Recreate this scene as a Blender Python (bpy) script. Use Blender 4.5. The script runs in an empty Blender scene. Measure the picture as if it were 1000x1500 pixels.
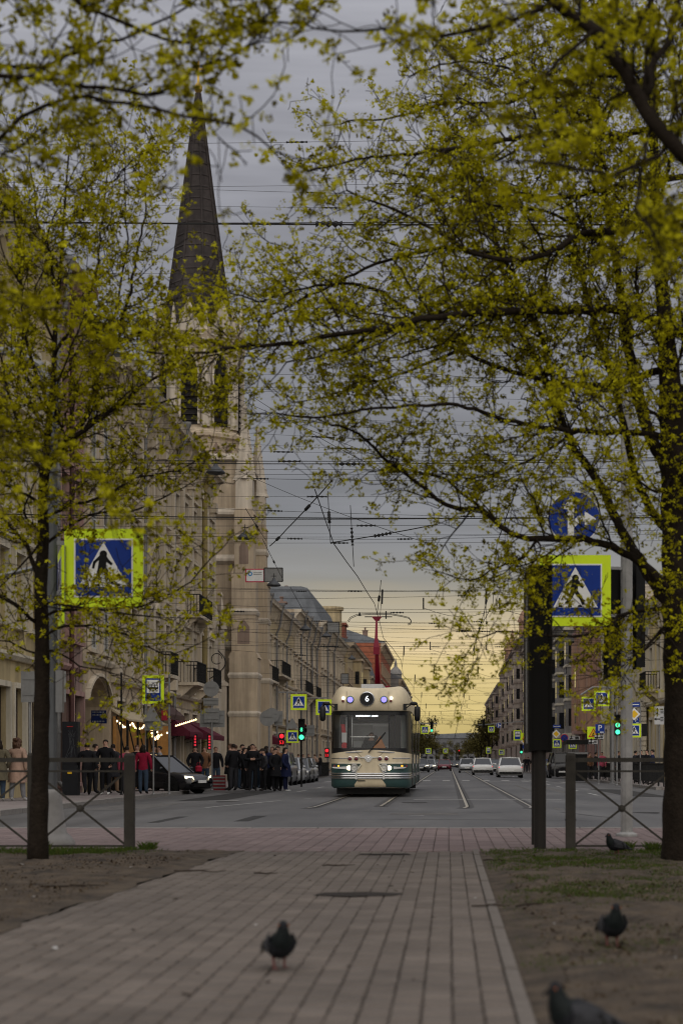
import bpy, math, random
import numpy as np
from mathutils import Vector, Matrix
random.seed(7); rng = np.random.default_rng(11)
R = math.radians
SC = bpy.context.scene; COL = SC.collection

# ---------------------------------------------------------------- camera
F = 2450.0          # focal length in photograph pixels; eye at (0,0,1), street runs along +Y
cam_d = bpy.data.cameras.new('camera'); cam = bpy.data.objects.new('camera', cam_d); COL.objects.link(cam)
cam.location = (0, 0, 1.0); cam.rotation_euler = (R(90), 0, 0)
cam_d.sensor_fit = 'VERTICAL'; cam_d.sensor_height = 36; cam_d.sensor_width = 24
cam_d.lens = F / 1500 * 36; cam_d.shift_x = -0.10467; cam_d.shift_y = 0.24467
cam_d.clip_start = 0.05; cam_d.clip_end = 6000
cam_d.dof.use_dof = True; cam_d.dof.focus_distance = 46; cam_d.dof.aperture_fstop = 2.1; cam_d.dof.aperture_blades = 9
SC.camera = cam
SC.render.engine = 'CYCLES'
SC.view_settings.view_transform = 'Standard'; SC.view_settings.look = 'None'
SC.view_settings.exposure = 0.36; SC.view_settings.gamma = 1.0
SC.view_settings.use_curve_mapping = False
SC.cycles.max_bounces = 6; SC.cycles.transparent_max_bounces = 8
SC.cycles.use_denoising = True; SC.cycles.filter_width = 1.15

# ---------------------------------------------------------------- world: overcast evening, glow at the end of the street
W = bpy.data.worlds.new('World'); SC.world = W; W.use_nodes = True
nt = W.node_tree; nt.nodes.clear(); L = nt.links
def N(t, **k):
    n = nt.nodes.new(t)
    for a, b in k.items(): setattr(n, a, b)
    return n
SUN_EL, SUN_AZ = R(26), R(176)
out = N('ShaderNodeOutputWorld')
sky = N('ShaderNodeTexSky', sky_type='NISHITA', sun_disc=False); sky.sun_elevation = SUN_EL; sky.sun_rotation = SUN_AZ
bg1 = N('ShaderNodeBackground'); bg1.inputs[1].default_value = 0.05; L.new(sky.outputs[0], bg1.inputs[0])
tc = N('ShaderNodeTexCoord'); sep = N('ShaderNodeSeparateXYZ'); L.new(tc.outputs['Generated'], sep.inputs[0])
mp = N('ShaderNodeMapping'); mp.inputs['Scale'].default_value = (2.2, 2.2, 26); L.new(tc.outputs['Generated'], mp.inputs[0])
nz = N('ShaderNodeTexNoise'); nz.inputs['Scale'].default_value = 2.6; nz.inputs['Detail'].default_value = 5; L.new(mp.outputs[0], nz.inputs[0])
wob = N('ShaderNodeMath', operation='MULTIPLY_ADD'); L.new(nz.outputs[0], wob.inputs[0]); wob.inputs[1].default_value = 0.05; wob.inputs[2].default_value = -0.025
zz = N('ShaderNodeMath', operation='ADD'); L.new(sep.outputs[2], zz.inputs[0]); L.new(wob.outputs[0], zz.inputs[1])
def ramp(stops, src):
    r = N('ShaderNodeValToRGB'); e = r.color_ramp.elements
    while len(e) > 1: e.remove(e[-1])
    e[0].position = stops[0][0]; e[0].color = (*stops[0][1], 1)
    for p, c in stops[1:]:
        q = e.new(p); q.color = (*c, 1)
    L.new(src, r.inputs[0]); return r
cloud = ramp([(0, (.21, .205, .20)), (.12, (.20, .198, .205)), (.26, (.205, .203, .224)), (.45, (.33, .33, .36)), (1, (.75, .75, .79))], zz.outputs[0])
glow = ramp([(0, (.48, .375, .14)), (.03, (.55, .43, .17)), (.052, (.64, .50, .23)), (.072, (.61, .475, .265)), (.086, (.43, .365, .25)), (.104, (.25, .238, .215)), (.14, (.188, .188, .198)), (.26, (.203, .203, .224)), (.45, (.33, .33, .36)), (1, (.75, .75, .79))], zz.outputs[0])
az = N('ShaderNodeMapRange', interpolation_type='SMOOTHSTEP'); L.new(sep.outputs[1], az.inputs[0])
az.inputs[1].default_value = 0.2; az.inputs[2].default_value = 0.92
mix = N('ShaderNodeMixRGB'); L.new(az.outputs[0], mix.inputs[0]); L.new(cloud.outputs[0], mix.inputs[1]); L.new(glow.outputs[0], mix.inputs[2])
mot = N('ShaderNodeMapRange'); L.new(nz.outputs[0], mot.inputs[0]); mot.inputs[1].default_value = .3; mot.inputs[2].default_value = .7; mot.inputs[3].default_value = .83; mot.inputs[4].default_value = 1.11
mm = N('ShaderNodeMixRGB', blend_type='MULTIPLY'); mm.inputs[0].default_value = 1; L.new(mix.outputs[0], mm.inputs[1]); L.new(mot.outputs[0], mm.inputs[2])
bg2 = N('ShaderNodeBackground'); bg2.inputs[1].default_value = 1.0; L.new(mm.outputs[0], bg2.inputs[0])
ms = N('ShaderNodeMixShader'); ms.inputs[0].default_value = 0.95; L.new(bg1.outputs[0], ms.inputs[1]); L.new(bg2.outputs[0], ms.inputs[2])
L.new(ms.outputs[0], out.inputs[0])
sun_d = bpy.data.lights.new('sun', 'SUN'); sun = bpy.data.objects.new('sun', sun_d); COL.objects.link(sun)
sun_d.energy = 1.5; sun_d.angle = R(110); sun_d.color = (1, .93, .82)
sun.rotation_euler = (R(90) - SUN_EL, 0, math.pi - SUN_AZ)   # soft light through thin cloud, from behind the camera

# ---------------------------------------------------------------- helpers
def P(px, py, Y):
    return Vector(((px - 657) * Y / F, Y, 1 + (1117 - py) * Y / F))
ORG = {}
def tag(o, label=None, cat=None, group=None, kind=None):
    if label: o['label'] = label
    if cat: o['category'] = cat
    if group: o['group'] = group
    if kind: o['kind'] = kind
    return o
def thing(name, label, cat, loc=(0, 0, 0), rz=0, group=None):
    o = bpy.data.objects.new(name, None); COL.objects.link(o); o.empty_display_size = .2
    o.location = loc; o.rotation_euler = (0, 0, rz); ORG[o.name] = Vector(loc)
    return tag(o, label, cat, group)
def org_of(p):
    while p.parent: p = p.parent
    return ORG.get(p.name, Vector())
class MB:
    def __init__(s): s.v = []; s.f = []; s.m = []
    def add(s, vs, fs, m=0):
        b = len(s.v); s.v += [tuple(v) for v in vs]
        s.f += [tuple(i + b for i in f) for f in fs]; s.m += [m] * len(fs); return s
    def box(s, x0, x1, y0, y1, z0, z1, m=0):
        return s.add([(x0, y0, z0), (x1, y0, z0), (x1, y1, z0), (x0, y1, z0), (x0, y0, z1), (x1, y0, z1), (x1, y1, z1), (x0, y1, z1)],
                     [(3, 2, 1, 0), (4, 5, 6, 7), (0, 1, 5, 4), (1, 2, 6, 5), (2, 3, 7, 6), (3, 0, 4, 7)], m)
    def bar(s, a, b, w, h, m=0, up=(0, 0, 1)):
        a, b = Vector(a), Vector(b); d = (b - a).normalized(); u = Vector(up)
        if abs(d.dot(u)) > .98: u = Vector((0, 1, 0))
        x = d.cross(u).normalized() * (w / 2); z = x.cross(d).normalized() * (h / 2)
        v = [a - x - z, a + x - z, a + x + z, a - x + z, b - x - z, b + x - z, b + x + z, b - x + z]
        return s.add(v, [(0, 1, 2, 3), (7, 6, 5, 4), (0, 4, 5, 1), (1, 5, 6, 2), (2, 6, 7, 3), (3, 7, 4, 0)], m)
    def tube(s, pts, r, n=6, m=0, cap=True):
        pts = [Vector(p) for p in pts]; k = len(pts)
        rr = r if isinstance(r, (list, tuple)) else [r] * k
        vs = []; u = None
        for i, p in enumerate(pts):
            d = (pts[min(i + 1, k - 1)] - pts[max(i - 1, 0)])
            d = d.normalized() if d.length > 1e-9 else Vector((0, 0, 1))
            if u is None: u = d.orthogonal().normalized()
            else:
                u = u - d * u.dot(d); u = u.normalized() if u.length > 1e-6 else d.orthogonal().normalized()
            w = d.cross(u)
            for j in range(n):
                a = 2 * math.pi * j / n; vs.append(p + (u * math.cos(a) + w * math.sin(a)) * rr[i])
        fs = [(i * n + j, i * n + (j + 1) % n, (i + 1) * n + (j + 1) % n, (i + 1) * n + j) for i in range(k - 1) for j in range(n)]
        if cap: fs += [tuple(range(n - 1, -1, -1)), tuple(range((k - 1) * n, k * n))]
        return s.add(vs, fs, m)
    def lathe(s, prof, c=(0, 0, 0), axis='Z', n=16, m=0, cap=True):
        c = Vector(c); vs = []
        for r, h in prof:
            for j in range(n):
                a = 2 * math.pi * j / n; x, y = r * math.cos(a), r * math.sin(a)
                vs.append(c + (Vector((x, y, h)) if axis == 'Z' else Vector((x, h, y)) if axis == 'Y' else Vector((h, x, y))))
        k = len(prof)
        fs = [(i * n + j, i * n + (j + 1) % n, (i + 1) * n + (j + 1) % n, (i + 1) * n + j) for i in range(k - 1) for j in range(n)]
        if cap: fs += [tuple(range(n - 1, -1, -1)), tuple(range((k - 1) * n, k * n))]
        return s.add(vs, fs, m)
    def ell(s, c, r, m=0, n=10, k=6):
        pr = [(math.sin(math.pi * i / k), -math.cos(math.pi * i / k)) for i in range(k + 1)]
        b = len(s.v); s.lathe([(max(a, 1e-3), h) for a, h in pr], (0, 0, 0), 'Z', n, m, False)
        c = Vector(c)
        for i in range(b, len(s.v)):
            x, y, z = s.v[i]; s.v[i] = (c.x + x * r[0], c.y + y * r[1], c.z + z * r[2])
        return s
    def prism(s, poly, o, u, v, w, m=0):
        """polygon (2-D) in the plane o,u,v pushed out by the vector w"""
        o, u, v, w = Vector(o), Vector(u), Vector(v), Vector(w); k = len(poly)
        a = [o + u * p[0] + v * p[1] for p in poly]; b = [q + w for q in a]
        return s.add(a + b, [tuple(range(k - 1, -1, -1)), tuple(range(k, 2 * k))] + [(i, (i + 1) % k, k + (i + 1) % k, k + i) for i in range(k)], m)
    def poly(s, pts, m=0): return s.add(pts, [tuple(range(len(pts)))], m)
    def mesh(s, name, mats, smooth=False, off=None):
        me = bpy.data.meshes.new(name)
        v = np.array(s.v, dtype=float).reshape(-1, 3)
        if off is not None: v = v - np.array(off)
        me.from_pydata(v.tolist(), [], s.f)
        for x in (mats if isinstance(mats, (list, tuple)) else [mats]): me.materials.append(x)
        me.polygons.foreach_set('material_index', s.m)
        if smooth: me.polygons.foreach_set('use_smooth', [True] * len(s.f))
        me.update(); return me
    def build(s, name, mats, parent=None, smooth=False, kind=None, local=False):
        off = None if (parent is None or local) else org_of(parent)
        o = bpy.data.objects.new(name, s.mesh(name, mats, smooth, off)); COL.objects.link(o)
        if parent is not None: o.parent = parent
        if kind: o['kind'] = kind
        return o
def place(name, me, loc, parent=None, rz=0):
    o = bpy.data.objects.new(name, me); COL.objects.link(o); o.location = loc; o.rotation_euler = (0, 0, rz)
    if parent is not None: o.parent = parent
    return o
def dup(root, loc, rz=0, label=None, group=None, scale=None):
    r = root.copy(); COL.objects.link(r); r.location = loc; r.rotation_euler = (0, 0, rz)
    if scale: r.scale = (scale,) * 3
    if label: r['label'] = label
    if group: r['group'] = group
    def kids(a, b):
        for ch in list(a.children):
            c = ch.copy(); COL.objects.link(c); c.parent = b; kids(ch, c)
    kids(root, r); return r
def recolor(o, mats):
    """per-object material slots {index: material} over shared meshes"""
    for i, m in mats.items():
        if i < len(o.material_slots): o.material_slots[i].link = 'OBJECT'; o.material_slots[i].material = m
_mc = {}
def M(name, col, rough=.75, metal=0, var=.12, scale=3., bump=0., bscale=40., emit=0, spec=None, ecol=None, streak=0):
    if name in _mc: return _mc[name]
    m = bpy.data.materials.new(name); m.use_nodes = True; _mc[name] = m
    t = m.node_tree; b = t.nodes['Principled BSDF']
    b.inputs['Roughness'].default_value = rough; b.inputs['Metallic'].default_value = metal; b.inputs['Specular IOR Level'].default_value = spec if spec is not None else (.5 if rough < .3 else .22 if max(col) > .05 else .10)
    b.inputs['Base Color'].default_value = (*col, 1)
    if emit:
        b.inputs['Emission Color'].default_value = (*(ecol or col), 1); b.inputs['Emission Strength'].default_value = emit
    if var or bump:
        c = t.nodes.new('ShaderNodeTexCoord')
    if var:
        n = t.nodes.new('ShaderNodeTexNoise'); n.inputs['Scale'].default_value = scale; n.inputs['Detail'].default_value = 6; n.inputs['Roughness'].default_value = .65
        t.links.new(c.outputs['Object'], n.inputs[0])
        mr = t.nodes.new('ShaderNodeMapRange'); t.links.new(n.outputs[0], mr.inputs[0])
        mr.inputs[1].default_value = .3; mr.inputs[2].default_value = .7; mr.inputs[3].default_value = 1 - var; mr.inputs[4].default_value = 1 + var
        x = t.nodes.new('ShaderNodeMixRGB'); x.blend_type = 'MULTIPLY'; x.inputs[0].default_value = 1; x.inputs[1].default_value = (*col, 1)
        t.links.new(mr.outputs[0], x.inputs[2]); t.links.new(x.outputs[0], b.inputs['Base Color'])
        if streak:     # rain streaks and soot running down the wall
            q = t.nodes.new('ShaderNodeMapping'); q.inputs['Scale'].default_value = (1.6, 1.6, .10); t.links.new(c.outputs['Object'], q.inputs[0])
            n3 = t.nodes.new('ShaderNodeTexNoise'); n3.inputs['Scale'].default_value = 1.5; n3.inputs['Detail'].default_value = 7; n3.inputs['Roughness'].default_value = .7; t.links.new(q.outputs[0], n3.inputs[0])
            r3 = t.nodes.new('ShaderNodeMapRange'); t.links.new(n3.outputs[0], r3.inputs[0]); r3.inputs[1].default_value = .36; r3.inputs[2].default_value = .62; r3.inputs[3].default_value = 1 - streak; r3.inputs[4].default_value = 1.08
            y = t.nodes.new('ShaderNodeMixRGB'); y.blend_type = 'MULTIPLY'; y.inputs[0].default_value = 1; t.links.new(x.outputs[0], y.inputs[1]); t.links.new(r3.outputs[0], y.inputs[2]); t.links.new(y.outputs[0], b.inputs['Base Color'])
    if bump:
        n2 = t.nodes.new('ShaderNodeTexNoise'); n2.inputs['Scale'].default_value = bscale; n2.inputs['Detail'].default_value = 4
        t.links.new(c.outputs['Object'], n2.inputs[0])
        bp = t.nodes.new('ShaderNodeBump'); bp.inputs['Strength'].default_value = bump; bp.inputs['Distance'].default_value = .02
        t.links.new(n2.outputs[0], bp.inputs['Height']); t.links.new(bp.outputs[0], b.inputs['Normal'])
    return m
def text_poly(txt, size):
    """outline text as a flat mesh (x right, y up), centred"""
    c = bpy.data.curves.new('text', 'FONT'); c.body = txt; c.size = size; c.align_x = 'CENTER'; c.align_y = 'CENTER'; c.resolution_u = 3
    o = bpy.data.objects.new('text', c); COL.objects.link(o)
    bpy.context.view_layer.update()
    me = bpy.data.meshes.new_from_object(o.evaluated_get(bpy.context.evaluated_depsgraph_get()))
    r = ([tuple(v.co) for v in me.vertices], [tuple(p.vertices) for p in me.polygons])
    bpy.data.objects.remove(o); bpy.data.meshes.remove(me); bpy.data.curves.remove(c); return r
def add_text(mb, txt, size, o, u, v, m=0):
    vs, fs = text_poly(txt, size); o, u, v = Vector(o), Vector(u), Vector(v)
    mb.add([o + u * a[0] + v * a[1] for a in vs], fs, m)

# ---------------------------------------------------------------- shared materials
mDark = M('dark_painted_metal', (.012, .012, .012), .6, .0, .2)
mGrey = M('grey_galvanised_metal', (.20, .20, .20), .5, .5, .15, 6)
mFence = M('weathered_grey_fence_paint', (.046, .042, .036), .7, .0, .25, 5, .2, 60)
mGlass = M('window_glass', (.012, .013, .015), .08, 0, 0)
mChrome = M('chrome', (.62, .62, .62), .22, 1, .05)
mTyre = M('tyre_rubber', (.015, .015, .015), .85, 0, .2)
mRed = M('red_paint', (.30, .01, .02), .4)
mWhite = M('white_paint', (.72, .72, .70), .5, 0, .06)
mBlue = M('sign_blue', (.004, .03, .22), .45, 0, .08)
mLime = M('fluorescent_yellow_green', (.62, .80, .02), .5, 0, .06)
mBlk = M('sign_black', (.01, .01, .01), .5, 0, 0)
mSignBack = M('sign_back_grey', (.19, .19, .185), .55, .3, .15, 4)
mYel = M('sign_yellow', (.75, .45, .02), .5, 0, .05)
# ---------------------------------------------------------------- ground, roads, pavements
XC = -0.6
def road_z(x, y=0): return -.06 - .17 * min(max((abs(x - XC) - 4) / 6, 0), 1)
def asphalt():
    m = bpy.data.materials.new('asphalt'); m.use_nodes = True; t = m.node_tree; b = t.nodes['Principled BSDF']; l = t.links
    c = t.nodes.new('ShaderNodeTexCoord')
    def noise(sc, det=5, mp=None):
        n = t.nodes.new('ShaderNodeTexNoise'); n.inputs['Scale'].default_value = sc; n.inputs['Detail'].default_value = det
        if mp:
            q = t.nodes.new('ShaderNodeMapping'); q.inputs['Scale'].default_value = mp; l.new(c.outputs['Object'], q.inputs[0]); l.new(q.outputs[0], n.inputs[0])
        else: l.new(c.outputs['Object'], n.inputs[0])
        return n
    a = noise(.35, 4, (1, .35, 1)); d = noise(90, 3); e = noise(1.1, 6, (1, .12, 1))
    r = t.nodes.new('ShaderNodeValToRGB'); l.new(a.outputs[0], r.inputs[0])
    r.color_ramp.elements[0].position = .35; r.color_ramp.elements[0].color = (.052, .050, .049, 1)
    r.color_ramp.elements[1].position = .68; r.color_ramp.elements[1].color = (.092, .089, .086, 1)
    x = t.nodes.new('ShaderNodeMixRGB'); x.blend_type = 'OVERLAY'; x.inputs[0].default_value = .85; l.new(r.outputs[0], x.inputs[1]); l.new(e.outputs[0], x.inputs[2])
    x2 = t.nodes.new('ShaderNodeMixRGB'); x2.blend_type = 'OVERLAY'; x2.inputs[0].default_value = .35; l.new(x.outputs[0], x2.inputs[1]); l.new(d.outputs[0], x2.inputs[2])
    l.new(x2.outputs[0], b.inputs['Base Color'])
    mr = t.nodes.new('ShaderNodeMapRange'); l.new(e.outputs[0], mr.inputs[0]); mr.inputs[3].default_value = .5; mr.inputs[4].default_value = .85
    l.new(mr.outputs[0], b.inputs['Roughness'])
    bp = t.nodes.new('ShaderNodeBump'); bp.inputs['Strength'].default_value = .4; bp.inputs['Distance'].default_value = .01
    l.new(d.outputs[0], bp.inputs['Height']); l.new(bp.outputs[0], b.inputs['Normal'])
    return m
mAsph = asphalt()
def dirt_mat(name, c0, c1, c2, sc):
    m = bpy.data.materials.new(name); m.use_nodes = True; t = m.node_tree; b = t.nodes['Principled BSDF']; l = t.links
    c = t.nodes.new('ShaderNodeTexCoord'); n = t.nodes.new('ShaderNodeTexNoise'); n.inputs['Scale'].default_value = sc; n.inputs['Detail'].default_value = 9; n.inputs['Roughness'].default_value = .68
    l.new(c.outputs['Object'], n.inputs[0])
    r = t.nodes.new('ShaderNodeValToRGB'); l.new(n.outputs[0], r.inputs[0]); e = r.color_ramp.elements
    e[0].position = .32; e[0].color = (*c0, 1); e[1].position = .70; e[1].color = (*c2, 1); q = e.new(.5); q.color = (*c1, 1)
    l.new(r.outputs[0], b.inputs['Base Color']); b.inputs['Roughness'].default_value = .95
    n2 = t.nodes.new('ShaderNodeTexNoise'); n2.inputs['Scale'].default_value = sc * 14; n2.inputs['Detail'].default_value = 6; l.new(c.outputs['Object'], n2.inputs[0])
    bp = t.nodes.new('ShaderNodeBump'); bp.inputs['Strength'].default_value = .7; bp.inputs['Distance'].default_value = .03
    l.new(n2.outputs[0], bp.inputs['Height']); l.new(bp.outputs[0], b.inputs['Normal'])
    return m
mDirt = dirt_mat('trodden_earth', (.016, .010, .005), (.060, .042, .026), (.110, .080, .050), 3.2)
mWalk = dirt_mat('pavement_slabs', (.14, .115, .105), (.19, .16, .15), (.23, .20, .185), .9)
mKerb = M('granite_kerb', (.20, .185, .17), .8, 0, .25, 5, .3, 50)
g = MB(); g.add([(-4000, -400, -.5), (4000, -400, -.5), (4000, 5000, -.5), (-4000, 5000, -.5)], [(0, 1, 2, 3)])
tag(g.build('ground', M('far_ground', (.08, .075, .07), .95)), kind='structure')
r = MB(); xs = [-10.7, -8, -6, -4.6, 3.4, 5.5, 7.5, 9.5]
ys = [37, 46] + [46 + 30 * i for i in range(1, 40)]
for i in range(len(xs) - 1):
    for j in range(len(ys) - 1):
        a, b2, c, d = xs[i], xs[i + 1], ys[j], ys[j + 1]
        r.add([(a, c, road_z(a)), (b2, c, road_z(b2)), (b2, d, road_z(b2)), (a, d, road_z(a))], [(0, 1, 2, 3)])
xw = [-80, -10.7] + xs[1:] + [80]
for i in range(len(xw) - 1):
    a, b2 = xw[i], xw[i + 1]
    r.add([(a, 25, road_z(a)), (b2, 25, road_z(b2)), (b2, 37, road_z(b2)), (a, 37, road_z(a))], [(0, 1, 2, 3)])
r.add([(9.5, 37, -.23), (80, 37, -.23), (80, 60, -.23), (9.5, 60, -.23)], [(0, 1, 2, 3)])
tag(r.build('road', mAsph), kind='structure')

# markings and tram rails lie on the cambered road
mMark = M('worn_road_paint', (.32, .315, .30), .8, 0, .35, 2.5)
mRail = M('polished_rail_steel', (.50, .45, .36), .3, 1, .15, 2)
mGroove = M('rail_groove', (.02, .02, .02), .7)
mSlab = M('dark_rail_edging', (.055, .052, .05), .7, 0, .2)
def strip(mb, pts, w, dz, m=0):
    for (x0, y0), (x1, y1) in zip(pts, pts[1:]):
        d = Vector((x1 - x0, y1 - y0, 0)).normalized(); q = Vector((-d.y, d.x, 0)) * (w / 2)
        v = [Vector((x0, y0, 0)) - q, Vector((x0, y0, 0)) + q, Vector((x1, y1, 0)) + q, Vector((x1, y1, 0)) - q]
        mb.add([(p.x, p.y, road_z(p.x) + dz) for p in v], [(0, 3, 2, 1)], m)
mk = MB()
for y in range(56, 300, 9): strip(mk, [(5.0, y), (5.0, y + 4)], .12, .005)
for y in range(62, 300, 9): strip(mk, [(-5.6, y), (-5.6, y + 4)], .12, .005)
strip(mk, [(-5.9, 40.5), (-4.7, 46.5)], .13, .005)
strip(mk, [(6.6, 47.5), (8.2, 53)], .13, .005); strip(mk, [(5.2, 56), (8.8, 52)], .12, .005)
strip(mk, [(-.8, 33.5), (9.4, 33.1)], .14, .005); strip(mk, [(-7, 48.8), (-4, 48.8)], .3, .005); strip(mk, [(-1, 47.6), (3.2, 47.6)], .3, .005)
for i in range(14): strip(mk, [(-8.2 + i * 1.15, 96), (-8.2 + i * 1.15, 99.5)], .45, .005)
tag(mk.build('road_markings', mMark), kind='structure')
rl = MB()
for c in (-2.4, 1.2):
    for sgn in (-1, 1):
        x = c + sgn * .762
        cv = [(x - .10, 38.6), (x - .02, 39.4), (x, 40.5)] if sgn < 0 or c > 0 else [(x + .0, 40.2)]
        pts = cv + [(x, 46 + 40 * i) for i in range(0, 22)]
        strip(rl, pts, .34, .004, 2); strip(rl, pts, .07, .012, 0); strip(rl, [(a + .055, b) for a, b in pts], .04, .008, 1)
tag(rl.build('tram_rails', [mRail, mGroove, mSlab]), kind='structure')
mh = MB()
for x, y in ((-.9, 44), (4.2, 36), (-6.2, 47)): mh.lathe([(.33, 0), (.33, .006)], (x, y, road_z(x) + .003), 'Z', 20)
tag(mh.build('manhole_cover', M('cast_iron', (.03, .028, .026), .6, .5, .3)), kind='structure')

# pavements on both sides of the street, with kerbstones
def pavement(x0, x1, y0, y1, z, name='pavement'):
    p = MB(); p.box(x0, x1, y0, y1, -.45, z); return tag(p.build(name, mWalk), kind='structure')
pavement(-13.6, -10.45, 38, 1200, -.10); pavement(-60, -13.6, 38, 46, -.10)
pavement(9.55, 12.6, 75, 1200, -.10); pavement(12.6, 60, 75, 89, -.10)
kerb = thing('kerb', None, None); tag(kerb, kind='structure')
ks = [MB().add([(-.14, 0.006, -.3), (.14, 0.006, -.3), (.14, .994, -.3), (-.14, .994, -.3), (-.13, .006, .008 + d), (.13, .012, .008 + d), (.13, .988, .008), (-.13, .988, .008)],
      [(4, 5, 6, 7), (0, 1, 5, 4), (1, 2, 6, 5), (2, 3, 7, 6), (3, 0, 4, 7)]).mesh('kerbstone', mKerb) for d in (0, .004, -.004)]
for i in range(62): place('kerbstone', ks[i % 3], (-10.3 + random.uniform(-.012, .012), 38 + i, -.10), kerb)
for i in range(44): place('kerbstone', ks[i % 3], (9.4 + random.uniform(-.012, .012), 75 + i, -.10), kerb)
for i in range(34): place('kerbstone', ks[i % 3], (-17 + i * 1.0, 25.62 + random.uniform(-.01, .01), -.004), kerb, R(-90))
far = MB(); far.box(-10.44, -10.16, 100.01, 1200, -.4, -.093); far.box(9.26, 9.54, 119.01, 1200, -.4, -.093); far.build('kerb_run', mKerb, kerb)

# brick plaza in front of the crossing, and the paved path down the middle of the square
def paver_mat(name, c0, c1):
    m = bpy.data.materials.new(name); m.use_nodes = True; t = m.node_tree; b = t.nodes['Principled BSDF']; l = t.links
    at = t.nodes.new('ShaderNodeAttribute'); at.attribute_name = 'tint'
    oi = t.nodes.new('ShaderNodeNewGeometry')
    n = t.nodes.new('ShaderNodeTexNoise'); n.inputs['Scale'].default_value = 1.1; n.inputs['Detail'].default_value = 8; n.inputs['Roughness'].default_value = .7; l.new(oi.outputs['Position'], n.inputs[0])
    n2 = t.nodes.new('ShaderNodeTexNoise'); n2.inputs['Scale'].default_value = 120; n2.inputs['Detail'].default_value = 3; l.new(oi.outputs['Position'], n2.inputs[0])
    x = t.nodes.new('ShaderNodeMixRGB'); x.inputs[1].default_value = (*c0, 1); x.inputs[2].default_value = (*c1, 1); l.new(at.outputs['Fac'], x.inputs[0])
    mr = t.nodes.new('ShaderNodeMapRange'); l.new(n.outputs[0], mr.inputs[0]); mr.inputs[1].default_value = .3; mr.inputs[2].default_value = .72; mr.inputs[3].default_value = .68; mr.inputs[4].default_value = 1.18
    y = t.nodes.new('ShaderNodeMixRGB'); y.blend_type = 'MULTIPLY'; y.inputs[0].default_value = 1; l.new(x.outputs[0], y.inputs[1]); l.new(mr.outputs[0], y.inputs[2])
    z = t.nodes.new('ShaderNodeMixRGB'); z.blend_type = 'OVERLAY'; z.inputs[0].default_value = .35; l.new(y.outputs[0], z.inputs[1]); l.new(n2.outputs[0], z.inputs[2])
    l.new(z.outputs[0], b.inputs['Base Color']); b.inputs['Roughness'].default_value = .88
    bp = t.nodes.new('ShaderNodeBump'); bp.inputs['Strength'].default_value = .35; bp.inputs['Distance'].default_value = .006; l.new(n2.outputs[0], bp.inputs['Height']); l.new(bp.outputs[0], b.inputs['Normal'])
    return m
mPath = paver_mat('grey_brown_pavers', (.112, .090, .073), (.148, .121, .100))
mPlaza = paver_mat('pink_brick_pavers', (.150, .106, .100), (.190, .140, .131))
mJoint = M('joint_sand', (.060, .051, .043), .95, 0, .3, 6)
def paver_arrays(cells):
    """cells: rows (x0,x1,y0,y1,ztop) -> verts, quads of open-bottomed pavers with a small chamfer"""
    c = np.array(cells); n = len(c); ch = .006; hz = .02
    x0, x1, y0, y1, z = c.T
    def ring(i, zz): return np.stack([np.stack([x0 + i, y0 + i, zz], 1), np.stack([x1 - i, y0 + i, zz], 1), np.stack([x1 - i, y1 - i, zz], 1), np.stack([x0 + i, y1 - i, zz], 1)], 1)
    v = np.concatenate([ring(0, z - hz), ring(0, z - ch * .7), ring(ch, z)], 1)
    f = [(8, 9, 10, 11)] + [(a + k, a + (k + 1) % 4, a + 4 + (k + 1) % 4, a + 4 + k) for a in (0, 4) for k in range(4)]
    f = np.array(f)[None] + (np.arange(n) * 12)[:, None, None]
    return v.reshape(-1, 3), f.reshape(-1, 4)
def np_mesh(name, v, f, mat, tint=None):
    me = bpy.data.meshes.new(name); me.vertices.add(len(v)); me.vertices.foreach_set('co', np.ascontiguousarray(v, dtype=np.float32).ravel())
    k = f.shape[1]; me.loops.add(f.size); me.loops.foreach_set('vertex_index', f.astype(np.int32).ravel())
    me.polygons.add(len(f)); me.polygons.foreach_set('loop_start', np.arange(len(f), dtype=np.int32) * k)
    me.update(calc_edges=True); me.materials.append(mat)
    if tint is not None:
        a = me.attributes.new('tint', 'FLOAT', 'POINT'); a.data.foreach_set('value', tint.astype(np.float32))
    me.validate(); return me
path = MB(); path.add([(-3.4, -12, -.016), (.27, -12, -.016), (.27, 18.86, -.016), (-2.40, 18.86, -.016)], [(0, 1, 2, 3)])
path = tag(path.build('path', mJoint), kind='structure')
cells = []; PW, PL = .125, .25
for i in range(-2, 23):
    for j in range(-20, 90):
        x = -2.61 + i * PW; y = 18.85 - (j + 1) * PL - (PL / 2 if i % 2 else 0)
        if y < -3: continue
        jx = random.uniform(-.002, .002); cells.append((x + .0028 + jx, x + PW - .0028 + jx, y + .005, y + PL - .004 + random.uniform(-.002, .002)))
def EDGE(y): return -2.70 + .034 * (y - 10)
cells = [(max(c[0], EDGE(c[2]) + .035), *c[1:]) for c in cells if c[3] <= 18.86 and c[1] > EDGE(c[2]) + .06]
def ppx(c):
    y = (c[2] + c[3]) / 2
    return (657 + F * (c[0] + c[1]) / 2 / y, 1117 + F / y) if y > 1 else (-1, 9999)
inview = sorted([c for c in cells if c[2] > 6.3 and 0 < ppx(c)[0] < 800 and c[1] - c[0] > .11], key=lambda c: c[2])
single = set(inview[:298]); tmpl = []
for k in range(8):
    v, f = paver_arrays([(-(PW / 2 - .004), PW / 2 - .004, -(PL / 2 - .003), PL / 2 - .003, 0)]); tmpl.append(np_mesh('paver', v, f, mPath, np.full(len(v), (k + .5) / 8)))
for c in inview[:298]: place('paver', random.choice(tmpl), ((c[0] + c[1]) / 2, (c[2] + c[3]) / 2, random.uniform(-.002, .002)), path)
rest = [(*c, random.uniform(-.002, .002)) for c in cells if c not in single]
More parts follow.
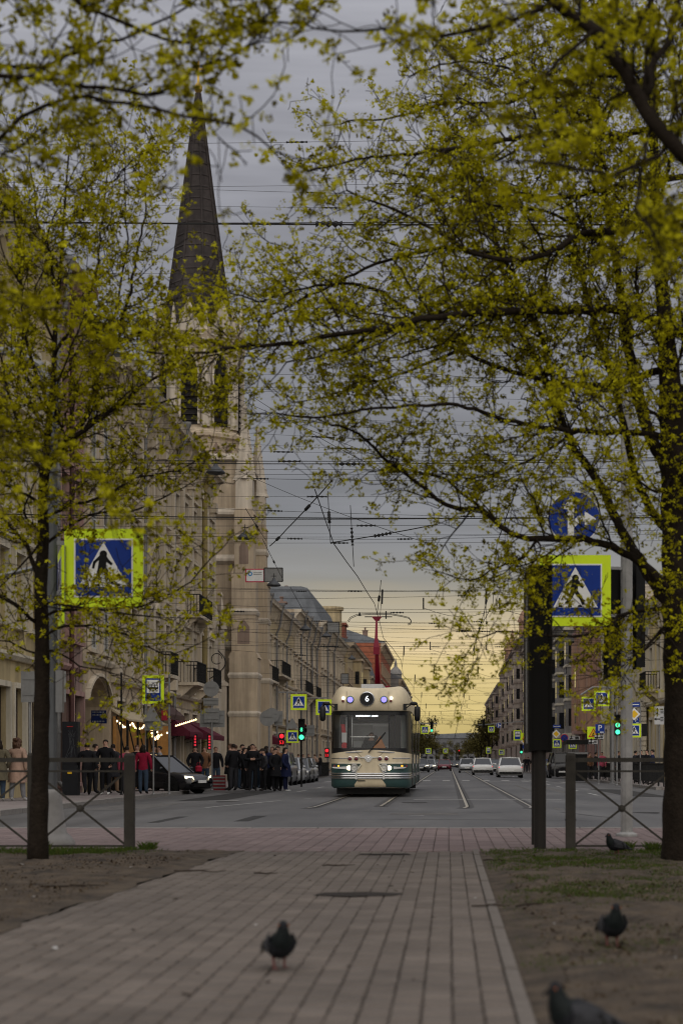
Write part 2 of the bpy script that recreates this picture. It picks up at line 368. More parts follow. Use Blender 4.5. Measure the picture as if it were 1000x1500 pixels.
v, f = paver_arrays(rest); o = place('paver', np_mesh('paver', v, f, mPath, np.repeat(rng.random(len(rest)), 12)), (0, 0, 0), path); o['kind'] = 'stuff'
eg = [MB().box(-.032, .032, .004, .996, -.05, .004 + d).mesh('edging_stone', M('edging_concrete', (.145, .126, .110), .85, 0, .25, 6, .3)) for d in (0, .004)]
for i in range(20):
    place('edging_stone', eg[i % 2], (.301, -.9 + i, 0), path)
plaza = MB(); plaza.add([(-18, 18.86, -.016), (18, 18.86, -.016), (18, 25.5, -.016), (-18, 25.5, -.016)], [(0, 1, 2, 3)])
plaza = tag(plaza.build('plaza', mJoint), kind='structure')
cells = []
for i in range(-68, 58):
    for j in range(34):
        x = i * .18; y = 18.88 + j * .195
        cells.append((x + .004, x + .176, y + .004, y + .191, random.uniform(-.002, .002)))
cells.sort(key=lambda c: (c[2] > 20.2, abs((c[0]) + 1.0)))
big = [c for c in cells if c[2] < 20.3 and -5.4 < c[0] < 2.9][:290]; bs = set(big); tm = []
for k in range(8):
    v, f = paver_arrays([(-.086, .086, -.0935, .0935, 0)]); tm.append(np_mesh('brick', v, f, mPlaza, np.full(len(v), (k + .5) / 8)))
for c in big: place('brick', random.choice(tm), ((c[0] + c[1]) / 2, (c[2] + c[3]) / 2, c[4]), plaza)
rest = [c for c in cells if c not in bs]
v, f = paver_arrays(rest); o = place('brick', np_mesh('brick', v, f, mPlaza, np.repeat(rng.random(len(rest)), 12)), (0, 0, 0), plaza); o['kind'] = 'stuff'

# bare earth verges either side of the path (uneven), with grass
def verge(x0, x1, y0, y1, seed):
    nx, ny = int((x1 - x0) / .06), int((y1 - y0) / .06); rg = np.random.default_rng(seed)
    X, Yv = np.meshgrid(np.linspace(x0, x1, nx + 1), np.linspace(y0, y1, ny + 1), indexing='ij'); edgex = (-2.70 + .034 * (Yv - 10) + .05 + .030 * np.sin(Yv * 2.1) + .022 * np.sin(Yv * 5.7 + 1) + .012 * np.sin(Yv * 13.1)) if x1 < 0 else None
    Z = .012 + .014 * np.sin(X * 2.3 + seed) * np.cos(Yv * 1.7) + .010 * np.sin(X * 7.1) * np.sin(Yv * 5.3 + 1) + rg.normal(0, .0065, X.shape)
    edge = np.minimum(np.minimum(np.abs(X - x0), np.abs(X - x1)) / .25, np.minimum(np.abs(Yv - y0), np.abs(Yv - y1)) / .3); Z = np.where(edge < 1, Z * edge - .012 * (1 - edge), Z)
    if edgex is not None: X = x0 + (X - x0) * (edgex - x0) / (x1 - x0); Z = np.where(X > edgex - .3, np.maximum(Z, .0035), Z)
    v = np.stack([X, Yv, Z], -1).reshape(-1, 3); i = np.arange(nx)[:, None] * (ny + 1) + np.arange(ny)[None]
    f = np.stack([i, i + ny + 1, i + ny + 2, i + 1], -1).reshape(-1, 4)
    o = place('verge', np_mesh('verge', v, f, mDirt), (0, 0, 0)); o.data.polygons.foreach_set('use_smooth', [True] * len(f)); return tag(o, kind='structure')
verge(-12, -2.69, 2, 18.9, 3); verge(.334, 9, 2, 18.9, 5)
for a, b2 in ((-60, -12), (9, 60)):
    q = MB(); q.add([(a, -60, -.01), (b2, -60, -.01), (b2, 18.9, -.01), (a, 18.9, -.01)], [(0, 1, 2, 3)]); tag(q.build('verge', mDirt), kind='structure')
def attr_mat(name, c0, c1, c2, rough=.8, trans=.35):
    m = bpy.data.materials.new(name); m.use_nodes = True; t = m.node_tree; l = t.links; t.nodes.remove(t.nodes['Principled BSDF'])
    at = t.nodes.new('ShaderNodeAttribute'); at.attribute_name = 'tint'
    r = t.nodes.new('ShaderNodeValToRGB'); l.new(at.outputs['Fac'], r.inputs[0]); e = r.color_ramp.elements
    e[0].color = (*c0, 1); e[1].color = (*c2, 1); q = e.new(.5); q.color = (*c1, 1)
    d = t.nodes.new('ShaderNodeBsdfDiffuse'); tr = t.nodes.new('ShaderNodeBsdfTranslucent'); x = t.nodes.new('ShaderNodeMixShader'); x.inputs[0].default_value = trans
    l.new(r.outputs[0], d.inputs[0]); l.new(r.outputs[0], tr.inputs[0]); l.new(d.outputs[0], x.inputs[1]); l.new(tr.outputs[0], x.inputs[2])
    l.new(x.outputs[0], t.nodes['Material Output'].inputs[0]); return m
mGrass = attr_mat('grass_blades', (.07, .075, .022), (.050, .095, .016), (.10, .115, .03))
def grass(spots):
    V, Fc, T = [], [], []
    for (x, y, rad, n, hh) in spots:
        for _ in range(n):
            a = random.uniform(0, 6.28); q = rad * math.sqrt(random.random()); bx, by = x + q * math.cos(a), y + q * math.sin(a) * 1.2
            if -2.45 < bx < .36 or by > 19.05: continue
            h = hh * random.uniform(.4, 1.1); d = random.uniform(0, 6.28); le = h * random.uniform(.2, .9); w = .0022
            dx, dy = math.cos(d), math.sin(d); b = len(V)
            V += [(bx - dy * w, by + dx * w, 0), (bx + dy * w, by - dx * w, 0), (bx + dx * le * .4 + dy * w * .7, by + dy * le * .4 - dx * w * .7, h * .65), (bx + dx * le, by + dy * le, h)]
            Fc.append((b, b + 1, b + 2, b + 3)); T += [random.random()] * 4
    return tag(place('grass', np_mesh('grass', np.array(V), np.array(Fc), mGrass, np.array(T)), (0, 0, 0)), kind='stuff')
sp = []
for _ in range(120): sp.append((random.uniform(-5.6, -3.3), random.uniform(18.0, 18.95), random.uniform(.1, .3), 45, random.uniform(.03, .08)))
for _ in range(70): sp.append((random.uniform(.5, 3), random.uniform(18.0, 18.95), random.uniform(.08, .25), 40, random.uniform(.03, .07)))
for _ in range(520): sp.append((random.uniform(.55, 3.4), 18.2 - 6.5 * random.random() ** 1.4, random.uniform(.1, .4), 80, random.uniform(.016, .042)))
for _ in range(200): sp.append((random.uniform(.5, 2.8), random.uniform(6.5, 12), random.uniform(.08, .3), 60, random.uniform(.010, .025)))
for x, y in ((1.93, 18.95), (2.3, 18.9), (-5.2, 18.8), (-4.6, 18.9), (-3.4, 18.9), (2.0, 18.97)): sp.append((x, y, .09, 150, .11))
grass(sp)
# dead twigs and litter
mTwig = M('dead_twig', (.035, .026, .02), .9)
mScrap = M('pale_scrap', (.42, .41, .40), .8)
def twig(px, py, ln, lab, ang=0):
    y = F / (py - 1117); x = (px - 657) * y / F; t = MB(); pts = []; cx, cy = x, y
    for i in range(7): pts.append((cx, cy, .012 + .01 * random.random())); cx += ln / 6 * math.cos(ang + random.uniform(-.5, .5)); cy += ln / 6 * math.sin(ang + random.uniform(-.7, .7))
    t.tube(pts, [.006, .007, .007, .006, .005, .004, .003], 5); t.tube([pts[3], (pts[3][0] + .05, pts[3][1] + .12, .02)], [.004, .002], 4)
    tag(t.build('twig', mTwig), lab, 'twig', 'fallen twigs on the ground')
twig(472, 1270, .32, 'thin dark twig lying across the path below the crossing'); twig(372, 1282, .22, 'short bent twig on the left half of the path')
twig(707, 1262, .24, 'curled dark twig at the right edge of the path by the grass'); twig(690, 1330, .28, 'straight twig lying over the right edging of the path')
twig(60, 1302, .5, 'long dead twig on the bare earth left of the path', .1); twig(255, 1278, .5, 'dead twig where the left earth meets the path', .05)
twig(755, 1330, .55, 'long thin twig on the right verge among short grass', .3)
for i in range(120):
    side = random.choice((0, 1, 1, 2)); y = random.uniform(7, 18.6); x = random.uniform(-2.4, .2) if side == 0 else random.uniform(.5, 2.6) if side == 1 else random.uniform(-5, -2.9)
    a = random.uniform(0, 6.28); s_ = random.uniform(.006, .017)
    t = MB(); t.prism([(s_ * 1.6, 0), (.3 * s_, s_ * .9), (-s_ * 1.3, .4 * s_), (-.9 * s_, -s_), (.7 * s_, -.8 * s_)], (x, y, .012 if side else .001), (math.cos(a), math.sin(a), .15), (-math.sin(a), math.cos(a), .1), (0, 0, .004))
    white = random.random() < .3
    tag(t.build('scrap' if white else 'fallen_leaf', mScrap if white else mTwig), 'tiny pale scrap of litter on the ground' if white else 'small dark fallen leaf lying on the ground', 'litter' if white else 'leaf', 'pale scraps of litter' if white else 'dark fallen leaves')
st = MB(); st.add([(-1.02, 12.55, .006), (-.75, 12.42, .006), (-.42, 12.50, .006), (-.34, 12.72, .006), (-.62, 12.86, .006), (-.95, 12.80, .006)], [(0, 1, 2, 3, 4, 5)])  # two flat dark brown patches lying just above the path pavers
tag(st.build('dark_patch', M('dark_patch_brown', (.035, .03, .027), .9)), kind='structure')
st = MB(); st.add([(-.98, 18.05, .006), (-.4, 18.05, .006), (-.45, 18.3, .006), (-.95, 18.28, .006)], [(0, 1, 2, 3)])
tag(st.build('dark_patch', M('dark_patch_brown', (.035, .03, .027), .9)), kind='structure')

def crumbs(n):
    rg = np.random.default_rng(9); x = np.where(rg.random(n) < .5, rg.uniform(.5, 3.6, n), rg.uniform(-6, -2.75, n)); y = rg.uniform(5.5, 18.8, n); s = rg.gamma(2, .0026, n) + .0025
    t = np.array([(1, 0, -.2), (-.5, .87, -.2), (-.5, -.87, -.2), (0.1, 0, .8)]); ang = rg.uniform(0, 6.28, n); ca, sa = np.cos(ang), np.sin(ang)
    v = np.stack([np.stack([x + s * (t[k, 0] * ca - t[k, 1] * sa), y + s * (t[k, 0] * sa + t[k, 1] * ca), .016 + s * t[k, 2]], 1) for k in range(4)], 1).reshape(-1, 3)
    f = (np.array([(0, 1, 3), (1, 2, 3), (2, 0, 3)])[None] + (np.arange(n) * 4)[:, None, None]).reshape(-1, 3)
    tag(place('soil_crumbs', np_mesh('soil_crumbs', v, f, attr_mat('soil_crumb', (.012, .008, .005), (.05, .035, .022), (.14, .11, .08), trans=0), np.repeat(rg.random(n), 4)), (0, 0, 0)), kind='stuff')
crumbs(22000)

mPatch = M('newer_asphalt', (.040, .039, .038), .8, 0, .3, 3, .3, 80); mPatch2 = M('older_asphalt', (.105, .100, .094), .85, 0, .3, 3, .3, 80)
for x0, x1, y0, y1, m in ((-5.4, -3.6, 30, 33.4, mPatch), (2.4, 5.6, 37.2, 39.0, mPatch2), (4.1, 6.2, 29, 30.6, mPatch), (-9.2, -7.4, 41, 47, mPatch2), (-1.2, .2, 33.8, 35.2, mPatch2), (6.0, 7.6, 56, 72, mPatch), (3.0, 4.4, 60, 78, mPatch2), (-8.2, -6.6, 50, 64, mPatch)):
    q = MB(); q.add([(x, y + random.uniform(-.15, .15), road_z(x) + .0035) for x, y in ((x0, y0), (x1, y0), (x1, y1), (x0, y1))], [(0, 1, 2, 3)]); tag(q.build('road_patch', m), kind='structure')
q = MB()
for k in range(9):     # sealed cracks wandering over the crossing
    x, y = random.uniform(-8, 8), random.uniform(27, 38); pts = [(x, y)]; a = random.uniform(-.5, .5) + (0 if k % 3 else 1.5)
    for i in range(8): x += math.cos(a) * .5; y += math.sin(a) * .5 + random.uniform(-.15, .15); pts.append((x, y))
    strip(q, [p for p in pts if p[1] < 40], .035, .0075)
tag(q.build('road_cracks', M('crack_sealant', (.02, .02, .02), .6)), kind='structure')
# ---------------------------------------------------------------- buildings
def plaster(name, col, var=.16): return M(name, col, .9, 0, var, .8, .12, 25, streak=.30)
mFrameW = M('window_frame_white', (.42, .41, .38), .6, 0, .1)
mFrameB = M('window_frame_brown', (.07, .05, .04), .6, 0, .1)
mCurt = M('curtain', (.30, .28, .25), .9, 0, .2, 3)
mPipe = M('downpipe_zinc', (.17, .165, .16), .55, .3, .2, 4)
mRoofM = M('roof_sheet_metal', (.15, .16, .175), .5, .5, .25, 1.2)
mIron = M('wrought_iron', (.02, .02, .02), .6, .3, .1)
_wt = {}
def win_meshes(w, h, side, frame, trim, hood):
    key = (round(w, 2), round(h, 2), side, frame.name, trim.name, hood)
    if key in _wt: return _wt[key]
    s = side; a, b = -w / 2, w / 2
    def bx(mb, n0, n1, u0, u1, z0, z1, m=0):
        mb.box(min(s * n0, s * n1), max(s * n0, s * n1), u0, u1, z0, z1, m)
    f = MB(); t = .07
    bx(f, -.22, -.14, a, a + t, 0, h); bx(f, -.22, -.14, b - t, b, 0, h); bx(f, -.22, -.14, a + t, b - t, 0, t); bx(f, -.22, -.14, a + t, b - t, h - t, h)
    bx(f, -.21, -.15, -.03, .03, t, h * .68); bx(f, -.21, -.15, a + t, b - t, h * .68, h * .68 + .07)
    p = MB(); x = -.19 * s
    p.add([(x, a + t, t), (x, b - t, t), (x, b - t, h - t), (x, a + t, h - t)], [(0, 1, 2, 3)])
    c = MB(); x = -.26 * s
    for q in (0, 1):
        u0, u1 = (a + t, a + t + .22 * w) if q == 0 else (b - t - .22 * w, b - t)
        n = 5
        for k in range(n):
            ua, ub = u0 + (u1 - u0) * k / n, u0 + (u1 - u0) * (k + 1) / n; d = .025 if k % 2 else -.025
            c.add([(x + d, ua, t), (x - d, ub, t), (x - d, ub, h - t), (x + d, ua, h - t)], [(0, 1, 2, 3)])
    sr = MB()
    bx(sr, .003, .15, a - .18, a - .01, -.02, h + .16); bx(sr, .003, .15, b + .01, b + .18, -.02, h + .16); bx(sr, .004, .17, a - .01, b + .01, h + .01, h + .18)
    bx(sr, .003, .2, a - .24, b + .24, -.16, -.02)
    if hood:
        bx(sr, .005, .30, a - .32, b + .32, h + .34, h + .46); bx(sr, .003, .16, a - .2, b + .2, h + .18, h + .34)
        if hood == 2: sr.prism([(a - .32, h + .46), (b + .32, h + .46), (0, h + .9)], (.004 * s, 0, 0), (0, 1, 0), (0, 0, 1), (.26 * s, 0, 0))
    r = (f.mesh('window', frame), p.mesh('pane', mGlass), c.mesh('curtain', mCurt), sr.mesh('surround', trim)); _wt[key] = r; return r
def building(name, label, side, xf, y0, y1, h, wm, tm, floors, ncol, ww, rh=2.2, roofm=None, depth=13, frame=None, pil=0, hoods=(), corn=.55, pipes=(), ground=None, mans=0, chim=2, group=None, curtains=True, courses=True, win=True):
    s = side; B = thing(name, label, 'building', (xf, (y0 + y1) / 2, 0), group=group); frame = frame or mFrameW; roofm = roofm or mRoofM
    def pt(u, n, z): return (xf + s * n, u, z)
    def bx(mb, n0, n1, u0, u1, z0, z1, m=0):
        xa, xb = sorted((xf + s * n0, xf + s * n1)); mb.box(xa, xb, u0, u1, z0, z1, m)
    w = MB(); W0 = y1 - y0; pitch = W0 / ncol
    fl = ([ground[:2]] if ground else []) + list(floors)
    zs = [-.45] + [(fl[i][1] + fl[i + 1][0]) / 2 for i in range(len(fl) - 1)] + [h]
    holes = []
    for k, (za, zb) in enumerate(fl):
        lo, hi = zs[k], zs[k + 1]; wid = (ground[2] if (ground and k == 0) else ww)
        cols = [y0 + pitch * (i + .5) for i in range(ncol)]
        w.poly([pt(y0, 0, lo), pt(y1, 0, lo), pt(y1, 0, za), pt(y0, 0, za)]); w.poly([pt(y0, 0, zb), pt(y1, 0, zb), pt(y1, 0, hi), pt(y0, 0, hi)])
        prev = y0
        for c in cols:
            a, b = c - wid / 2, c + wid / 2; w.poly([pt(prev, 0, za), pt(a, 0, za), pt(a, 0, zb), pt(prev, 0, zb)]); prev = b
            for q in ([(a, za), (b, za)], [(b, za), (b, zb)], [(b, zb), (a, zb)], [(a, zb), (a, za)]):
                w.poly([pt(q[0][0], 0, q[0][1]), pt(q[1][0], 0, q[1][1]), pt(q[1][0], -.3, q[1][1]), pt(q[0][0], -.3, q[0][1])])
            holes.append((k, c, wid, za, zb))
        w.poly([pt(prev, 0, za), pt(y1, 0, za), pt(y1, 0, zb), pt(prev, 0, zb)])
    w.poly([pt(y0, 0, -.45), pt(y0, 0, h), pt(y0, -depth, h), pt(y0, -depth, -.45)]); w.poly([pt(y1, 0, -.45), pt(y1, 0, h), pt(y1, -depth, h), pt(y1, -depth, -.45)])
    w.poly([pt(y0, -depth, -.45), pt(y1, -depth, -.45), pt(y1, -depth, h), pt(y0, -depth, h)]); w.poly([pt(y0, -.31, h - .05), pt(y1, -.31, h - .05), pt(y1, -depth, h - .05), pt(y0, -depth, h - .05)])
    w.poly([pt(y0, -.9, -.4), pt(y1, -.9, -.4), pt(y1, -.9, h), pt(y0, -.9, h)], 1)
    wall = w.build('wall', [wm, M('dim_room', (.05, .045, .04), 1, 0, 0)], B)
    # cornice with brackets, string courses
    c = MB(); pr = [(.003, h - corn * 1.5), (.12, h - corn * 1.5), (.16, h - corn * 1.1), (corn * .75, h - corn * .5), (corn, h - corn * .42), (corn * 1.05, h - .1), (corn * 1.15, h + .02), (.003, h + .02)]
    c.prism([(p[0], p[1]) for p in pr], (xf, y0 + .004, 0), (s, 0, 0), (0, 0, 1), (0, y1 - y0 - .008, 0)); c.build('cornice', tm, B)
    b = MB(); n = max(4, int(W0 / 1.0))
    for i in range(n):
        u = y0 + (i + .5) * W0 / n; b.prism([(.004, h - corn * 2.0), (.14, h - corn * 1.9), (corn * .72, h - corn * .72), (corn * .72, h - corn * .55), (.004, h - corn * .55)], (xf, u - .11, 0), (s, 0, 0), (0, 0, 1), (0, .22, 0))
    b.build('cornice_brackets', tm, B, kind='stuff')
    if courses:
        for k, z in enumerate(zs[1:-1]):
            q = MB(); d = .24 if k == 0 else .15
            q.prism([(.002, z - .14), (d * .6, z - .14), (d, z - .02), (d, z + .07), (.002, z + .12)], (xf, y0 + .005, 0), (s, 0, 0), (0, 0, 1), (0, W0 - .01, 0)); q.build('string_course', tm, B)
    if pil:
        z0p, z1p = zs[1] + .14 if len(zs) > 2 else 0, h - corn * 2.02
        for i in range(ncol + 1):
            if i % pil: continue
            u = min(max(y0 + i * pitch, y0 + .3), y1 - .3); q = MB(); bx(q, .006, .27, u - .24, u + .24, z0p + .5, z1p - .55); bx(q, .007, .36, u - .32, u + .32, z0p, z0p + .5); bx(q, .007, .38, u - .34, u + .34, z1p - .55, z1p)
            q.build('pilaster', tm, B)
    # windows
    if win:
        for (k, cu, wid, za, zb) in holes:
            hd = hoods[k] if k < len(hoods) else 0
            f, p, cr, sr = win_meshes(wid, zb - za, s, frame if not (ground and k == 0) else mFrameB, tm, hd)
            loc = Vector((xf, cu, za)) - org_of(B); wo = place('window', f, loc, B); place('pane', p, (0, 0, 0), wo)
            if hd is not None: place('surround', sr, (0, 0, 0), wo)
            if curtains and not (ground and k == 0) and random.random() < .55: place('curtain', cr, (0, 0, 0), wo)
    for u in pipes:
        q = MB(); nn = .2 + corn
        q.tube([pt(u, corn * 1.1, h - .05), pt(u, corn * 1.0, h - .5), pt(u, .42, h - 1.5), pt(u, .2, h - 2.0), pt(u, .2, 1.0), pt(u, .2, .35), pt(u, .45, .12)], .09, 8)
        q.lathe([(.09, 0), (.2, .3), (.2, .42)], pt(u, corn * 1.1, h - .1), 'Z', 8)
        for z in np.arange(2, h - 2, 2.6): q.lathe([(.115, 0), (.115, .09)], pt(u, .2, z), 'Z', 8)
        q.build('drainpipe', mPipe, B)
    # roof
    q = MB(); e0, e1 = corn * 1.1, -depth
    if mans:
        pr = [(e0, h + .021), (.0, h + .05), (-1.4, h + mans), (-2.0, h + mans + .15), (e1, h + mans + .15), (e1, h + .021)]
    else:
        pr = [(e0, h + .021), (e0, h + .08), (-depth / 2, h + rh), (e1, h + .08), (e1, h + .021)]
    q.prism(pr, (xf, y0 + .01, 0), (s, 0, 0), (0, 0, 1), (0, W0 - .02, 0)); rf = q.build('roof', roofm, B)
    zt = h + (mans or rh)
    sm = MB(); nse = int(W0 / .7)
    for i in range(nse):
        u = y0 + (i + .5) * W0 / nse; a, b2 = (pr[1], pr[2]); sm.bar(pt(u, a[0], a[1] + .02), pt(u, b2[0], b2[1] + .02), .03, .05)
    sm.build('seam', roofm, rf, kind='stuff')
    for i in range(chim):
        u = y0 + W0 * (i + .6) / (chim + .3); n0 = -random.uniform(2.2, 4.5); zb_ = h + .3
        q = MB(); bx(q, n0 - .45, n0 + .45, u - .6, u + .6, zb_, zt + .6); bx(q, n0 - .55, n0 + .55, u - .7, u + .7, zt + .6, zt + .75)
        for dq in (-.3, .3): q.lathe([(.13, 0), (.13, .4), (.2, .42), (.2, .5)], pt(u + dq, n0, zt + .75), 'Z', 8)
        q.build('chimney', M('chimney_plaster', (.22, .15, .12), .9, 0, .3, 2), rf)
    return B
def balcony(B, side, xf, u0, u1, z, n=1.0, solid=None):
    s = side; q = MB(); xa, xb = sorted((xf + s * .01, xf + s * n)); q.box(xa, xb, u0, u1, z - .16, z)
    for u in (u0 + .3, u1 - .3): q.prism([(.01, z - .8), (.2, z - .75), (n * .8, z - .161), (.01, z - .161)], (xf, u - .1, 0), (s, 0, 0), (0, 0, 1), (0, .2, 0))
    o = q.build('balcony', solid or mPlasterTrim, B); r = MB(); x1 = xf + s * (n - .05)
    r.bar((x1, u0, z + 1), (x1, u1, z + 1), .05, .05); r.bar((x1, u0, z + .12), (x1, u1, z + .12), .03, .03)
    for u in (u0, u1): r.bar((xf + s * .02, u, z + 1), (x1, u, z + 1), .05, .05)
    k = int((u1 - u0) / .16)
    for i in range(k + 1): r.bar((x1, u0 + (u1 - u0) * i / k, z), (x1, u0 + (u1 - u0) * i / k, z + 1), .025, .025)
    for i in range(int(n / .16)):
        for u in (u0, u1): r.bar((xf + s * .16 * (i + .5), u, z), (xf + s * .16 * (i + .5), u, z + 1), .025, .025)
    r.build('railing', mIron, o)
mPlasterTrim = plaster('cream_trim', (.50, .43, .33))
XL, XR = -13.5, 12.5
mCream = plaster('cream_plaster', (.43, .345, .245)); mYelP = plaster('yellow_plaster', (.44, .355, .20)); mYelT = plaster('yellow_house_trim', (0.520, 0.468, 0.364))
mPink = plaster('dusky_pink_plaster', (.31, .215, .185)); mPinkT = plaster('pink_house_trim', (0.351, 0.221, 0.195))
b1 = building('yellow_house', 'yellow plastered corner house at the far left behind the leafy tree', 1, XL, 45.5, 57.2, 17.9, mYelP, mYelT, [(5.3, 7.5), (8.8, 11.0), (12.2, 14.2)], 6, 1.05, hoods=(0, 1, 0, 0), pipes=(57.0,), ground=(.9, 3.3, 1.3))
b2 = building('pink_house', 'narrow dusky pink house between the yellow house and the cream facade', 1, XL, 57.25, 61.7, 18.3, mPink, mPinkT, [(5.4, 7.6), (8.9, 11.1), (12.3, 14.6)], 2, 1.1, hoods=(0, 1, 1, 0), ground=(.3, 3.4, 1.5), chim=1, frame=mFrameB)
q = MB(); q.tube([(XL + .3, 59.0, 17.6), (XL + .22, 59.0, 16.8), (XL + .22, 59.0, .2)], .085, 10); q.build('drainpipe', M('oxblood_pipe', (.075, .034, .03), .6, 0, .2), b2)
b3 = building('cream_house', 'long cream facade with pilasters and deep bracketed cornice beside the church', 1, XL, 66.9, 95.2, 17.2, mCream, mPlasterTrim, [(5.2, 7.5), (8.7, 11.0), (12.3, 14.2)], 10, 1.15, hoods=(0, 2, 1, 1), pil=1, corn=.75, pipes=(73.4, 81.2), ground=(.4, 3.5, 1.7), chim=3)
q = MB(); q.tube([(XL + .8, 90.5, 16.9), (XL + .3, 90.5, 15.8), (XL + .3, 90.5, .2)], .16, 10); q.build('drainpipe', M('ochre_pipe', (.22, .17, .07), .6, 0, .15), b3)
for u in (84.4, 90.1): balcony(b3, 1, XL, u - 1.5, u + 1.5, 5.0, 1.1)
balcony(b3, 1, XL, 75.6, 77.6, 5.0, 1.0); balcony(b3, 1, XL, 85.0, 89.5, 8.55, .9)
# gateway bay with a segmental arch
b4 = thing('gateway_bay', 'cream house bay with a wide arched gateway next to the pink house', 'building', (XL, 64.3, 0))
q = MB(); y0, y1, za, zs_ = 61.75, 66.85, 4.25, 3.2
arc = [(62.1 + 4.5 * i / 16, zs_ + (za - zs_) * math.sin(math.pi * i / 16) ** .6) for i in range(17)]
pl = [(y0, -.4), (62.1, -.4)] + arc + [(66.6, -.4), (y1, -.4), (y1, 17.5), (y0, 17.5)]
h1, h2 = [p for p in pl], None
mid = 8
left = [(y0, -.4), (62.1, -.4)] + arc[:mid + 1] + [(arc[mid][0], 17.5), (y0, 17.5)]; right = [arc[mid]] + arc[mid + 1:] + [(66.6, -.4), (y1, -.4), (y1, 17.5), (arc[mid][0], 17.5)]
for poly in (left, right): q.prism(poly, (XL - 2.2, 0, 0), (0, 1, 0), (0, 0, 1), (2.2, 0, 0))
q.box(XL - 13, XL - 2.21, y0, y1, -.4, 17.5, 0); q.build('wall', mCream, b4)
for z, d in ((4.9, .2), (8.2, .14), (11.6, .14), (16.6, .6)):
    q = MB(); q.prism([(.004, z - .16), (d * .6, z - .16), (d, z), (d, z + .1), (.004, z + .14)], (XL, y0 + .01, 0), (1, 0, 0), (0, 0, 1), (0, y1 - y0 - .02, 0)); q.build('string_course', mPlasterTrim, b4)
q = MB()
for a, b in zip(arc, arc[1:]): q.bar((XL + .06, a[0], a[1] + .12), (XL + .06, b[0], b[1] + .12), .12, .26, up=(1, 0, 0))
q.build('arch_moulding', mPlasterTrim, b4)
q = MB(); q.prism([(XL + .5, 17.52), (XL - 6.5, 19.6), (XL - 13, 17.52)], (0, y0 + .01, 0), (1, 0, 0), (0, 0, 1), (0, y1 - y0 - .02, 0)); q.build('roof', mRoofM, b4)
for zf in (5.3, 8.7, 12.3):
    for u in (63.2, 65.4):
        f, p, cr, sr = win_meshes(1.1, 2.2, 1, mFrameW, mPlasterTrim, 1); wo = place('window', f, Vector((XL + .235, u, zf)) - org_of(b4), b4); place('pane', p, (0, 0, 0), wo); place('surround', sr, (-.235, 0, 0), wo)
# yellow house and further houses on the left
mTan = plaster('tan_plaster', (0.442, 0.351, 0.208)); mBeige = plaster('beige_stone', (.43, .34, .24)); mGreyP = plaster('grey_plaster', (0.221, 0.208, 0.195)); mSalm = plaster('salmon_plaster', (0.338, 0.202, 0.137)); mPale = plaster('pale_cream', (0.572, 0.520, 0.416)); mPaleY = plaster('pale_yellow', (0.598, 0.481, 0.247)); mBrn = plaster('brown_stone', (0.221, 0.163, 0.130)); mRedB = M('red_brick', (.30, .10, .055), .9, 0, .25, 1.5, .2, 20)
L = [('low tan house with grey downpipes right after the church tower', 117.5, 146, 13.0, mTan, mPlasterTrim, [(4.7, 6.6), (8.2, 10.2)], 9, (121.5, 129.5, 137.5), 0, 1.4, XL),
     ('beige rusticated house with many drainpipes behind the tan house', 146.1, 172, 14.4, mBeige, mPlasterTrim, [(4.6, 6.5), (7.6, 9.6), (10.6, 12.2)], 8, (151, 157, 163, 169), 0, 1.6, XL),
     ('tall beige house under a curved grey metal mansard roof', 172.2, 211, 15.6, mBeige, mPlasterTrim, [(4.6, 6.6), (7.8, 9.8), (11, 13)], 9, (180, 190), 3.4, 0, XL + .3),
     ('beige house with a red brick stair turret on its roof', 211.2, 260, 16.2, mTan, mBeige, [(4.6, 6.6), (7.8, 9.8), (11, 13)], 10, (), 0, 2.5, XL + .7),
     ('house with a pale mansard roof in front of the red brick gable', 260.3, 300, 14.5, mBeige, mPlasterTrim, [(4.6, 6.4), (7.4, 9.2), (10.4, 12.2)], 8, (), 4.2, 0, XL + .9),
     ('tall house with a bare red brick fire wall high above its neighbour', 300.3, 350, 22.5, mRedB, mBeige, [(5, 7), (9, 11), (13, 15), (17, 19)], 8, (), 0, 2.5, XL + 1.3),
     ('grey house far down the left side with a small domed turret', 350.4, 430, 18.5, mGreyP, mBeige, [(5, 7), (9, 11), (13, 15)], 8, (), 0, 3.5, XL + 3.0),
     ('last brown house visible far down the left side', 430.5, 560, 15.5, mBrn, mBeige, [(5, 7), (9, 11)], 9, (), 0, 3, XL + 2.6)]
LB = []
for lab, a, b, h, wm, tm, fl, nc, pp, mn, rh, xf in L:
    LB.append(building('town_house', lab, 1, xf, a, b, h, wm, tm, fl, nc, 1.2 if a < 200 else 1.6, rh=rh or 2, mans=mn, pipes=pp, ground=(.5, 3.2, 1.6) if a < 200 else None, pil=0, hoods=(0, 1, 1, 1) if a < 200 else (), curtains=a < 150, corn=.6 if a < 200 else .8, group='houses along the left side of the street'))
balcony(LB[0], 1, XL, 119, 123.5, 6.9, 1.0); balcony(LB[0], 1, XL, 126, 133, 7.7, 1.0); balcony(LB[1], 1, XL, 148, 156, 7.3, .9); balcony(LB[1], 1, XL, 160, 166, 7.3, .9)
q = MB(); q.box(XL - 2.6, XL + .2, 214, 218, 16.3, 18.6); q.box(XL - 2.8, XL + .4, 213.8, 218.2, 18.6, 18.9); q.box(XL - 1.9, XL - .9, 215, 216, 18.9, 20.0); q.build('stair_turret', M('dull_red_brick', (.22, .075, .05), .9, 0, .25, 1.5), LB[3])
q = MB(); q.lathe([(1.3, 0), (1.3, 1.6), (1.5, 1.7), (1.1, 2.6), (.5, 3.2), (.35, 3.4), (.3, 4.0), (.05, 5.2)], (XL + 2.0, 362, 18.4), 'Z', 10); q.build('turret', mGreyP, LB[6])
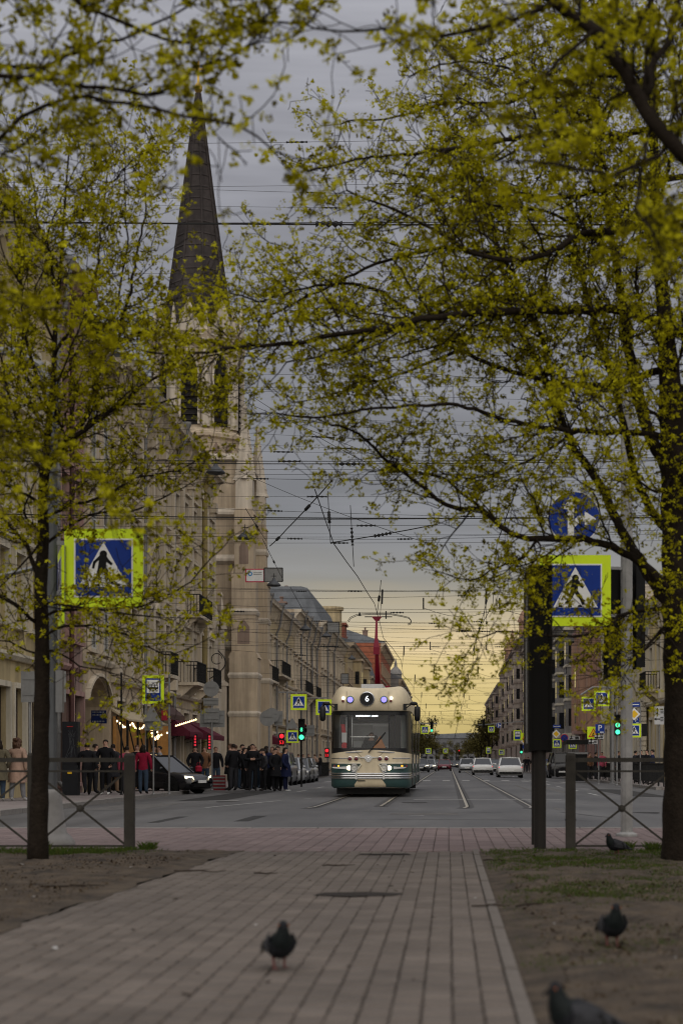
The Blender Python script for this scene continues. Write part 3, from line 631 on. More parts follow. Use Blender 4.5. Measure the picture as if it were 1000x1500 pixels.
q = MB(); q.lathe([(1.6, 0), (1.6, 4.2), (1.85, 4.3), (1.85, 4.7)], (XL - 1.4, 208, 15.6), 'Z', 12); q.build('roof_cistern', mTan, LB[2])
mFarA = plaster('far_brown_stone', (.27, .215, .185)); mFarB = plaster('far_rose_grey', (.36, .305, .265))
RR = [('pale yellow two storey corner house with a dull red tin roof', 89.2, 112, 10.6, mPaleY, mPale, [(5.6, 8.0)], 6, (), 0, 1.6, XR, M('red_tin_roof', (.22, .05, .06), .55, .2, .15)),
      ('pale cream house between the yellow corner house and the salmon house', 112.2, 137, 13.0, mPale, mPale, [(4.9, 7), (8.6, 10.8)], 7, (118, 127), 0, 1.6, XR, None),
      ('salmon brown house with deep bays in the right hand row', 137.2, 160, 14.0, mSalm, mPinkT, [(4.6, 6.6), (8, 10), (11, 12.6)], 7, (140, 150), 0, 1.8, XR, None),
      ('grey house with small white window frames beyond the salmon house', 160.2, 205, 16.4, mGreyP, mGreyP, [(4.6, 6.5), (8, 9.9), (11.3, 13.2)], 9, (), 0, 2, XR, None),
      ('dark brown house with heavy roof gables half hidden by the black sign column', 205.4, 270, 19.0, mFarA, mFarA, [(4.6, 6.5), (8, 9.9), (11.3, 13.2), (14.6, 16.4)], 11, (), 0, 4, XR - .2, None),
      ('brown and pink house with turrets further down the right side', 270.4, 380, 21.0, mFarB, mFarA, [(5, 7), (9, 11), (13, 15), (17, 18.6)], 12, (), 0, 4, XR - .4, None),
      ('far brownish house closing the right hand row', 380.5, 520, 19.0, mFarA, mFarB, [(5, 7), (9, 11), (13, 15)], 10, (), 0, 4, XR - .6, None)]
RB = []
for lab, a, b, h, wm, tm, fl, nc, pp, mn, rh, xf, rm in RR:
    RB.append(building('town_house', lab, -1, xf, a, b, h, wm, tm, fl, nc, 1.3 if a < 200 else 1.7, rh=rh, roofm=rm, mans=mn, pipes=pp, ground=(.6, 3.6, 1.7) if a < 205 else None, hoods=(0, 1, 1, 1) if a < 200 else (), curtains=a < 150, corn=.6 if a < 200 else .8, pil=2 if a < 160 else 0, group='houses along the right side of the street'))
for i in range(18):   # banded white pier at the corner of the pale yellow house
    q = MB(); z = .2 + i * .31; q.box(XR - .42, XR - .165, 104.6, 107.6, z, z + .27); q.build('stone_course', mPale, RB[0])
balcony(RB[0], -1, XR, 97.5, 100.5, 5.3, 1.1); balcony(RB[1], -1, XR, 116.5, 120.5, 4.7, 1.0); balcony(RB[1], -1, XR, 116.5, 120.5, 8.3, 1.0)
for u, hh in ((212, 4), (240, 3.5), (285, 5), (330, 4.5)):
    b = RB[4] if u < 270 else RB[5]; q = MB(); z0 = (19.0 if u < 270 else 21.0); q.prism([(-2.2, 0), (2.2, 0), (2.2, 1.2), (1.4, 1.4), (1.0, hh * .7), (0, hh), (-1.0, hh * .7), (-1.4, 1.4), (-2.2, 1.2)], (XR + .3, u, z0), (0, 1, 0), (0, 0, 1), (1.2, 0, 0)); q.build('roof_gable', mBrn, b)
for u in (275, 345):
    q = MB(); q.lathe([(1.6, 0), (1.6, 3), (1.9, 3.1), (1.3, 4.6), (.5, 5.6), (.1, 7.4)], (XR + .6, u, 21.0), 'Z', 8); q.build('turret', mSalm, RB[5])
for i in range(5):   # bays of the salmon house
    if i % 2 == 0:
        u = 139.5 + i * 4.2; q = MB(); q.prism([(u, 0), (u + .7, .9), (u + 2.4, .9), (u + 3.1, 0)], (XR, 0, 3.9), (0, 1, 0), (-1, 0, 0), (0, 0, 8.3)); q.build('bay', mSalm, RB[2])
b = thing('end_block', 'long low grey building closing the far end of the street', 'building', (5, 820, 0)); q = MB()
for i in range(22):
    for z in (2, 5.4, 8.8):
        pass
q.box(-14, 34, 820, 840, -.4, 13); q.build('wall', M('distant_grey', (.13, .13, .135), .9, 0, .15, .3), b)
q = MB(); q.prism([(-15, 13), (-14, 14.6), (10, 15.6), (33, 14.6), (34.5, 13)], (0, 819.5, 0), (1, 0, 0), (0, 0, 1), (0, 21, 0)); q.build('roof', mRoofM, b)
me = MB().box(-.9, .9, -.15, -.02, 0, 2).mesh('window', mGlass)
for i in range(14):
    for z in (2, 5.4, 8.8): place('window', me, Vector((-12 + i * 3.3, 820, z)) - org_of(b), b)
# ---------------------------------------------------------------- church
mCh = plaster('church_plaster', (.42, .34, .245), .14); mChT = plaster('church_pale_stone', (.48, .42, .34), .12); mSlate = M('dark_slate_spire', (.050, .042, .040), .75, 0, .35, .9, .3, 9, streak=.35); mLouv = M('belfry_louvres', (.02, .018, .018), .8, 0, .2)
ch = thing('church', 'gothic church with tall dark pointed spire behind the cream facade', 'church', (-15.6, 104, 0))
cx, cy = -15.55, 104.0
q = MB(); hw = 3.05; q.box(cx - hw, cx + hw, cy - hw, cy + hw, -.4, 19.3); q.build('tower', mCh, ch)
for z, d in ((8.0, .18), (13.2, .22), (16.0, .25), (19.3, .34)):
    q = MB(); q.lathe([((hw + .02) * 1.414, -.25), ((hw + d) * 1.414, -.05), ((hw + d) * 1.414, .1), ((hw + .02) * 1.414, .35)], (0, 0, 0), 'Z', 4)
    v = [Vector((x, y, zz)) for x, y, zz in q.v]; q.v = [tuple(Matrix.Rotation(R(45), 3, 'Z') @ p + Vector((cx, cy, z))) for p in v]; q.build('string_course', mChT, ch)
for sx in (-1, 1):
    for sy in (-1, 1):
        q = MB(); bx_, by_ = cx + sx * (hw + .25), cy + sy * (hw + .25)
        for (w_, z0, z1) in ((.85, -.4, 7.6), (.72, 7.6, 12.6), (.58, 12.6, 16.2)): q.box(bx_ - w_, bx_ + w_, by_ - w_, by_ + w_, z0, z1 - .35); q.prism([(-w_ - .08, 0), (w_ + .08, 0), (w_ - .1, .35), (-w_ + .1, .35)], (bx_, by_ - w_, z1 - .35), (1, 0, 0), (0, 0, 1), (0, 2 * w_, 0))
        q.build('buttress', mCh, ch)
        for zc, wd in ((1.2, .95), (3.9, .9), (6.2, .9), (10.0, .78), (14.4, .64)):
            q = MB(); q.lathe([(wd * 1.38, -.16), (wd * 1.46, 0), (wd * 1.46, .06), (wd * 1.30, .22)], (0, 0, 0), 'Z', 4); q.v = [tuple(Matrix.Rotation(R(45), 3, 'Z') @ Vector(p) + Vector((bx_, by_, zc))) for p in q.v]; q.build('drip_course', mChT, ch)
        if sy < 0:
            for zc, wd in ((8.1, .36), (12.9, .28)):
                w_ = .725 if zc < 9 else .585; q = MB(); q.prism([(-wd, 0), (wd, 0), (wd, 1.0), (0, 1.5), (-wd, 1.0)], (bx_, by_ - w_ - .01, zc), (1, 0, 0), (0, 0, 1), (0, .02, 0)); q.build('blind_arch', mBrn, ch)
        q = MB(); q.box(bx_ - .5, bx_ + .5, by_ - .5, by_ + .5, 16.2, 18.0); q.lathe([(.75, 0), (.62, .25), (.08, 4.2), (.16, 4.35), (.03, 4.6)], (bx_, by_, 18.0), 'Z', 4)
        for k in range(5): q.lathe([(.02, 0), (.12 , .1), (.02, .22)], (bx_ + sx * (.5 - .09 * k), by_, 18.4 + .7 * k), 'Z', 6); q.lathe([(.02, 0), (.12, .1), (.02, .22)], (bx_ - sx * (.5 - .09 * k), by_, 18.4 + .7 * k), 'Z', 6)
        q.build('pinnacle', mChT, ch)
def octa(r, z, rot=22.5 - 4): return [(cx + r / math.cos(math.pi / 8) * math.cos(R(rot + 45 * i)), cy + r / math.cos(math.pi / 8) * math.sin(R(rot + 45 * i)), z) for i in range(8)]
def octa_rings(mb, rs, m=0):
    b = len(mb.v)
    for r, z in rs: mb.v += octa(r, z)
    for k in range(len(rs) - 1):
        for i in range(8): mb.f.append((b + k * 8 + i, b + k * 8 + (i + 1) % 8, b + (k + 1) * 8 + (i + 1) % 8, b + (k + 1) * 8 + i)); mb.m.append(m)
    return mb
RA = 2.7
q = octa_rings(MB(), [(RA, 19.3), (RA, 20.7), (RA + .18, 20.8), (RA + .18, 21.0), (RA - .3, 21.4), (RA - .3, 26.4), (RA, 26.6), (RA + .1, 27.0), (RA + .1, 27.2), (RA - .3, 27.5)]); q.build('belfry', mCh, ch)
ov = octa(RA - .3, 0)
for i in range(8):   # piers at the belfry angles, lancets between, blind arcade below
    a = Vector(ov[i]); b = Vector(ov[(i + 1) % 8]); m = (a + b) / 2; n = (m - Vector((cx, cy, 0))).normalized(); u = (b - a).normalized(); wl = (b - a).length
    q = MB(); q.lathe([(.30, 0), (.30, 5.0), (.38, 5.1), (.38, 5.4), (.26, 5.5), (.03, 7.6)], (a.x, a.y, 21.4), 'Z', 6); q.build('pier', mChT, ch)
    w2 = .52; lan = [(-w2, 0), (w2, 0), (w2, 3.2), (w2 * .75, 3.9), (0, 4.7), (-w2 * .75, 3.9), (-w2, 3.2)]
    o = m + n * .02; q = MB(); q.prism(lan, (o.x, o.y, 21.55), u, (0, 0, 1), n * .04); lz = q.build('lancet_window', mLouv, ch)
    q = MB()
    for k in range(9): c0 = Vector((o.x, o.y, 21.8 + k * .36)); q.bar(c0 - u * w2 * .96 + n * .1, c0 + u * w2 * .96 + n * .1, .12, .03)
    q.build('louvre', M('louvre_slat', (.035, .03, .028), .8), lz)
    q = MB()
    for a2, b2 in zip(lan[1:], lan[2:] + lan[:1]):
        q.bar(Vector((o.x, o.y, 21.55)) + u * a2[0] * 1.12 + Vector((0, 0, a2[1])) + n * .09, Vector((o.x, o.y, 21.55)) + u * b2[0] * 1.12 + Vector((0, 0, b2[1])) + n * .09, .14, .16, up=n)
    q.build('hood_mould', mChT, lz)
    gbl = MB(); gbl.prism([(-.95, 0), (.95, 0), (0, 2.3)], (m + n * .25) + Vector((0, 0, 26.9)), u, (0, 0, 1), n * .15); gbl.build('gablet', mChT, ch)
    for k in (-.45, .45):
        q = MB(); c0 = Vector(octa(RA, 0)[i]); c1 = Vector(octa(RA, 0)[(i + 1) % 8]); mm_ = (c0 + c1) / 2 + u * k; w3 = .22
        q.prism([(-w3, 0), (w3, 0), (w3, .7), (0, 1.05), (-w3, .7)], mm_ + n * .01 + Vector((0, 0, 19.45)), u, (0, 0, 1), n * .02); q.build('blind_arch', mLouv if False else mBrn, ch)
q = octa_rings(MB(), [(2.15, 27.3), (1.62, 30.4), (.85, 36.4), (.42, 39.9), (.10, 42.6)]); q.poly(octa(.10, 42.6)); sp_ = q.build('spire', mSlate, ch)
for i in range(8):
    q = MB(); q.tube([octa(2.17, 27.3)[i], octa(1.64, 30.4)[i], octa(.87, 36.4)[i], octa(.12, 42.6)[i]], .07, 5); q.build('ridge_roll', mSlate, sp_)
for z_ in np.arange(28.3, 42, .75):
    ra_ = float(np.interp(z_, [27.3, 30.4, 36.4, 39.9, 42.6], [2.15, 1.62, .85, .42, .10])); q = octa_rings(MB(), [(ra_ + .015, z_), (ra_ + .03, z_ + .03), (ra_ + .0, z_ + .12)]); q.build('slate_course', mSlate, sp_)
q = MB(); q.lathe([(.12, 0), (.25, .2), (.25, .45), (.08, .7)], (cx, cy, 42.6), 'Z', 8); q.bar((cx, cy, 43.1), (cx, cy, 44.6), .12, .12); q.bar((cx - .42, cy, 44.1), (cx + .42, cy, 44.1), .1, .12); q.build('cross', M('gilded_cross', (.5, .33, .08), .35, .8), ch)
# nave and aisle behind / beside the tower
q = MB(); q.prism([(-30, -.4), (cx - 1.5, -.4), (cx - 1.5, 14.2), (-22, 22), (-30, 14)], (0, 108, 0), (1, 0, 0), (0, 0, 1), (0, 9.2, 0)); q.build('nave', mCh, ch)
q = MB(); q.box(-16.2, XL - .25, 95.3, 100.9, -.4, 9.2); q.build('aisle', mCh, ch)
q = MB(); q.prism([(-16.2, 12), (-16.2, 9.22), (XL - .1, 9.22), (XL - .1, 9.4), (XL - 1.4, 11.2)], (0, 95.3, 0), (1, 0, 0), (0, 0, 1), (0, 5.3, 0)); q.box(XL - .9, XL - .3, 98.2, 99.6, 9.3, 10.6); q.build('aisle_roof', M('oxblood_roof', (.075, .03, .03), .6, .2, .2), ch)
for i in range(4):
    q = MB(); w3 = .3; q.prism([(-w3, 0), (w3, 0), (w3, 1.0), (0, 1.4), (-w3, 1.0)], (XL - .249, 96.2 + i * 1.2, 6.6), (0, 1, 0), (0, 0, 1), (.02, 0, 0)); q.build('blind_arch', mBrn, ch)
q = MB(); q.box(XL - 2.4, XL - .12, 107.2, 117.3, -.4, 9.6); q.prism([(107.2, 9.6), (117.3, 9.6), (112.2, 12.6)], (XL - 2.4, 0, 0), (0, 1, 0), (0, 0, 1), (2.28, 0, 0)); q.build('porch_gable', mCh, ch)
for y in (107.4, 112.2, 117.0):
    q = MB(); z0 = 9.6 if y != 112.2 else 12.4; q.box(XL - .75, XL + .05, y - .32, y + .32, -.35, z0 + .4); q.lathe([(.5, 0), (.42, .2), (.06, 2.6), (.14, 2.75), (.03, 3.0)], (XL - .35, y, z0 + .4), 'Z', 4)
    for k in range(5): q.lathe([(.02, 0), (.11, .1), (.02, .2)], (XL - .35 + .36 - .065 * k, y, z0 + .7 + .42 * k), 'Z', 6)
    q.build('pinnacle_shaft', mChT, ch)
for y in (97, 100.2):
    q = MB(); q.box(XL - .24, XL + .25, y - .3, y + .3, -.35, 5.6); q.prism([(0, 0), (.62, -.5), (.62, -.62), (0, -.62)], (XL - .24, y - .36, 6.2), (1, 0, 0), (0, 0, 1), (0, .72, 0)); q.box(XL - .24, XL + .1, y - .22, y + .22, 5.6, 9.0); q.lathe([(.34, 0), (.3, .15), (.05, 1.9), (.1, 2.0), (.02, 2.2)], (XL - .1, y, 9.0), 'Z', 4); q.build('buttress', mChT, ch)

for zc, hh in ((8.6, 3.2), (13.7, 1.9), (16.5, 1.9)):   # lancets on the two visible tower faces
    for o_, u_, n_ in ((Vector((cx, cy - hw, 0)), Vector((1, 0, 0)), Vector((0, -1, 0))), (Vector((cx + hw, cy, 0)), Vector((0, 1, 0)), Vector((1, 0, 0)))):
        for k in (-.8, .8):
            q = MB(); q.prism([(-.34, 0), (.34, 0), (.34, hh * .7), (0, hh), (-.34, hh * .7)], o_ + u_ * k + n_ * .012 + Vector((0, 0, zc)), u_, (0, 0, 1), n_ * .02); lw = q.build('lancet_window', mLouv, ch)
            q = MB(); pr = [(-.42, 0), (-.42, hh * .7), (0, hh + .12), (.42, hh * .7), (.42, 0)]
            for p, r_ in zip(pr, pr[1:]): q.bar(o_ + u_ * (k + p[0]) + n_ * .06 + Vector((0, 0, zc + p[1])), o_ + u_ * (k + r_[0]) + n_ * .06 + Vector((0, 0, zc + r_[1])), .12, .12, up=n_)
            q.build('hood_mould', mChT, lw)
def bay(B, side, xf, u0, u1, z0, z1, n, mat, trim):
    q = MB(); xa, xb = sorted((xf + side * .01, xf + side * n)); q.box(xa, xb, u0, u1, z0, z1); b_ = q.build('bay', mat, B)
    q = MB(); xa2, xb2 = sorted((xf + side * .01, xf + side * (n + .2))); q.box(xa2, xb2, u0 - .2, u1 + .2, z1 + .002, z1 + .3); q.box(xa2, xb2, u0 - .15, u1 + .15, z0 - .302, z0 - .002)
    z = z0 + 3.3
    while z < z1 - .5: q.box(min(xf + side * .01, xf + side * (n + .09)), max(xf + side * .01, xf + side * (n + .09)), u0 - .09, u1 + .09, z - .12, z + .12); z += 3.3
    q.build('bay_trim', trim, b_)
    z = z0 + .7
    while z < z1 - 1.5:
        q = MB(); xm = xf + side * n / 2; q.box(xm - .28, xm + .28, u0 - .02, u0 - .004, z, z + 1.7); xs_ = sorted((xf + side * (n + .004), xf + side * (n + .02))); q.box(xs_[0], xs_[1], (u0 + u1) / 2 - .7, (u0 + u1) / 2 + .7, z, z + 1.7); q.build('pane', mGlass, b_); z += 3.3
for B_, side, xf, us, z0, z1, n, m, tr in ((RB[3], -1, XR, (164, 178, 193), 3.9, 14.0, 1.0, mGreyP, mPale), (RB[4], -1, XR - .2, (208, 226, 247), 4.2, 17.5, 1.2, mFarA, mFarB), (RB[5], -1, XR - .4, (276, 298, 322, 350), 4.2, 19.2, 1.4, mFarB, mFarA), (RB[6], -1, XR - .6, (390, 425, 470), 4.2, 17, 1.5, mFarA, mFarB), (RB[2], -1, XR, (152,), 3.9, 12.6, .9, mSalm, mPinkT), (LB[3], 1, XL + .7, (224, 244), 4.2, 14.6, 1.1, mTan, mBeige), (LB[6], 1, XL + 3.0, (360, 385, 410), 4.2, 17, 1.3, mBeige, mGreyP), (LB[7], 1, XL + 2.6, (440, 480, 520), 4.2, 14, 1.3, mFarA, mBeige)):
    for u in us: bay(B_, side, xf, u, u + (3.2 if u < 200 else 4.5), z0, z1, n, m, tr)
# ---------------------------------------------------------------- tram
mTCream = M('tram_cream', (.58, .495, .345), .38, 0, .10, 1.5, streak=.14); mTGreen = M('tram_green', (.032, .066, .064), .38, 0, .08, 2)
mTBlk = M('tram_black_surround', (.010, .010, .011), .35, 0, 0, spec=.25); mInt = M('tram_interior_grey', (.78, .78, .79), .7, 0, .08)
def glass_mat():
    m = bpy.data.materials.new('clear_windscreen'); m.use_nodes = True; t = m.node_tree; l = t.links; t.nodes.remove(t.nodes['Principled BSDF'])
    a = t.nodes.new('ShaderNodeBsdfTransparent'); a.inputs[0].default_value = (.86, .88, .88, 1); g = t.nodes.new('ShaderNodeBsdfGlossy'); g.inputs['Roughness'].default_value = .03
    f = t.nodes.new('ShaderNodeFresnel'); f.inputs[0].default_value = 1.5; x = t.nodes.new('ShaderNodeMixShader'); l.new(f.outputs[0], x.inputs[0]); l.new(a.outputs[0], x.inputs[1]); l.new(g.outputs[0], x.inputs[2])
    l.new(x.outputs[0], t.nodes['Material Output'].inputs[0]); return m
mClear = glass_mat()
eWhite = M('lamp_white_lit', (1, .95, .8), .4, 0, 0, emit=2.2); eWarm = M('headlight_lit', (1, .86, .6), .4, 0, 0, emit=1.7); eViolet = M('violet_marker_lit', (.2, .16, .9), .4, 0, 0, emit=1.1, ecol=(.28, .24, 1))
eRed = M('red_light_lit', (.9, .02, .03), .4, 0, 0, emit=1.0); eGreen = M('green_light_lit', (.05, .9, .45), .4, 0, 0, emit=1.1, ecol=(.08, 1, .5)); eAmber = M('amber_lamp_lit', (1, .4, .03), .4, 0, 0, emit=1.2); eText = M('display_text_lit', (.9, .95, 1), .4, 0, 0, emit=1.6)
mDRed = M('dark_red_lens', (.10, .005, .012), .25, 0, 0)
T = thing('tram', 'cream and green retro tram on route 6 with red pantograph raised', 'tram', (-2.4, 51, -.06)); TX = -2.4
YF = [(0, .0), (.3, .012), (.6, .05), (.75, .085), (.95, .17), (1.1, .32), (1.2, .55), (1.235, .85)]
def yf(x):
    x = abs(x)
    for (a, b), (c, d) in zip(YF, YF[1:]):
        if x <= c: return b + (d - b) * (x - a) / (c - a)
    return .85
REAR = 16.3
def shell(name, rows, cols, matf, mats, skip=None, parent=T, smooth=True, side=True):
    """rows: list of (z(x), yoffset, inset); cols: list of x or function of row index"""
    q = MB(); C = (['L'] if side else []) + list(cols) + (['R'] if side else []); G = []
    for ri, (zf, yo, ins) in enumerate(rows):
        g_ = []
        for c in C:
            x = -1.235 if c == 'L' else 1.235 if c == 'R' else c(ri) if callable(c) else c
            z = zf(x) if callable(zf) else zf; y = REAR if c in ('L', 'R') else yf(x) + yo
            k = 1 - ins; g_.append((x * k, y + (ins * .5 if c not in ('L', 'R') else 0), z))
        G.append(g_)
    n = len(C); q.v = [p for g_ in G for p in g_]
    for i in range(len(rows) - 1):
        for j in range(n - 1):
            if skip and skip(i, j): continue
            q.f.append((i * n + j, i * n + j + 1, (i + 1) * n + j + 1, (i + 1) * n + j)); q.m.append(matf(i, j))
    return q.build(name, mats, parent, smooth, local=True), G
XB = [.50, .48, .37, .35, .40, .42, .28]
ce = [-1.235, -1.2, -1.1, -.95, -.75, -.6, lambda r: -XB[r], 0, lambda r: XB[r], .6, .75, .95, 1.1, 1.2, 1.235]
sag = lambda z, d: (lambda x: z + d * (1 - min(abs(x) / 1.2, 1) ** 2) * -1)
shell('skirt', [(sag(.27, -.05), .05, .05), (sag(.34, -.05), 0, 0), (.54, 0, 0), (.57, 0, 0), (.74, 0, 0), (.77, 0, 0), (1.03, 0, 0)], ce, lambda i, j: 1 if 7 <= j <= 8 else 0, [mTGreen, mTCream])
zb = lambda x: 1.45 - .12 * min(abs(x) / 1.235, 1) ** 1.6
cs = [-1.235, -1.2, -1.165, -1.1, -.95, -.75, -.715, -.665, -.3, 0, .3, .56, .61, .75, .95, 1.11, 1.2, 1.235]
shell('belt_panel', [(1.03, 0, 0), (1.18, -.005, 0), (zb, .0, 0)], cs, lambda i, j: 0, mTCream)
panes = {3: 'a', 4: 'a', 5: 'a', 6: 'a', 8: 'b', 9: 'b', 10: 'b', 11: 'b', 13: 'c', 14: 'c', 15: 'c'}
rowsW = [(zb, .0, 0), (1.5, .01, 0), (2.52, .11, .01), (2.64, .12, .012)]
fr, G = shell('window_surround', rowsW, cs, lambda i, j: 0, mTBlk, skip=lambda i, j: i == 1 and j in panes)
for key in 'abc':
    q = MB(); js = [j for j in panes if panes[j] == key]
    for j in js: q.add([G[1][j], G[1][j + 1], G[2][j + 1], G[2][j]], [(0, 1, 2, 3)])
    q.v = [(a, b + .02, c) for a, b, c in q.v]; q.build('windscreen' if key == 'b' else 'front_side_pane', mClear, T, local=True)
top = lambda x: 3.335 + .07 * min(abs(x) / .9, 1) ** 2 - (max(abs(x) - .9, 0) / .335) ** 2 * .34
mid1 = lambda x: 2.64 + (top(x) - 2.64) * .45
mid2 = lambda x: 2.64 + (top(x) - 2.64) * .82
cr_ = [-1.235, -1.225, -1.2, -1.15, -1.1, -1.02, -.95, -.85, -.75, -.6, -.3, 0, .3, .6, .75, .85, .95, 1.02, 1.1, 1.15, 1.2, 1.225, 1.235]
fs_, GF = shell('front_fascia', [(2.64, .06, 0), (2.66, .02, 0), (mid1, .03, 0), (mid2, .10, .01), (top, .30, .03)], cr_, lambda i, j: 0, mTCream)
q = MB(); tp = [p for p in GF[-1][1:-1]]; rearp = [(a, REAR, c) for a, b, c in tp]; midp = [(a, b + .6, c + .03) for a, b, c in tp]; n = len(tp); q.v = tp + midp + rearp
for k in (0, 1):
    for j in range(n - 1): q.f.append((k * n + j, k * n + j + 1, (k + 1) * n + j + 1, (k + 1) * n + j)); q.m.append(0)
q.build('roof', mTCream, T, True, local=True)
q = MB(); q.box(-1.2, 1.2, 16.25, 16.32, .3, 3.2); q.build('rear_end', mTCream, T, local=True)
q = MB(); q.box(-1.12, 1.12, .9, 16.2, .26, .36); q.build('floor', mInt, T, local=True)
# cab interior: partition, desk, seat, hanging red tally, placard
q = MB(); q.box(-.62, .55, 1.9, 1.95, .4, 2.3); q.box(-.66, .60, 1.88, 1.97, 2.3, 2.42, 1); q.box(.02, .52, 1.86, 1.89, 1.6, 2.2, 2); q.box(-.62, .0, 1.86, 1.89, 1.75, 2.24, 3); q.build('cab_partition', [mInt, mTBlk, M('cab_glass', (.42, .42, .43), .4), M('cab_panel', (.40, .40, .40), .6)], T, local=True)
q = MB(); q.box(-1.0, 1.0, .38, .8, 1.2, 1.46); q.box(-.6, .5, .55, .8, 1.46, 1.53); q.build('dashboard', mTBlk, T, local=True)
q = MB(); q.prism([(-.24, 0), (.24, 0), (.26, .5), (.16, .72), (-.16, .72), (-.26, .5)], (-.02, 1.45, 1.2), (1, 0, 0), (0, 0, 1), (0, .12, 0)); q.build('driver_seat', mTBlk, T, local=True)
q = MB(); q.prism([(-.22, 0), (.20, 0), (.02, .38)], (.27, .32, 1.50), (1, 0, 0), (0, .1, 1), (0, .01, 0)); q.build('placard', M('orange_placard', (.55, .22, .07), .6), T, local=True)
q = MB(); q.bar((-.66, .9, 1.86), (.1, .9, 1.86), .03, .03); q.build('handrail', mChrome, T, local=True)
for x in (-.93, -.80, -.62, .72, .88):
    q = MB(); q.tube([(x, 1.25, .4), (x, 1.25, 2.6)], .022, 8); q.build('grab_pole', M('pole_black', (.02, .02, .02), .4) if x > 0 or x < -.9 else mChrome, T, local=True)
q = MB(); q.box(-1.19, -.98, 1.0, 1.03, 1.45, 2.55); q.box(.92, 1.19, 1.0, 1.03, 1.45, 2.55); q.build('side_blind', M('blind_grey', (.62, .63, .61), .7), T, local=True)
q = MB(); add_text(q, '4733', .20, (-.86, .42, 2.14), (1, 0, 0), (0, 0, 1)); q.prism([(-.13, .1), (-.02, .1), (.0, -.55), (-.1, -.5)], (-.78, .5, 2.1), (1, 0, 0), (0, 0, 1), (0, .01, 0), 1); q.lathe([(.1, 0), (.1, .02)], (-.80, .45, 1.56), 'Y', 14, 1)
q.f = q.f[-(len(q.f)):]; 
q = MB(); q.prism([(-.14, .12), (-.02, .12), (.03, -.3), (.0, -.55), (-.08, -.55), (-.1, -.2)], (-.78, .5, 2.12), (1, 0, 0), (0, 0, 1), (0, .02, 0)); q.lathe([(.1, 0), (.1, .02)], (-.80, .45, 1.58), 'Y', 14); q.build('red_pennant', M('pennant_red', (.55, .01, .015), .6), T, local=True)
q = MB(); q.prism([(-.09, -.15), (.09, -.15), (.09, .15), (-.09, .15)], (-.80, .48, 1.83), (1, 0, 0), (0, 0, 1), (0, .01, 0)); q.build('notice', mWhite, T, local=True)
# lit destination line: a row of small lit segments that nobody can read from here
q = MB(); rr = random.Random(3)
for k in range(20):
    x = -.44 + k * .034; h = .035 if k in (7, 14) else .048
    if k in (13,): continue
    q.box(x, x + .009, .135, .14, 2.46, 2.46 + h); q.box(x + .016, x + .024, .135, .14, 2.46, 2.46 + h * rr.choice((.6, 1)))
    q.box(x, x + .024, .134, .139, 2.46 + h * rr.choice((.4, .8)), 2.46 + h * .99)
q.build('destination_text', eText, T, local=True)
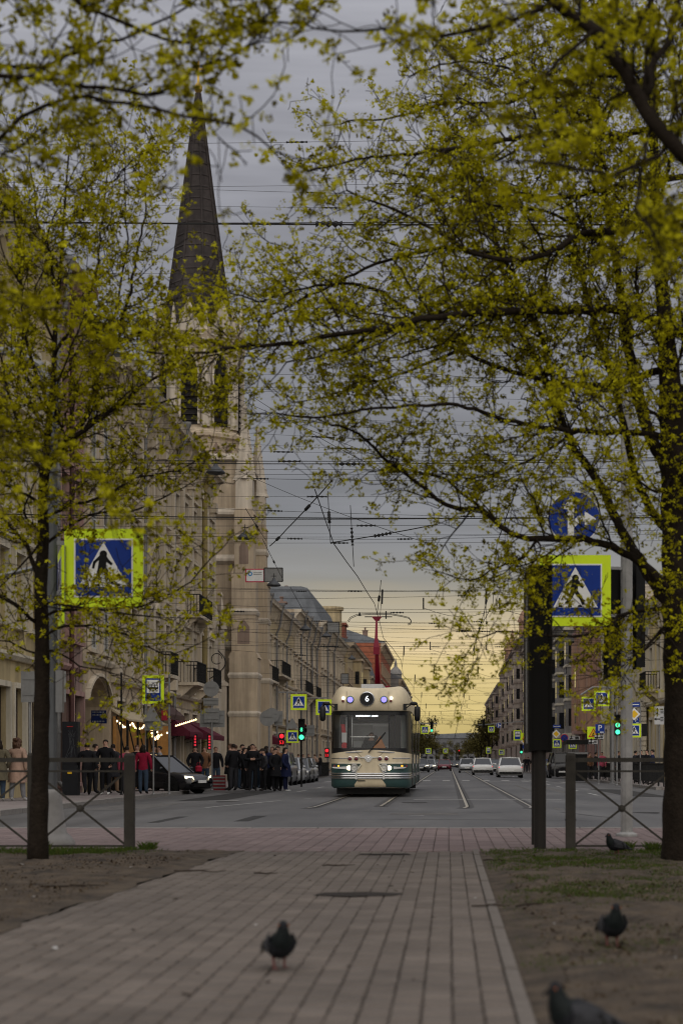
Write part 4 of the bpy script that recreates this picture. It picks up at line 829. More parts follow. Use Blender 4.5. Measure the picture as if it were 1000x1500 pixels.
# route roundel
q = MB(); q.lathe([(.225, .03), (.225, -.02), (.20, -.04), (.195, -.02)], (-.09, 0, 3.0), 'Y', 32, 0, False); q.lathe([(.196, -.021), (.001, -.021)], (-.09, 0, 3.0), 'Y', 32, 1, False); ro = q.build('route_roundel', [mChrome, mTBlk], T, local=True)
q = MB(); add_text(q, '6', .25, (-.09, -.03, 3.0), (1, 0, 0), (0, 0, 1)); q.build('route_number', eText, ro, local=True)
for sx in (-1, 1):
    x = -.09 + sx * .515
    q = MB(); q.lathe([(.115, .1), (.115, -.01), (.095, -.04)], (x, yf(x), 2.98), 'Y', 20, 0); q.lathe([(.085, -.045), (.001, -.05)], (x, yf(x), 2.98), 'Y', 20, 1, False); q.build('marker_lamp', [M('green_ring', (.06, .13, .05), .4), eViolet], T, local=True)
    x = -.09 + sx * .735
    q = MB(); q.lathe([(.045, .1), (.045, -.02), (.02, -.035)], (x, yf(x), 3.03), 'Y', 14); q.build('top_lamp', eWhite, T, local=True)
    q = MB(); q.lathe([(.038, .1), (.038, -.02), (.02, -.03)], (x - .01, yf(x), 2.94), 'Y', 14); q.build('top_tail_lamp', mDRed, T, local=True)
    # headlight pod with its lamp and chrome spear
    x = -.03 + sx * .45; hp = MB(); hp.lathe([(.135, .12), (.135, -.03), (.11, -.06), (.085, -.03)], (x, yf(x), .90), 'Y', 24, 0, False); hp.lathe([(.085, -.03), (.06, -.01), (.03, -.02), (.001, -.03)], (x, yf(x), .90), 'Y', 24, 1, False); hp.build('headlight', [mChrome, M('lens_grey', (.45, .44, .40), .2)], T, local=True)
    x2 = -.03 + sx * .61; hp = MB(); hp.lathe([(.075, .1), (.075, -.03), (.03, -.05)], (x2, yf(x2), .895), 'Y', 18); hp.build('daytime_lamp', eWarm, T, local=True)
    hp = MB(); hp.prism([(0, -.045), (0, .045), (.42, .012), (.42, -.012)], (x2 + sx * .07, yf(.8) - .03, .90), (sx, 0, 0), (0, 0, 1), (0, .05, 0)); hp.prism([(0, 0), (0, .02), (.45, .02), (.45, 0)], (x2 + sx * .07, yf(.8) - .031, .905), (sx, 0, 0), (0, 0, 1), (0, .05, 0)); hp.build('chrome_spear', mChrome, T, local=True)
    pod = MB(); a = [(.27, 1.04), (.30, 1.0), (.43, .78), (.47, .76)]
    pod.tube([(sx * .98, yf(.98) - .015, 1.035), (sx * .6, yf(.6) - .015, 1.035), (sx * .29, yf(.29) - .015, 1.035), (sx * .27, yf(.27) - .015, 1.0), (sx * .42, yf(.42) - .015, .78)], .024, 6); pod.build('pod_trim', M('pale_trim', (.60, .56, .45), .35, .2), T, local=True)
    for k, dx in enumerate((.36, .555)):
        x = -.06 + sx * dx; q = MB(); q.lathe([(.07, .05), (.07, -.02), (.055, -.03)], (x, yf(x), 1.18), 'Y', 18, 0); q.lathe([(.055, -.03), (.001, -.045)], (x, yf(x), 1.18), 'Y', 18, 1, False); q.build('tail_lamp', [mChrome, mDRed], T, local=True)
    x = sx * .97; q = MB(); q.box(x - .025, x + .025, yf(x) - .03, yf(x) + .1, .93, .98); q.build('turn_lamp', eAmber, T, local=True)
    x = sx * 1.10; q = MB(); q.box(x - .03, x + .03, yf(x) - .05, yf(x) + .1, .92, .99); q.build('side_marker', mDRed, T, local=True)
    for dz, x0, x1 in ((1.385, .22, .75), (1.19, .68, 1.2)):
        q = MB(); q.tube([(sx * (x0 + (x1 - x0) * k / 6), yf(x0 + (x1 - x0) * k / 6) - .01, dz - (0 if dz < 1.3 else .02 * (k / 6))) for k in range(7)], [.008, .018, .022, .022, .02, .015, .008] if dz > 1.3 else .015, 6); q.build('chrome_moulding', mChrome, T, local=True)
    # mirrors on bracket arms
    x = sx * 1.05; q = MB(); q.box(x - .05, x + .05, yf(1.05) - .03, yf(1.05) + .12, 2.66, 2.86); q.bar((x, yf(1.05), 2.84), (sx * 1.42, .05, 2.86), .035, .035); q.bar((x, yf(1.05), 2.70), (x + sx * .2, .16, 2.84), .025, .025); ar = q.build('mirror_arm', mTBlk, T, local=True)
    q = MB(); q.lathe([(.03, 0), (.085, .04), (.095, .15), (.095, .35), (.085, .43), (.03, .46)], (sx * 1.44, .0, 2.32), 'Z', 12); q.tube([(sx * 1.40, .02, 2.86), (sx * 1.44, 0, 2.8), (sx * 1.44, 0, 2.74)], .03, 8); q.ell((sx * 1.33, .0, 2.86), (.12, .07, .06)); q.build('mirror', mTBlk, ar, True, local=True)
q = MB()
for z, rr_ in ((.585, .024), (.655, .034), (.725, .024)):
    q.tube([(x, yf(x) - .03, z) for x in (-1.235, -1.2, -1.1, -.95, -.75, -.5, -.25, 0, .25, .5, .75, .95, 1.1, 1.2, 1.235)], rr_, 8)
q.build('bumper_bar', mChrome, T, True, local=True)
for sx in (-1, 1):
    q = MB(); q.box(sx * .42 - .03, sx * .42 + .03, yf(.42) - .085, yf(.42), .55, .76); q.build('overrider', mChrome, T, local=True)
    q = MB(); q.bar((sx * 1.235, 9, .655), (sx * 1.235, 1, .655), .03, .10); q.bar((sx * 1.236, 16, .655), (sx * 1.236, 9.02, .655), .03, .10); q.build('side_moulding', mChrome, T, local=True)
q = MB(); q.prism([(-.34, .03), (-.12, .0), (-.06, -.09), (0, -.12), (.06, -.09), (.12, 0), (.34, .03), (.12, .05), (.05, .10), (-.05, .10), (-.12, .05)], (-.05, -.03, 1.19), (1, 0, 0), (0, 0, 1), (0, .05, 0)); q.lathe([(.085, 0), (.075, -.03), (.05, -.03), (.04, -.01), (.001, -.02)], (-.05, -.03, 1.19), 'Y', 20); q.build('winged_emblem', mChrome, T, local=True)
for sx in (-1, 1):
    q = MB(); q.tube([(sx * .44, yf(.44) - .004, 1.43), (sx * .40, yf(.4) - .006, 1.36), (sx * .28, yf(.28) - .006, 1.26), (sx * .25, yf(.25) - .006, 1.1)], .006, 4); q.build('hatch_seam', mTBlk, T, local=True)
q = MB(); q.bar((-.05, -.04, 1.36), (.20, -.02, 1.66), .05, .03); q.bar((.17, -.02, 1.62), (.47, .05, 1.98), .02, .05); q.bar((.02, -.05, 1.45), (.38, .0, 1.86), .012, .012); q.build('wiper', mTBlk, T, local=True)
q = MB(); q.box(-.38, -.15, -.012, 0, .49, .52); q.build('lower_vent', mTBlk, T, local=True)
for x in (-.72, .56):   # panel joints on the roof dome
    q = MB(); q.tube([(x, yf(x) + o - .012, z) for o, z in ((.03, 2.68), (.02, mid1(x)), (.09, mid2(x)))], .006, 4); q.build('panel_seam', M('seam_shadow', (.18, .15, .10), .7), T, local=True)
# side glazing and doors (seen at a slant)
for sx in (-1, 1):
    doors = (2.0, 7.2, 12.4); x0, x1 = sorted((sx * 1.225, sx * 1.245))
    for y in doors:
        q = MB(); q.box(min(sx * 1.2, sx * 1.25), max(sx * 1.2, sx * 1.25), y, y + 1.35, .33, 2.55); d = q.build('door', mTBlk, T, local=True)
        for k in (0, 1):
            q = MB(); q.box(min(sx * 1.251, sx * 1.258), max(sx * 1.251, sx * 1.258), y + .08 + .66 * k, y + .62 + .66 * k, .55, 2.4); q.build('door_pane', mGlass, d, local=True)
    y = 1.0
    for a, b in ((.95, 1.9), (3.45, 5.2), (5.3, 7.1), (8.65, 10.4), (10.5, 12.3), (13.85, 16.0)):
        q = MB(); q.box(x0, x1, a, b, 1.38, 2.6); q.build('side_window', mClear, T, local=True)
for y in (3.2, 12.6):
    q = MB(); q.box(-1.0, 1.0, y - 1.2, y + 1.2, .12, .4, 0)
    for dy in (-.85, .85):
        for sx in (-1, 1): q.lathe([(.1, -.06), (.31, -.06), (.31, .0), (.34, .01), (.34, .03), (.1, .05)], (sx * .762, y + dy, .345), 'X', 20, 0)
    q.box(-1.15, 1.15, y - .9, y - .7, .10, .28); q.build('bogie', mDark, T, local=True)
q = MB(); q.box(-1.05, 1.05, .55, .75, .09, .27); q.build('lifeguard', mDark, T, local=True)
q = MB(); q.box(-.32, .35, 1.0, 3.2, 3.36, 3.50); q.box(-.55, .5, 7, 12, 3.36, 3.6); q.build('roof_equipment', M('roof_box_grey', (.42, .43, .44), .6), T, local=True)
q = MB(); q.tube([(-.6, 1.6, 3.4), (-.66, 1.5, 3.46), (-.72, 1.4, 3.54)], .012, 5); q.build('aerial', mTBlk, T, local=True)
# pantograph
pg = MB(); y0 = 4.2
pg.box(-.45, .45, y0 - .3, y0 + .9, 3.5, 3.58); pg.bar((.07, y0 + .7, 3.58), (.04, y0 - .35, 4.72), .11, .16); pg.bar((-.02, y0 + .5, 3.6), (.02, y0 - .3, 4.7), .08, .08)
pg.box(-.07, .13, y0 - .45, y0 - .25, 4.60, 4.84); pg.prism([(-.07, 0), (.13, 0), (.065, .35), (.05, .95), (-.01, .95), (-.03, .35)], (0, y0 - .40, 4.82), (1, 0, 0), (0, .35, 1), (0, .08, 0)); pg.prism([(-.02, 0), (.07, 0), (.20, .16), (-.16, .16)], (.005, y0 - .07, 5.72), (1, 0, 0), (0, 0, 1), (0, .08, 0))
pn = pg.build('pantograph', M('pantograph_red', (.15, .006, .020), .4, .1), T, local=True)
q = MB(); c0 = .08
def bow(y): return [(c0 - 1.0, y, 5.72), (c0 - .92, y, 5.84), (c0 - .7, y, 5.94), (c0 - .3, y, 5.97), (c0 + .4, y, 5.96), (c0 + .75, y, 5.90), (c0 + 1.0, y, 5.84), (c0 + 1.08, y, 5.74), (c0 + 1.05, y, 5.64), (c0 + .96, y, 5.62)]
for y in (y0 - .15, y0 + .25): q.tube(bow(y), .011, 6)
q.bar((c0 - .45, y0, 5.87), (c0 + .45, y0, 5.87), .03, .03); q.bar((c0 + .25, y0, 5.80), (c0 + .25, y0, 6.06), .04, .04); q.lathe([(.05, 0), (.02, .12)], (c0 - .62, y0, 5.9), 'Z', 8)
q.build('collector_bow', mIron, pn, local=True)

# ---------------------------------------------------------------- people
def skin_mesh(nodes, edges, root=0):
    me = bpy.data.meshes.new('body'); me.from_pydata([n[0] for n in nodes], edges, [])
    o = bpy.data.objects.new('body', me); COL.objects.link(o); sk = o.modifiers.new('s', 'SKIN'); ss = o.modifiers.new('u', 'SUBSURF'); ss.levels = 1; ss.render_levels = 1; sk.branch_smoothing = .3
    if not me.skin_vertices: bpy.context.view_layer.update()
    d = me.skin_vertices[0].data
    for i, n in enumerate(nodes): d[i].radius = n[1]; d[i].use_root = (i == root)
    bpy.context.view_layer.update(); dg = bpy.context.evaluated_depsgraph_get()
    r = bpy.data.meshes.new_from_object(o.evaluated_get(dg)); bpy.data.objects.remove(o); bpy.data.meshes.remove(me); return r
mSkin = M('skin', (.42, .25, .18), .6, 0, .05); mHairD = M('dark_hair', (.018, .013, .010), .6, 0, .2, 20); mHairB = M('brown_hair', (.07, .035, .02), .6, 0, .2, 20); mShoeB = M('dark_shoes', (.02, .018, .017), .6); mShoeW = M('white_trainers', (.55, .55, .53), .6)
cl = {k: M(k, c, .9, 0, .2, 9) for k, c in dict(black_cloth=(.012, .012, .014), charcoal_cloth=(.03, .03, .034), navy_cloth=(.014, .018, .05), beige_coat=(.30, .20, .15), olive_coat=(.10, .085, .055), crimson_jacket=(.22, .008, .03), brown_jacket=(.17, .085, .045), denim=(.035, .055, .085), grey_trousers=(.20, .20, .21), tan_skirt=(.28, .19, .12), pink_cloth=(.35, .06, .10), pale_shirt=(.4, .4, .42)).items()}
def person_mesh(la=(0, 0), ra=(0, 0), stride=0., hem=.86, coat=0., arm='down', lift=0.):
    """faces -Y, 1.75 m. stride: metres between feet; hem: where the coat ends"""
    w = 1 + coat * .12; fl_, fr_ = -stride / 2, stride / 2
    nodes = [((0, .01, .96), (.185 * w, .14 * w)), ((0, .0, 1.12), (.185 * w, .145 * w)), ((0, -.005, 1.32), (.205, .155)), ((0, .0, 1.45), (.14, .115)), ((0, -.01, 1.53), (.055, .058)), ((0, -.025, 1.60), (.072, .085)), ((0, -.022, 1.68), (.076, .095)), ((0, -.012, 1.735), (.05, .065))]
    edges = [(0, 1), (1, 2), (2, 3), (3, 4), (4, 5), (5, 6), (6, 7)]
    def chain(start, pts):
        p = start
        for pt in pts: nodes.append(pt); edges.append((p, len(nodes) - 1)); p = len(nodes) - 1
        return p
    for s, f, up in ((-1, fl_, 0), (1, fr_, lift)):
        kz = .50 + up * .3
        chain(0, [((s * .10, f * .15, .86), (.112, .115)), ((s * .108, f * .5 - .03 * (up > 0), kz), (.085, .088)), ((s * .105, f * 1.0 + up, .10 + up), (.058, .064)), ((s * .115, f * 1.0 - .11 + up, .045 + up * .8), (.042, .034)), ((s * .12, f - .2 + up, .035 + up * .6), (.032, .024))])
    hands = []
    for s in (-1, 1):
        sw = f_ = (fr_ if s < 0 else fl_) * .7
        if arm == 'face' and s > 0: pts = [((s * .19, 0, 1.42), (.09, .088)), ((s * .27, -.06, 1.20), (.078, .078)), ((s * .17, -.2, 1.40), (.04, .04)), ((s * .13, -.21, 1.47), (.036, .03))]
        elif arm == 'pocket': pts = [((s * .19, 0, 1.42), (.092, .088)), ((s * .31, .03, 1.17), (.08, .08)), ((s * .23, -.11, .98), (.062, .062)), ((s * .19, -.11, .93), (.034, .03))]
        elif arm == 'fold': pts = [((s * .19, 0, 1.42), (.092, .088)), ((s * .30, -.03, 1.18), (.08, .08)), ((s * .10, -.22, 1.16), (.062, .062)), ((-s * .02, -.235, 1.19), (.034, .03))]
        else: pts = [((s * .19, 0, 1.42), (.09, .088)), ((s * .275, sw * .4 + .02, 1.16), (.075, .075)), ((s * .285, sw - .05, .93), (.05, .05)), ((s * .287, sw - .08, .86), (.036, .022))]
        e = chain(3, pts); hands.append((Vector(pts[-1][0]), (Vector(pts[-1][0]) - Vector(pts[-2][0])).normalized(), s))
    me = skin_mesh(nodes, edges)
    vs = [Vector(v.co) for v in me.vertices]; fs = [tuple(p.vertices) for p in me.polygons]; ms = []
    for f in fs:
        c = sum((vs[i] for i in f), Vector()) / len(f); near = min((c - h[0]).length for h in hands)
        ms.append(0 if c.z > 1.515 or near < .055 else 3 if c.z < .085 else 1 if c.z > hem else 2)
    q = MB(); q.v = [tuple(v) for v in vs]; q.f = fs; q.m = ms
    if coat:     # skirt of the coat hanging over the thighs
        q.lathe([(.18 * w, 1.08), (.205 * w, .92), (.22 * w, .75), (.24 * w, hem)], (0, .01, 0), 'Z', 14, 1, False)
    for h, d, s in hands:    # four fingers and a thumb rooted in each palm
        side = d.cross(Vector((0, 1, 0))); side = side.normalized() if side.length > .1 else Vector((1, 0, 0)); nrm = side.cross(d).normalized()
        for k, ln in enumerate((.062, .072, .068, .052)):
            a = h + side * (.022 - .0145 * k) + d * .015; b = a + d * ln * .55 - nrm * .006; c = b + d * ln * .4 - nrm * .022; q.tube([a, b, c], [.0085, .0078, .006], 5, 0)
        a = h + side * .028 - d * .01; b = a + side * .022 + d * .025 - nrm * .012; q.tube([a, b, b + d * .025 - nrm * .008], [.0095, .009, .007], 5, 0)
    out_ = q.mesh('person', [mSkin, cl['black_cloth'], cl['charcoal_cloth'], mShoeB], True); bpy.data.meshes.remove(me); return out_
PM = {'stand': person_mesh(arm='down'), 'pocket': person_mesh(arm='pocket'), 'fold': person_mesh(arm='fold'), 'walk': person_mesh(stride=.55, lift=.10), 'coat': person_mesh(hem=.52, coat=1.0, arm='face', stride=.35), 'longcoat': person_mesh(hem=.6, coat=.9, arm='pocket'), 'skirt': person_mesh(hem=.6, coat=.6, stride=.2)}
def hair_mesh(long):
    q = MB(); b = 0; n = 14; rows = 6; c = Vector((0, -.012, 1.665)); V = []
    for i in range(rows + 1):
        ph = math.pi * .5 * i / rows * (1.25)
        for j in range(n):
            a = 2 * math.pi * j / n; back = math.sin(a)      # +Y is the back of the head
            p2 = ph * (1.0 if back > -.35 else .62) * (1.15 if (long and back > -.35) else 1)
            r_ = math.sin(min(p2, 1.75)); V.append(c + Vector((.088 * r_ * math.cos(a), .108 * r_ * back + (.012), .1 * math.cos(p2))))
    q.add(V, [(i * n + j, i * n + (j + 1) % n, (i + 1) * n + (j + 1) % n, (i + 1) * n + j) for i in range(rows) for j in range(n)])
    if long: q.prism([(-.09, .0), (.09, 0), (.115, -.12), (.10, -.24), (-.10, -.24), (-.115, -.12)], (0, .055, 1.66), (1, 0, 0), (0, .15, 1), (0, .05, 0))
    return q.mesh('hair', mHairD, True)
HS, HL = hair_mesh(False), hair_mesh(True)
q = MB()
for s in (-1, 1): q.ell((s * .03, -.108, 1.665), (.012, .008, .008), 0, 6, 4); q.ell((s * .079, -.015, 1.645), (.012, .022, .032), 1, 6, 4)
q.prism([(-.012, 0), (.012, 0), (.006, .04), (-.006, .04)], (0, -.112, 1.628), (1, 0, 0), (0, .25, 1), (0, -.016, 0), 1); q.prism([(-.022, 0), (.022, 0), (.02, .008), (-.02, .008)], (0, -.106, 1.60), (1, 0, 0), (0, 0, 1), (0, -.004, 0), 2)
FACE = q.mesh('face', [M('eye_dark', (.02, .015, .012), .3), mSkin, M('lips', (.30, .12, .10), .6)], True)
def person(px, Y, z, rz, pose, top, bot, lab, hair='s', shoe=None, group=None, scale=1., X=None, hm=None):
    x = (px - 657) * Y / F if X is None else X
    t = thing('person', lab, 'person', (x, Y, z), R(rz), group); t.scale = (scale,) * 3
    b = place('body', PM[pose], (0, 0, 0), t); recolor(b, {1: cl[top], 2: cl[bot], 3: shoe or mShoeB})
    if hair: h = place('hair', HS if hair == 's' else HL, (0, 0, 0), t); recolor(h, {0: hm or (mHairB if random.random() < .4 else mHairD)})
    place('face', FACE, (0, 0, 0), t)['kind'] = 'stuff'; return t
GL = 'people on the left pavement'
person(-1, 47.5, -.10, 190, 'longcoat', 'olive_coat', 'denim', 'person in an olive coat and jeans cut off by the left edge behind the fence', 'l', mShoeW, GL)
wm_ = person(26, 48, -.10, 170, 'coat', 'beige_coat', 'grey_trousers', 'woman with bushy brown hair in a long beige trench coat seen from behind', 'l', mShoeW, GL, 1.02, hm=mHairB)
q = MB(); rr = random.Random(5)
for i in range(16): a = rr.uniform(0, 6.28); q.ell((.075 * math.cos(a), .03 + .07 * math.sin(a), 1.60 + rr.uniform(-.05, .14)), (.06, .06, .06), 0, 7, 5)
q.build('curls', mHairB, wm_, True, local=True)
q = MB(); q.tube([(-.17, -.02, 1.45), (0, .135, 1.25), (.2, .08, 1.0)], .012, 5); q.build('bag_strap', cl['tan_skirt'], wm_, local=True)
person(128, 56, -.10, 200, 'walk', 'black_cloth', 'black_cloth', 'man in black walking away beside the dark map column', 's', None, GL)
person(140, 59, -.10, 110, 'stand', 'charcoal_cloth', 'charcoal_cloth', 'bearded man in dark clothes turned right behind the man walking away', 's', None, GL)
person(155, 57, -.10, -5, 'pocket', 'black_cloth', 'black_cloth', 'tall smiling man in a black jacket facing the camera', 's', mShoeW, GL, 1.07)
person(166, 59.5, -.10, 160, 'skirt', 'charcoal_cloth', 'tan_skirt', 'person in a dark cap and pale trousers right of the smiling man', 's', None, GL)
person(186, 58, -.10, 185, 'stand', 'pink_cloth', 'charcoal_cloth', 'person with pink collar half hidden by the fence post', 's', None, GL, .95)
person(210, 58.5, -.10, 175, 'stand', 'crimson_jacket', 'denim', 'person in a crimson hooded jacket and jeans standing with back turned', 'l', mShoeB, GL, .98)
person(201, 63, -.10, 10, 'fold', 'black_cloth', 'black_cloth', 'man in black with folded arms under the bulbs behind the crimson jacket', 's', None, GL)
person(225, 66.2, -.10, 60, 'fold', 'charcoal_cloth', 'charcoal_cloth', 'dark haired person behind the dark car roof, nearer the awning bulbs', 's', None, GL)
person(234, 66.5, -.10, -70, 'stand', 'grey_trousers', 'charcoal_cloth', 'person in a flat cap and pale collar looking left over the dark car', 's', None, GL)
GM = 'people by the burgundy awnings'
p_ = person(286, 68.2, -.10, 5, 'longcoat', 'black_cloth', 'black_cloth', 'woman in a long black coat with a red handbag in front of the left awning', 'l', None, GM)
q = MB(); q.lathe([(.1, 0), (.14, .03), (.14, .2), (.06, .26)], (.16, -.17, .72), 'Z', 10); q.tube([(.08, -.17, .95), (.12, -.17, 1.1), (.2, -.17, 1.1), (.24, -.17, .95)], .012, 5)
tag(q.build('handbag', M('handbag_red', (.30, .01, .03), .5)), 'red handbag held by the woman in black under the awning', 'handbag').matrix_world = Matrix.Translation((p_.location)) 
person(300, 69, -.10, -10, 'pocket', 'brown_jacket', 'denim', 'man in a brown jacket and jeans next to the woman with the red handbag', 's', None, GM)
person(316, 69.5, -.10, 15, 'stand', 'black_cloth', 'denim', 'man in a black jacket standing by the pole with round sign backs', 's', None, GM)
crowd = [(338, 66.5, 'longcoat', 'black_cloth', 'charcoal_cloth'), (350, 68.5, 'pocket', 'charcoal_cloth', 'denim'), (358, 66, 'stand', 'black_cloth', 'black_cloth'), (366, 68, 'fold', 'black_cloth', 'charcoal_cloth'), (373, 66.3, 'walk', 'charcoal_cloth', 'denim'), (382, 67.8, 'walk', 'black_cloth', 'black_cloth'), (390, 66.1, 'fold', 'navy_cloth', 'black_cloth'), (399, 67.6, 'longcoat', 'black_cloth', 'black_cloth'), (345, 71, 'stand', 'black_cloth', 'charcoal_cloth'), (361, 71.5, 'longcoat', 'charcoal_cloth', 'black_cloth'), (378, 71.2, 'pocket', 'black_cloth', 'charcoal_cloth'), (394, 71.6, 'stand', 'black_cloth', 'black_cloth'), (342, 65.2, 'pocket', 'black_cloth', 'charcoal_cloth'), (370, 64.9, 'fold', 'black_cloth', 'black_cloth'), (387, 65.0, 'pocket', 'charcoal_cloth', 'black_cloth'), (403, 65.4, 'longcoat', 'black_cloth', 'black_cloth'), (355, 70, 'longcoat', 'black_cloth', 'black_cloth'), (384, 69.8, 'longcoat', 'charcoal_cloth', 'black_cloth')]
CL_ = ['leftmost in black coat, front of the waiting crowd beside the kerb', 'dark grey jacket behind the leftmost black coat of the crowd', 'black clad person second from left in the front row of the crowd', 'black jacket with folded arms behind the front row of the crowd', 'charcoal jacket and jeans, mid stride in the middle of the crowd', 'walking person in black right of the striding charcoal jacket', 'navy jacket with folded arms at the right of the front row', 'long black coat next to the navy jacket near the brown jacket', 'back row person in black farthest left of the crowd', 'back row person in a charcoal long coat within the crowd', 'back row person in a short black jacket, hands in pockets', 'back row person in black nearest the round sign backs', 'person in a short black jacket, foremost at the left of the crowd', 'foremost person in the middle of the crowd, black jacket and folded arms', 'foremost person in charcoal with hands in pockets, right of the middle', 'foremost long black coat just left of the tan brown jacket', 'long black coat in the middle rows, left half of the crowd', 'long charcoal coat in the middle rows, right half of the crowd']
for i, (px, Y, po, a, b) in enumerate(crowd): person(px, Y, road_z(-8) if Y < 70 and False else -.10, random.choice((-150, -90, -40, 10, 50, 100, 170)) + random.uniform(-25, 25), po, a, b, CL_[i], random.choice('sl'), None, 'crowd waiting at the left kerb', random.uniform(.90, 1.07))
p_ = person(407, 66.4, -.16, -10, 'pocket', 'brown_jacket', 'black_cloth', 'man in a tan brown jacket at the right of the crowd', 's', None, 'crowd waiting at the left kerb', 1.03)
person(418, 66.2, -.16, 80, 'longcoat', 'navy_cloth', 'navy_cloth', 'rightmost of the crowd, in a long navy coat beside the parked cars', 'l', mShoeW, 'crowd waiting at the left kerb')
for i, (px, Y) in enumerate(((437, 128), (444, 132), (452, 127), (461, 131), (469, 129))): person(px, Y, -.1, random.uniform(-180, 180), random.choice(('stand', 'pocket', 'longcoat')), random.choice(('black_cloth', 'beige_coat', 'charcoal_cloth')) if i != 3 else 'beige_coat', 'charcoal_cloth', 'small distant pedestrian on the left pavement beyond the parked cars', 's', None, 'distant pedestrians on the left')
for i, (px, Y, a, lab) in enumerate(((955, 84, 'navy_cloth', 'person in a navy jacket nearest the thick tree trunk, behind the black railing'), (947, 86, 'black_cloth', 'person in black left of the navy jacket behind the railing'), (938, 88, 'black_cloth', 'person in black with a pale headband behind the railing on the right'), (930, 92, 'charcoal_cloth', 'person in charcoal at the left of the group behind the right railing'), (905, 97, 'charcoal_cloth', 'person right under the green traffic light on the right pavement'), (897, 99, 'black_cloth', 'person in black with pale trainers left of the light pole'), (881, 104, 'pink_cloth', 'person with a lilac bag under the parking sign'), (872, 107, 'black_cloth', 'person in black between parking sign and dark kiosk'), (863, 109, 'brown_jacket', 'person in a brown jacket beside the dark kiosk'))):
    person(px, Y, -.1, random.uniform(-180, 180), random.choice(('stand', 'pocket', 'walk', 'longcoat')), a, 'charcoal_cloth', lab, 's', None, 'people on the right pavement')
for i, (px, Y) in enumerate(((769, 190), (773, 195), (780, 200), (797, 170), (846, 124), (853, 120))): person(px, Y, -.1, random.uniform(-180, 180), 'pocket', 'black_cloth', 'charcoal_cloth', 'tiny distant pedestrian on the right pavement by the parked cars', 's', None, 'distant pedestrians on the right')
d_ = person(0, 52.35, .22, 0, 'fold', 'charcoal_cloth', 'charcoal_cloth', 'tram driver seated behind the windscreen', 's', None, None, .98, X=-2.42)

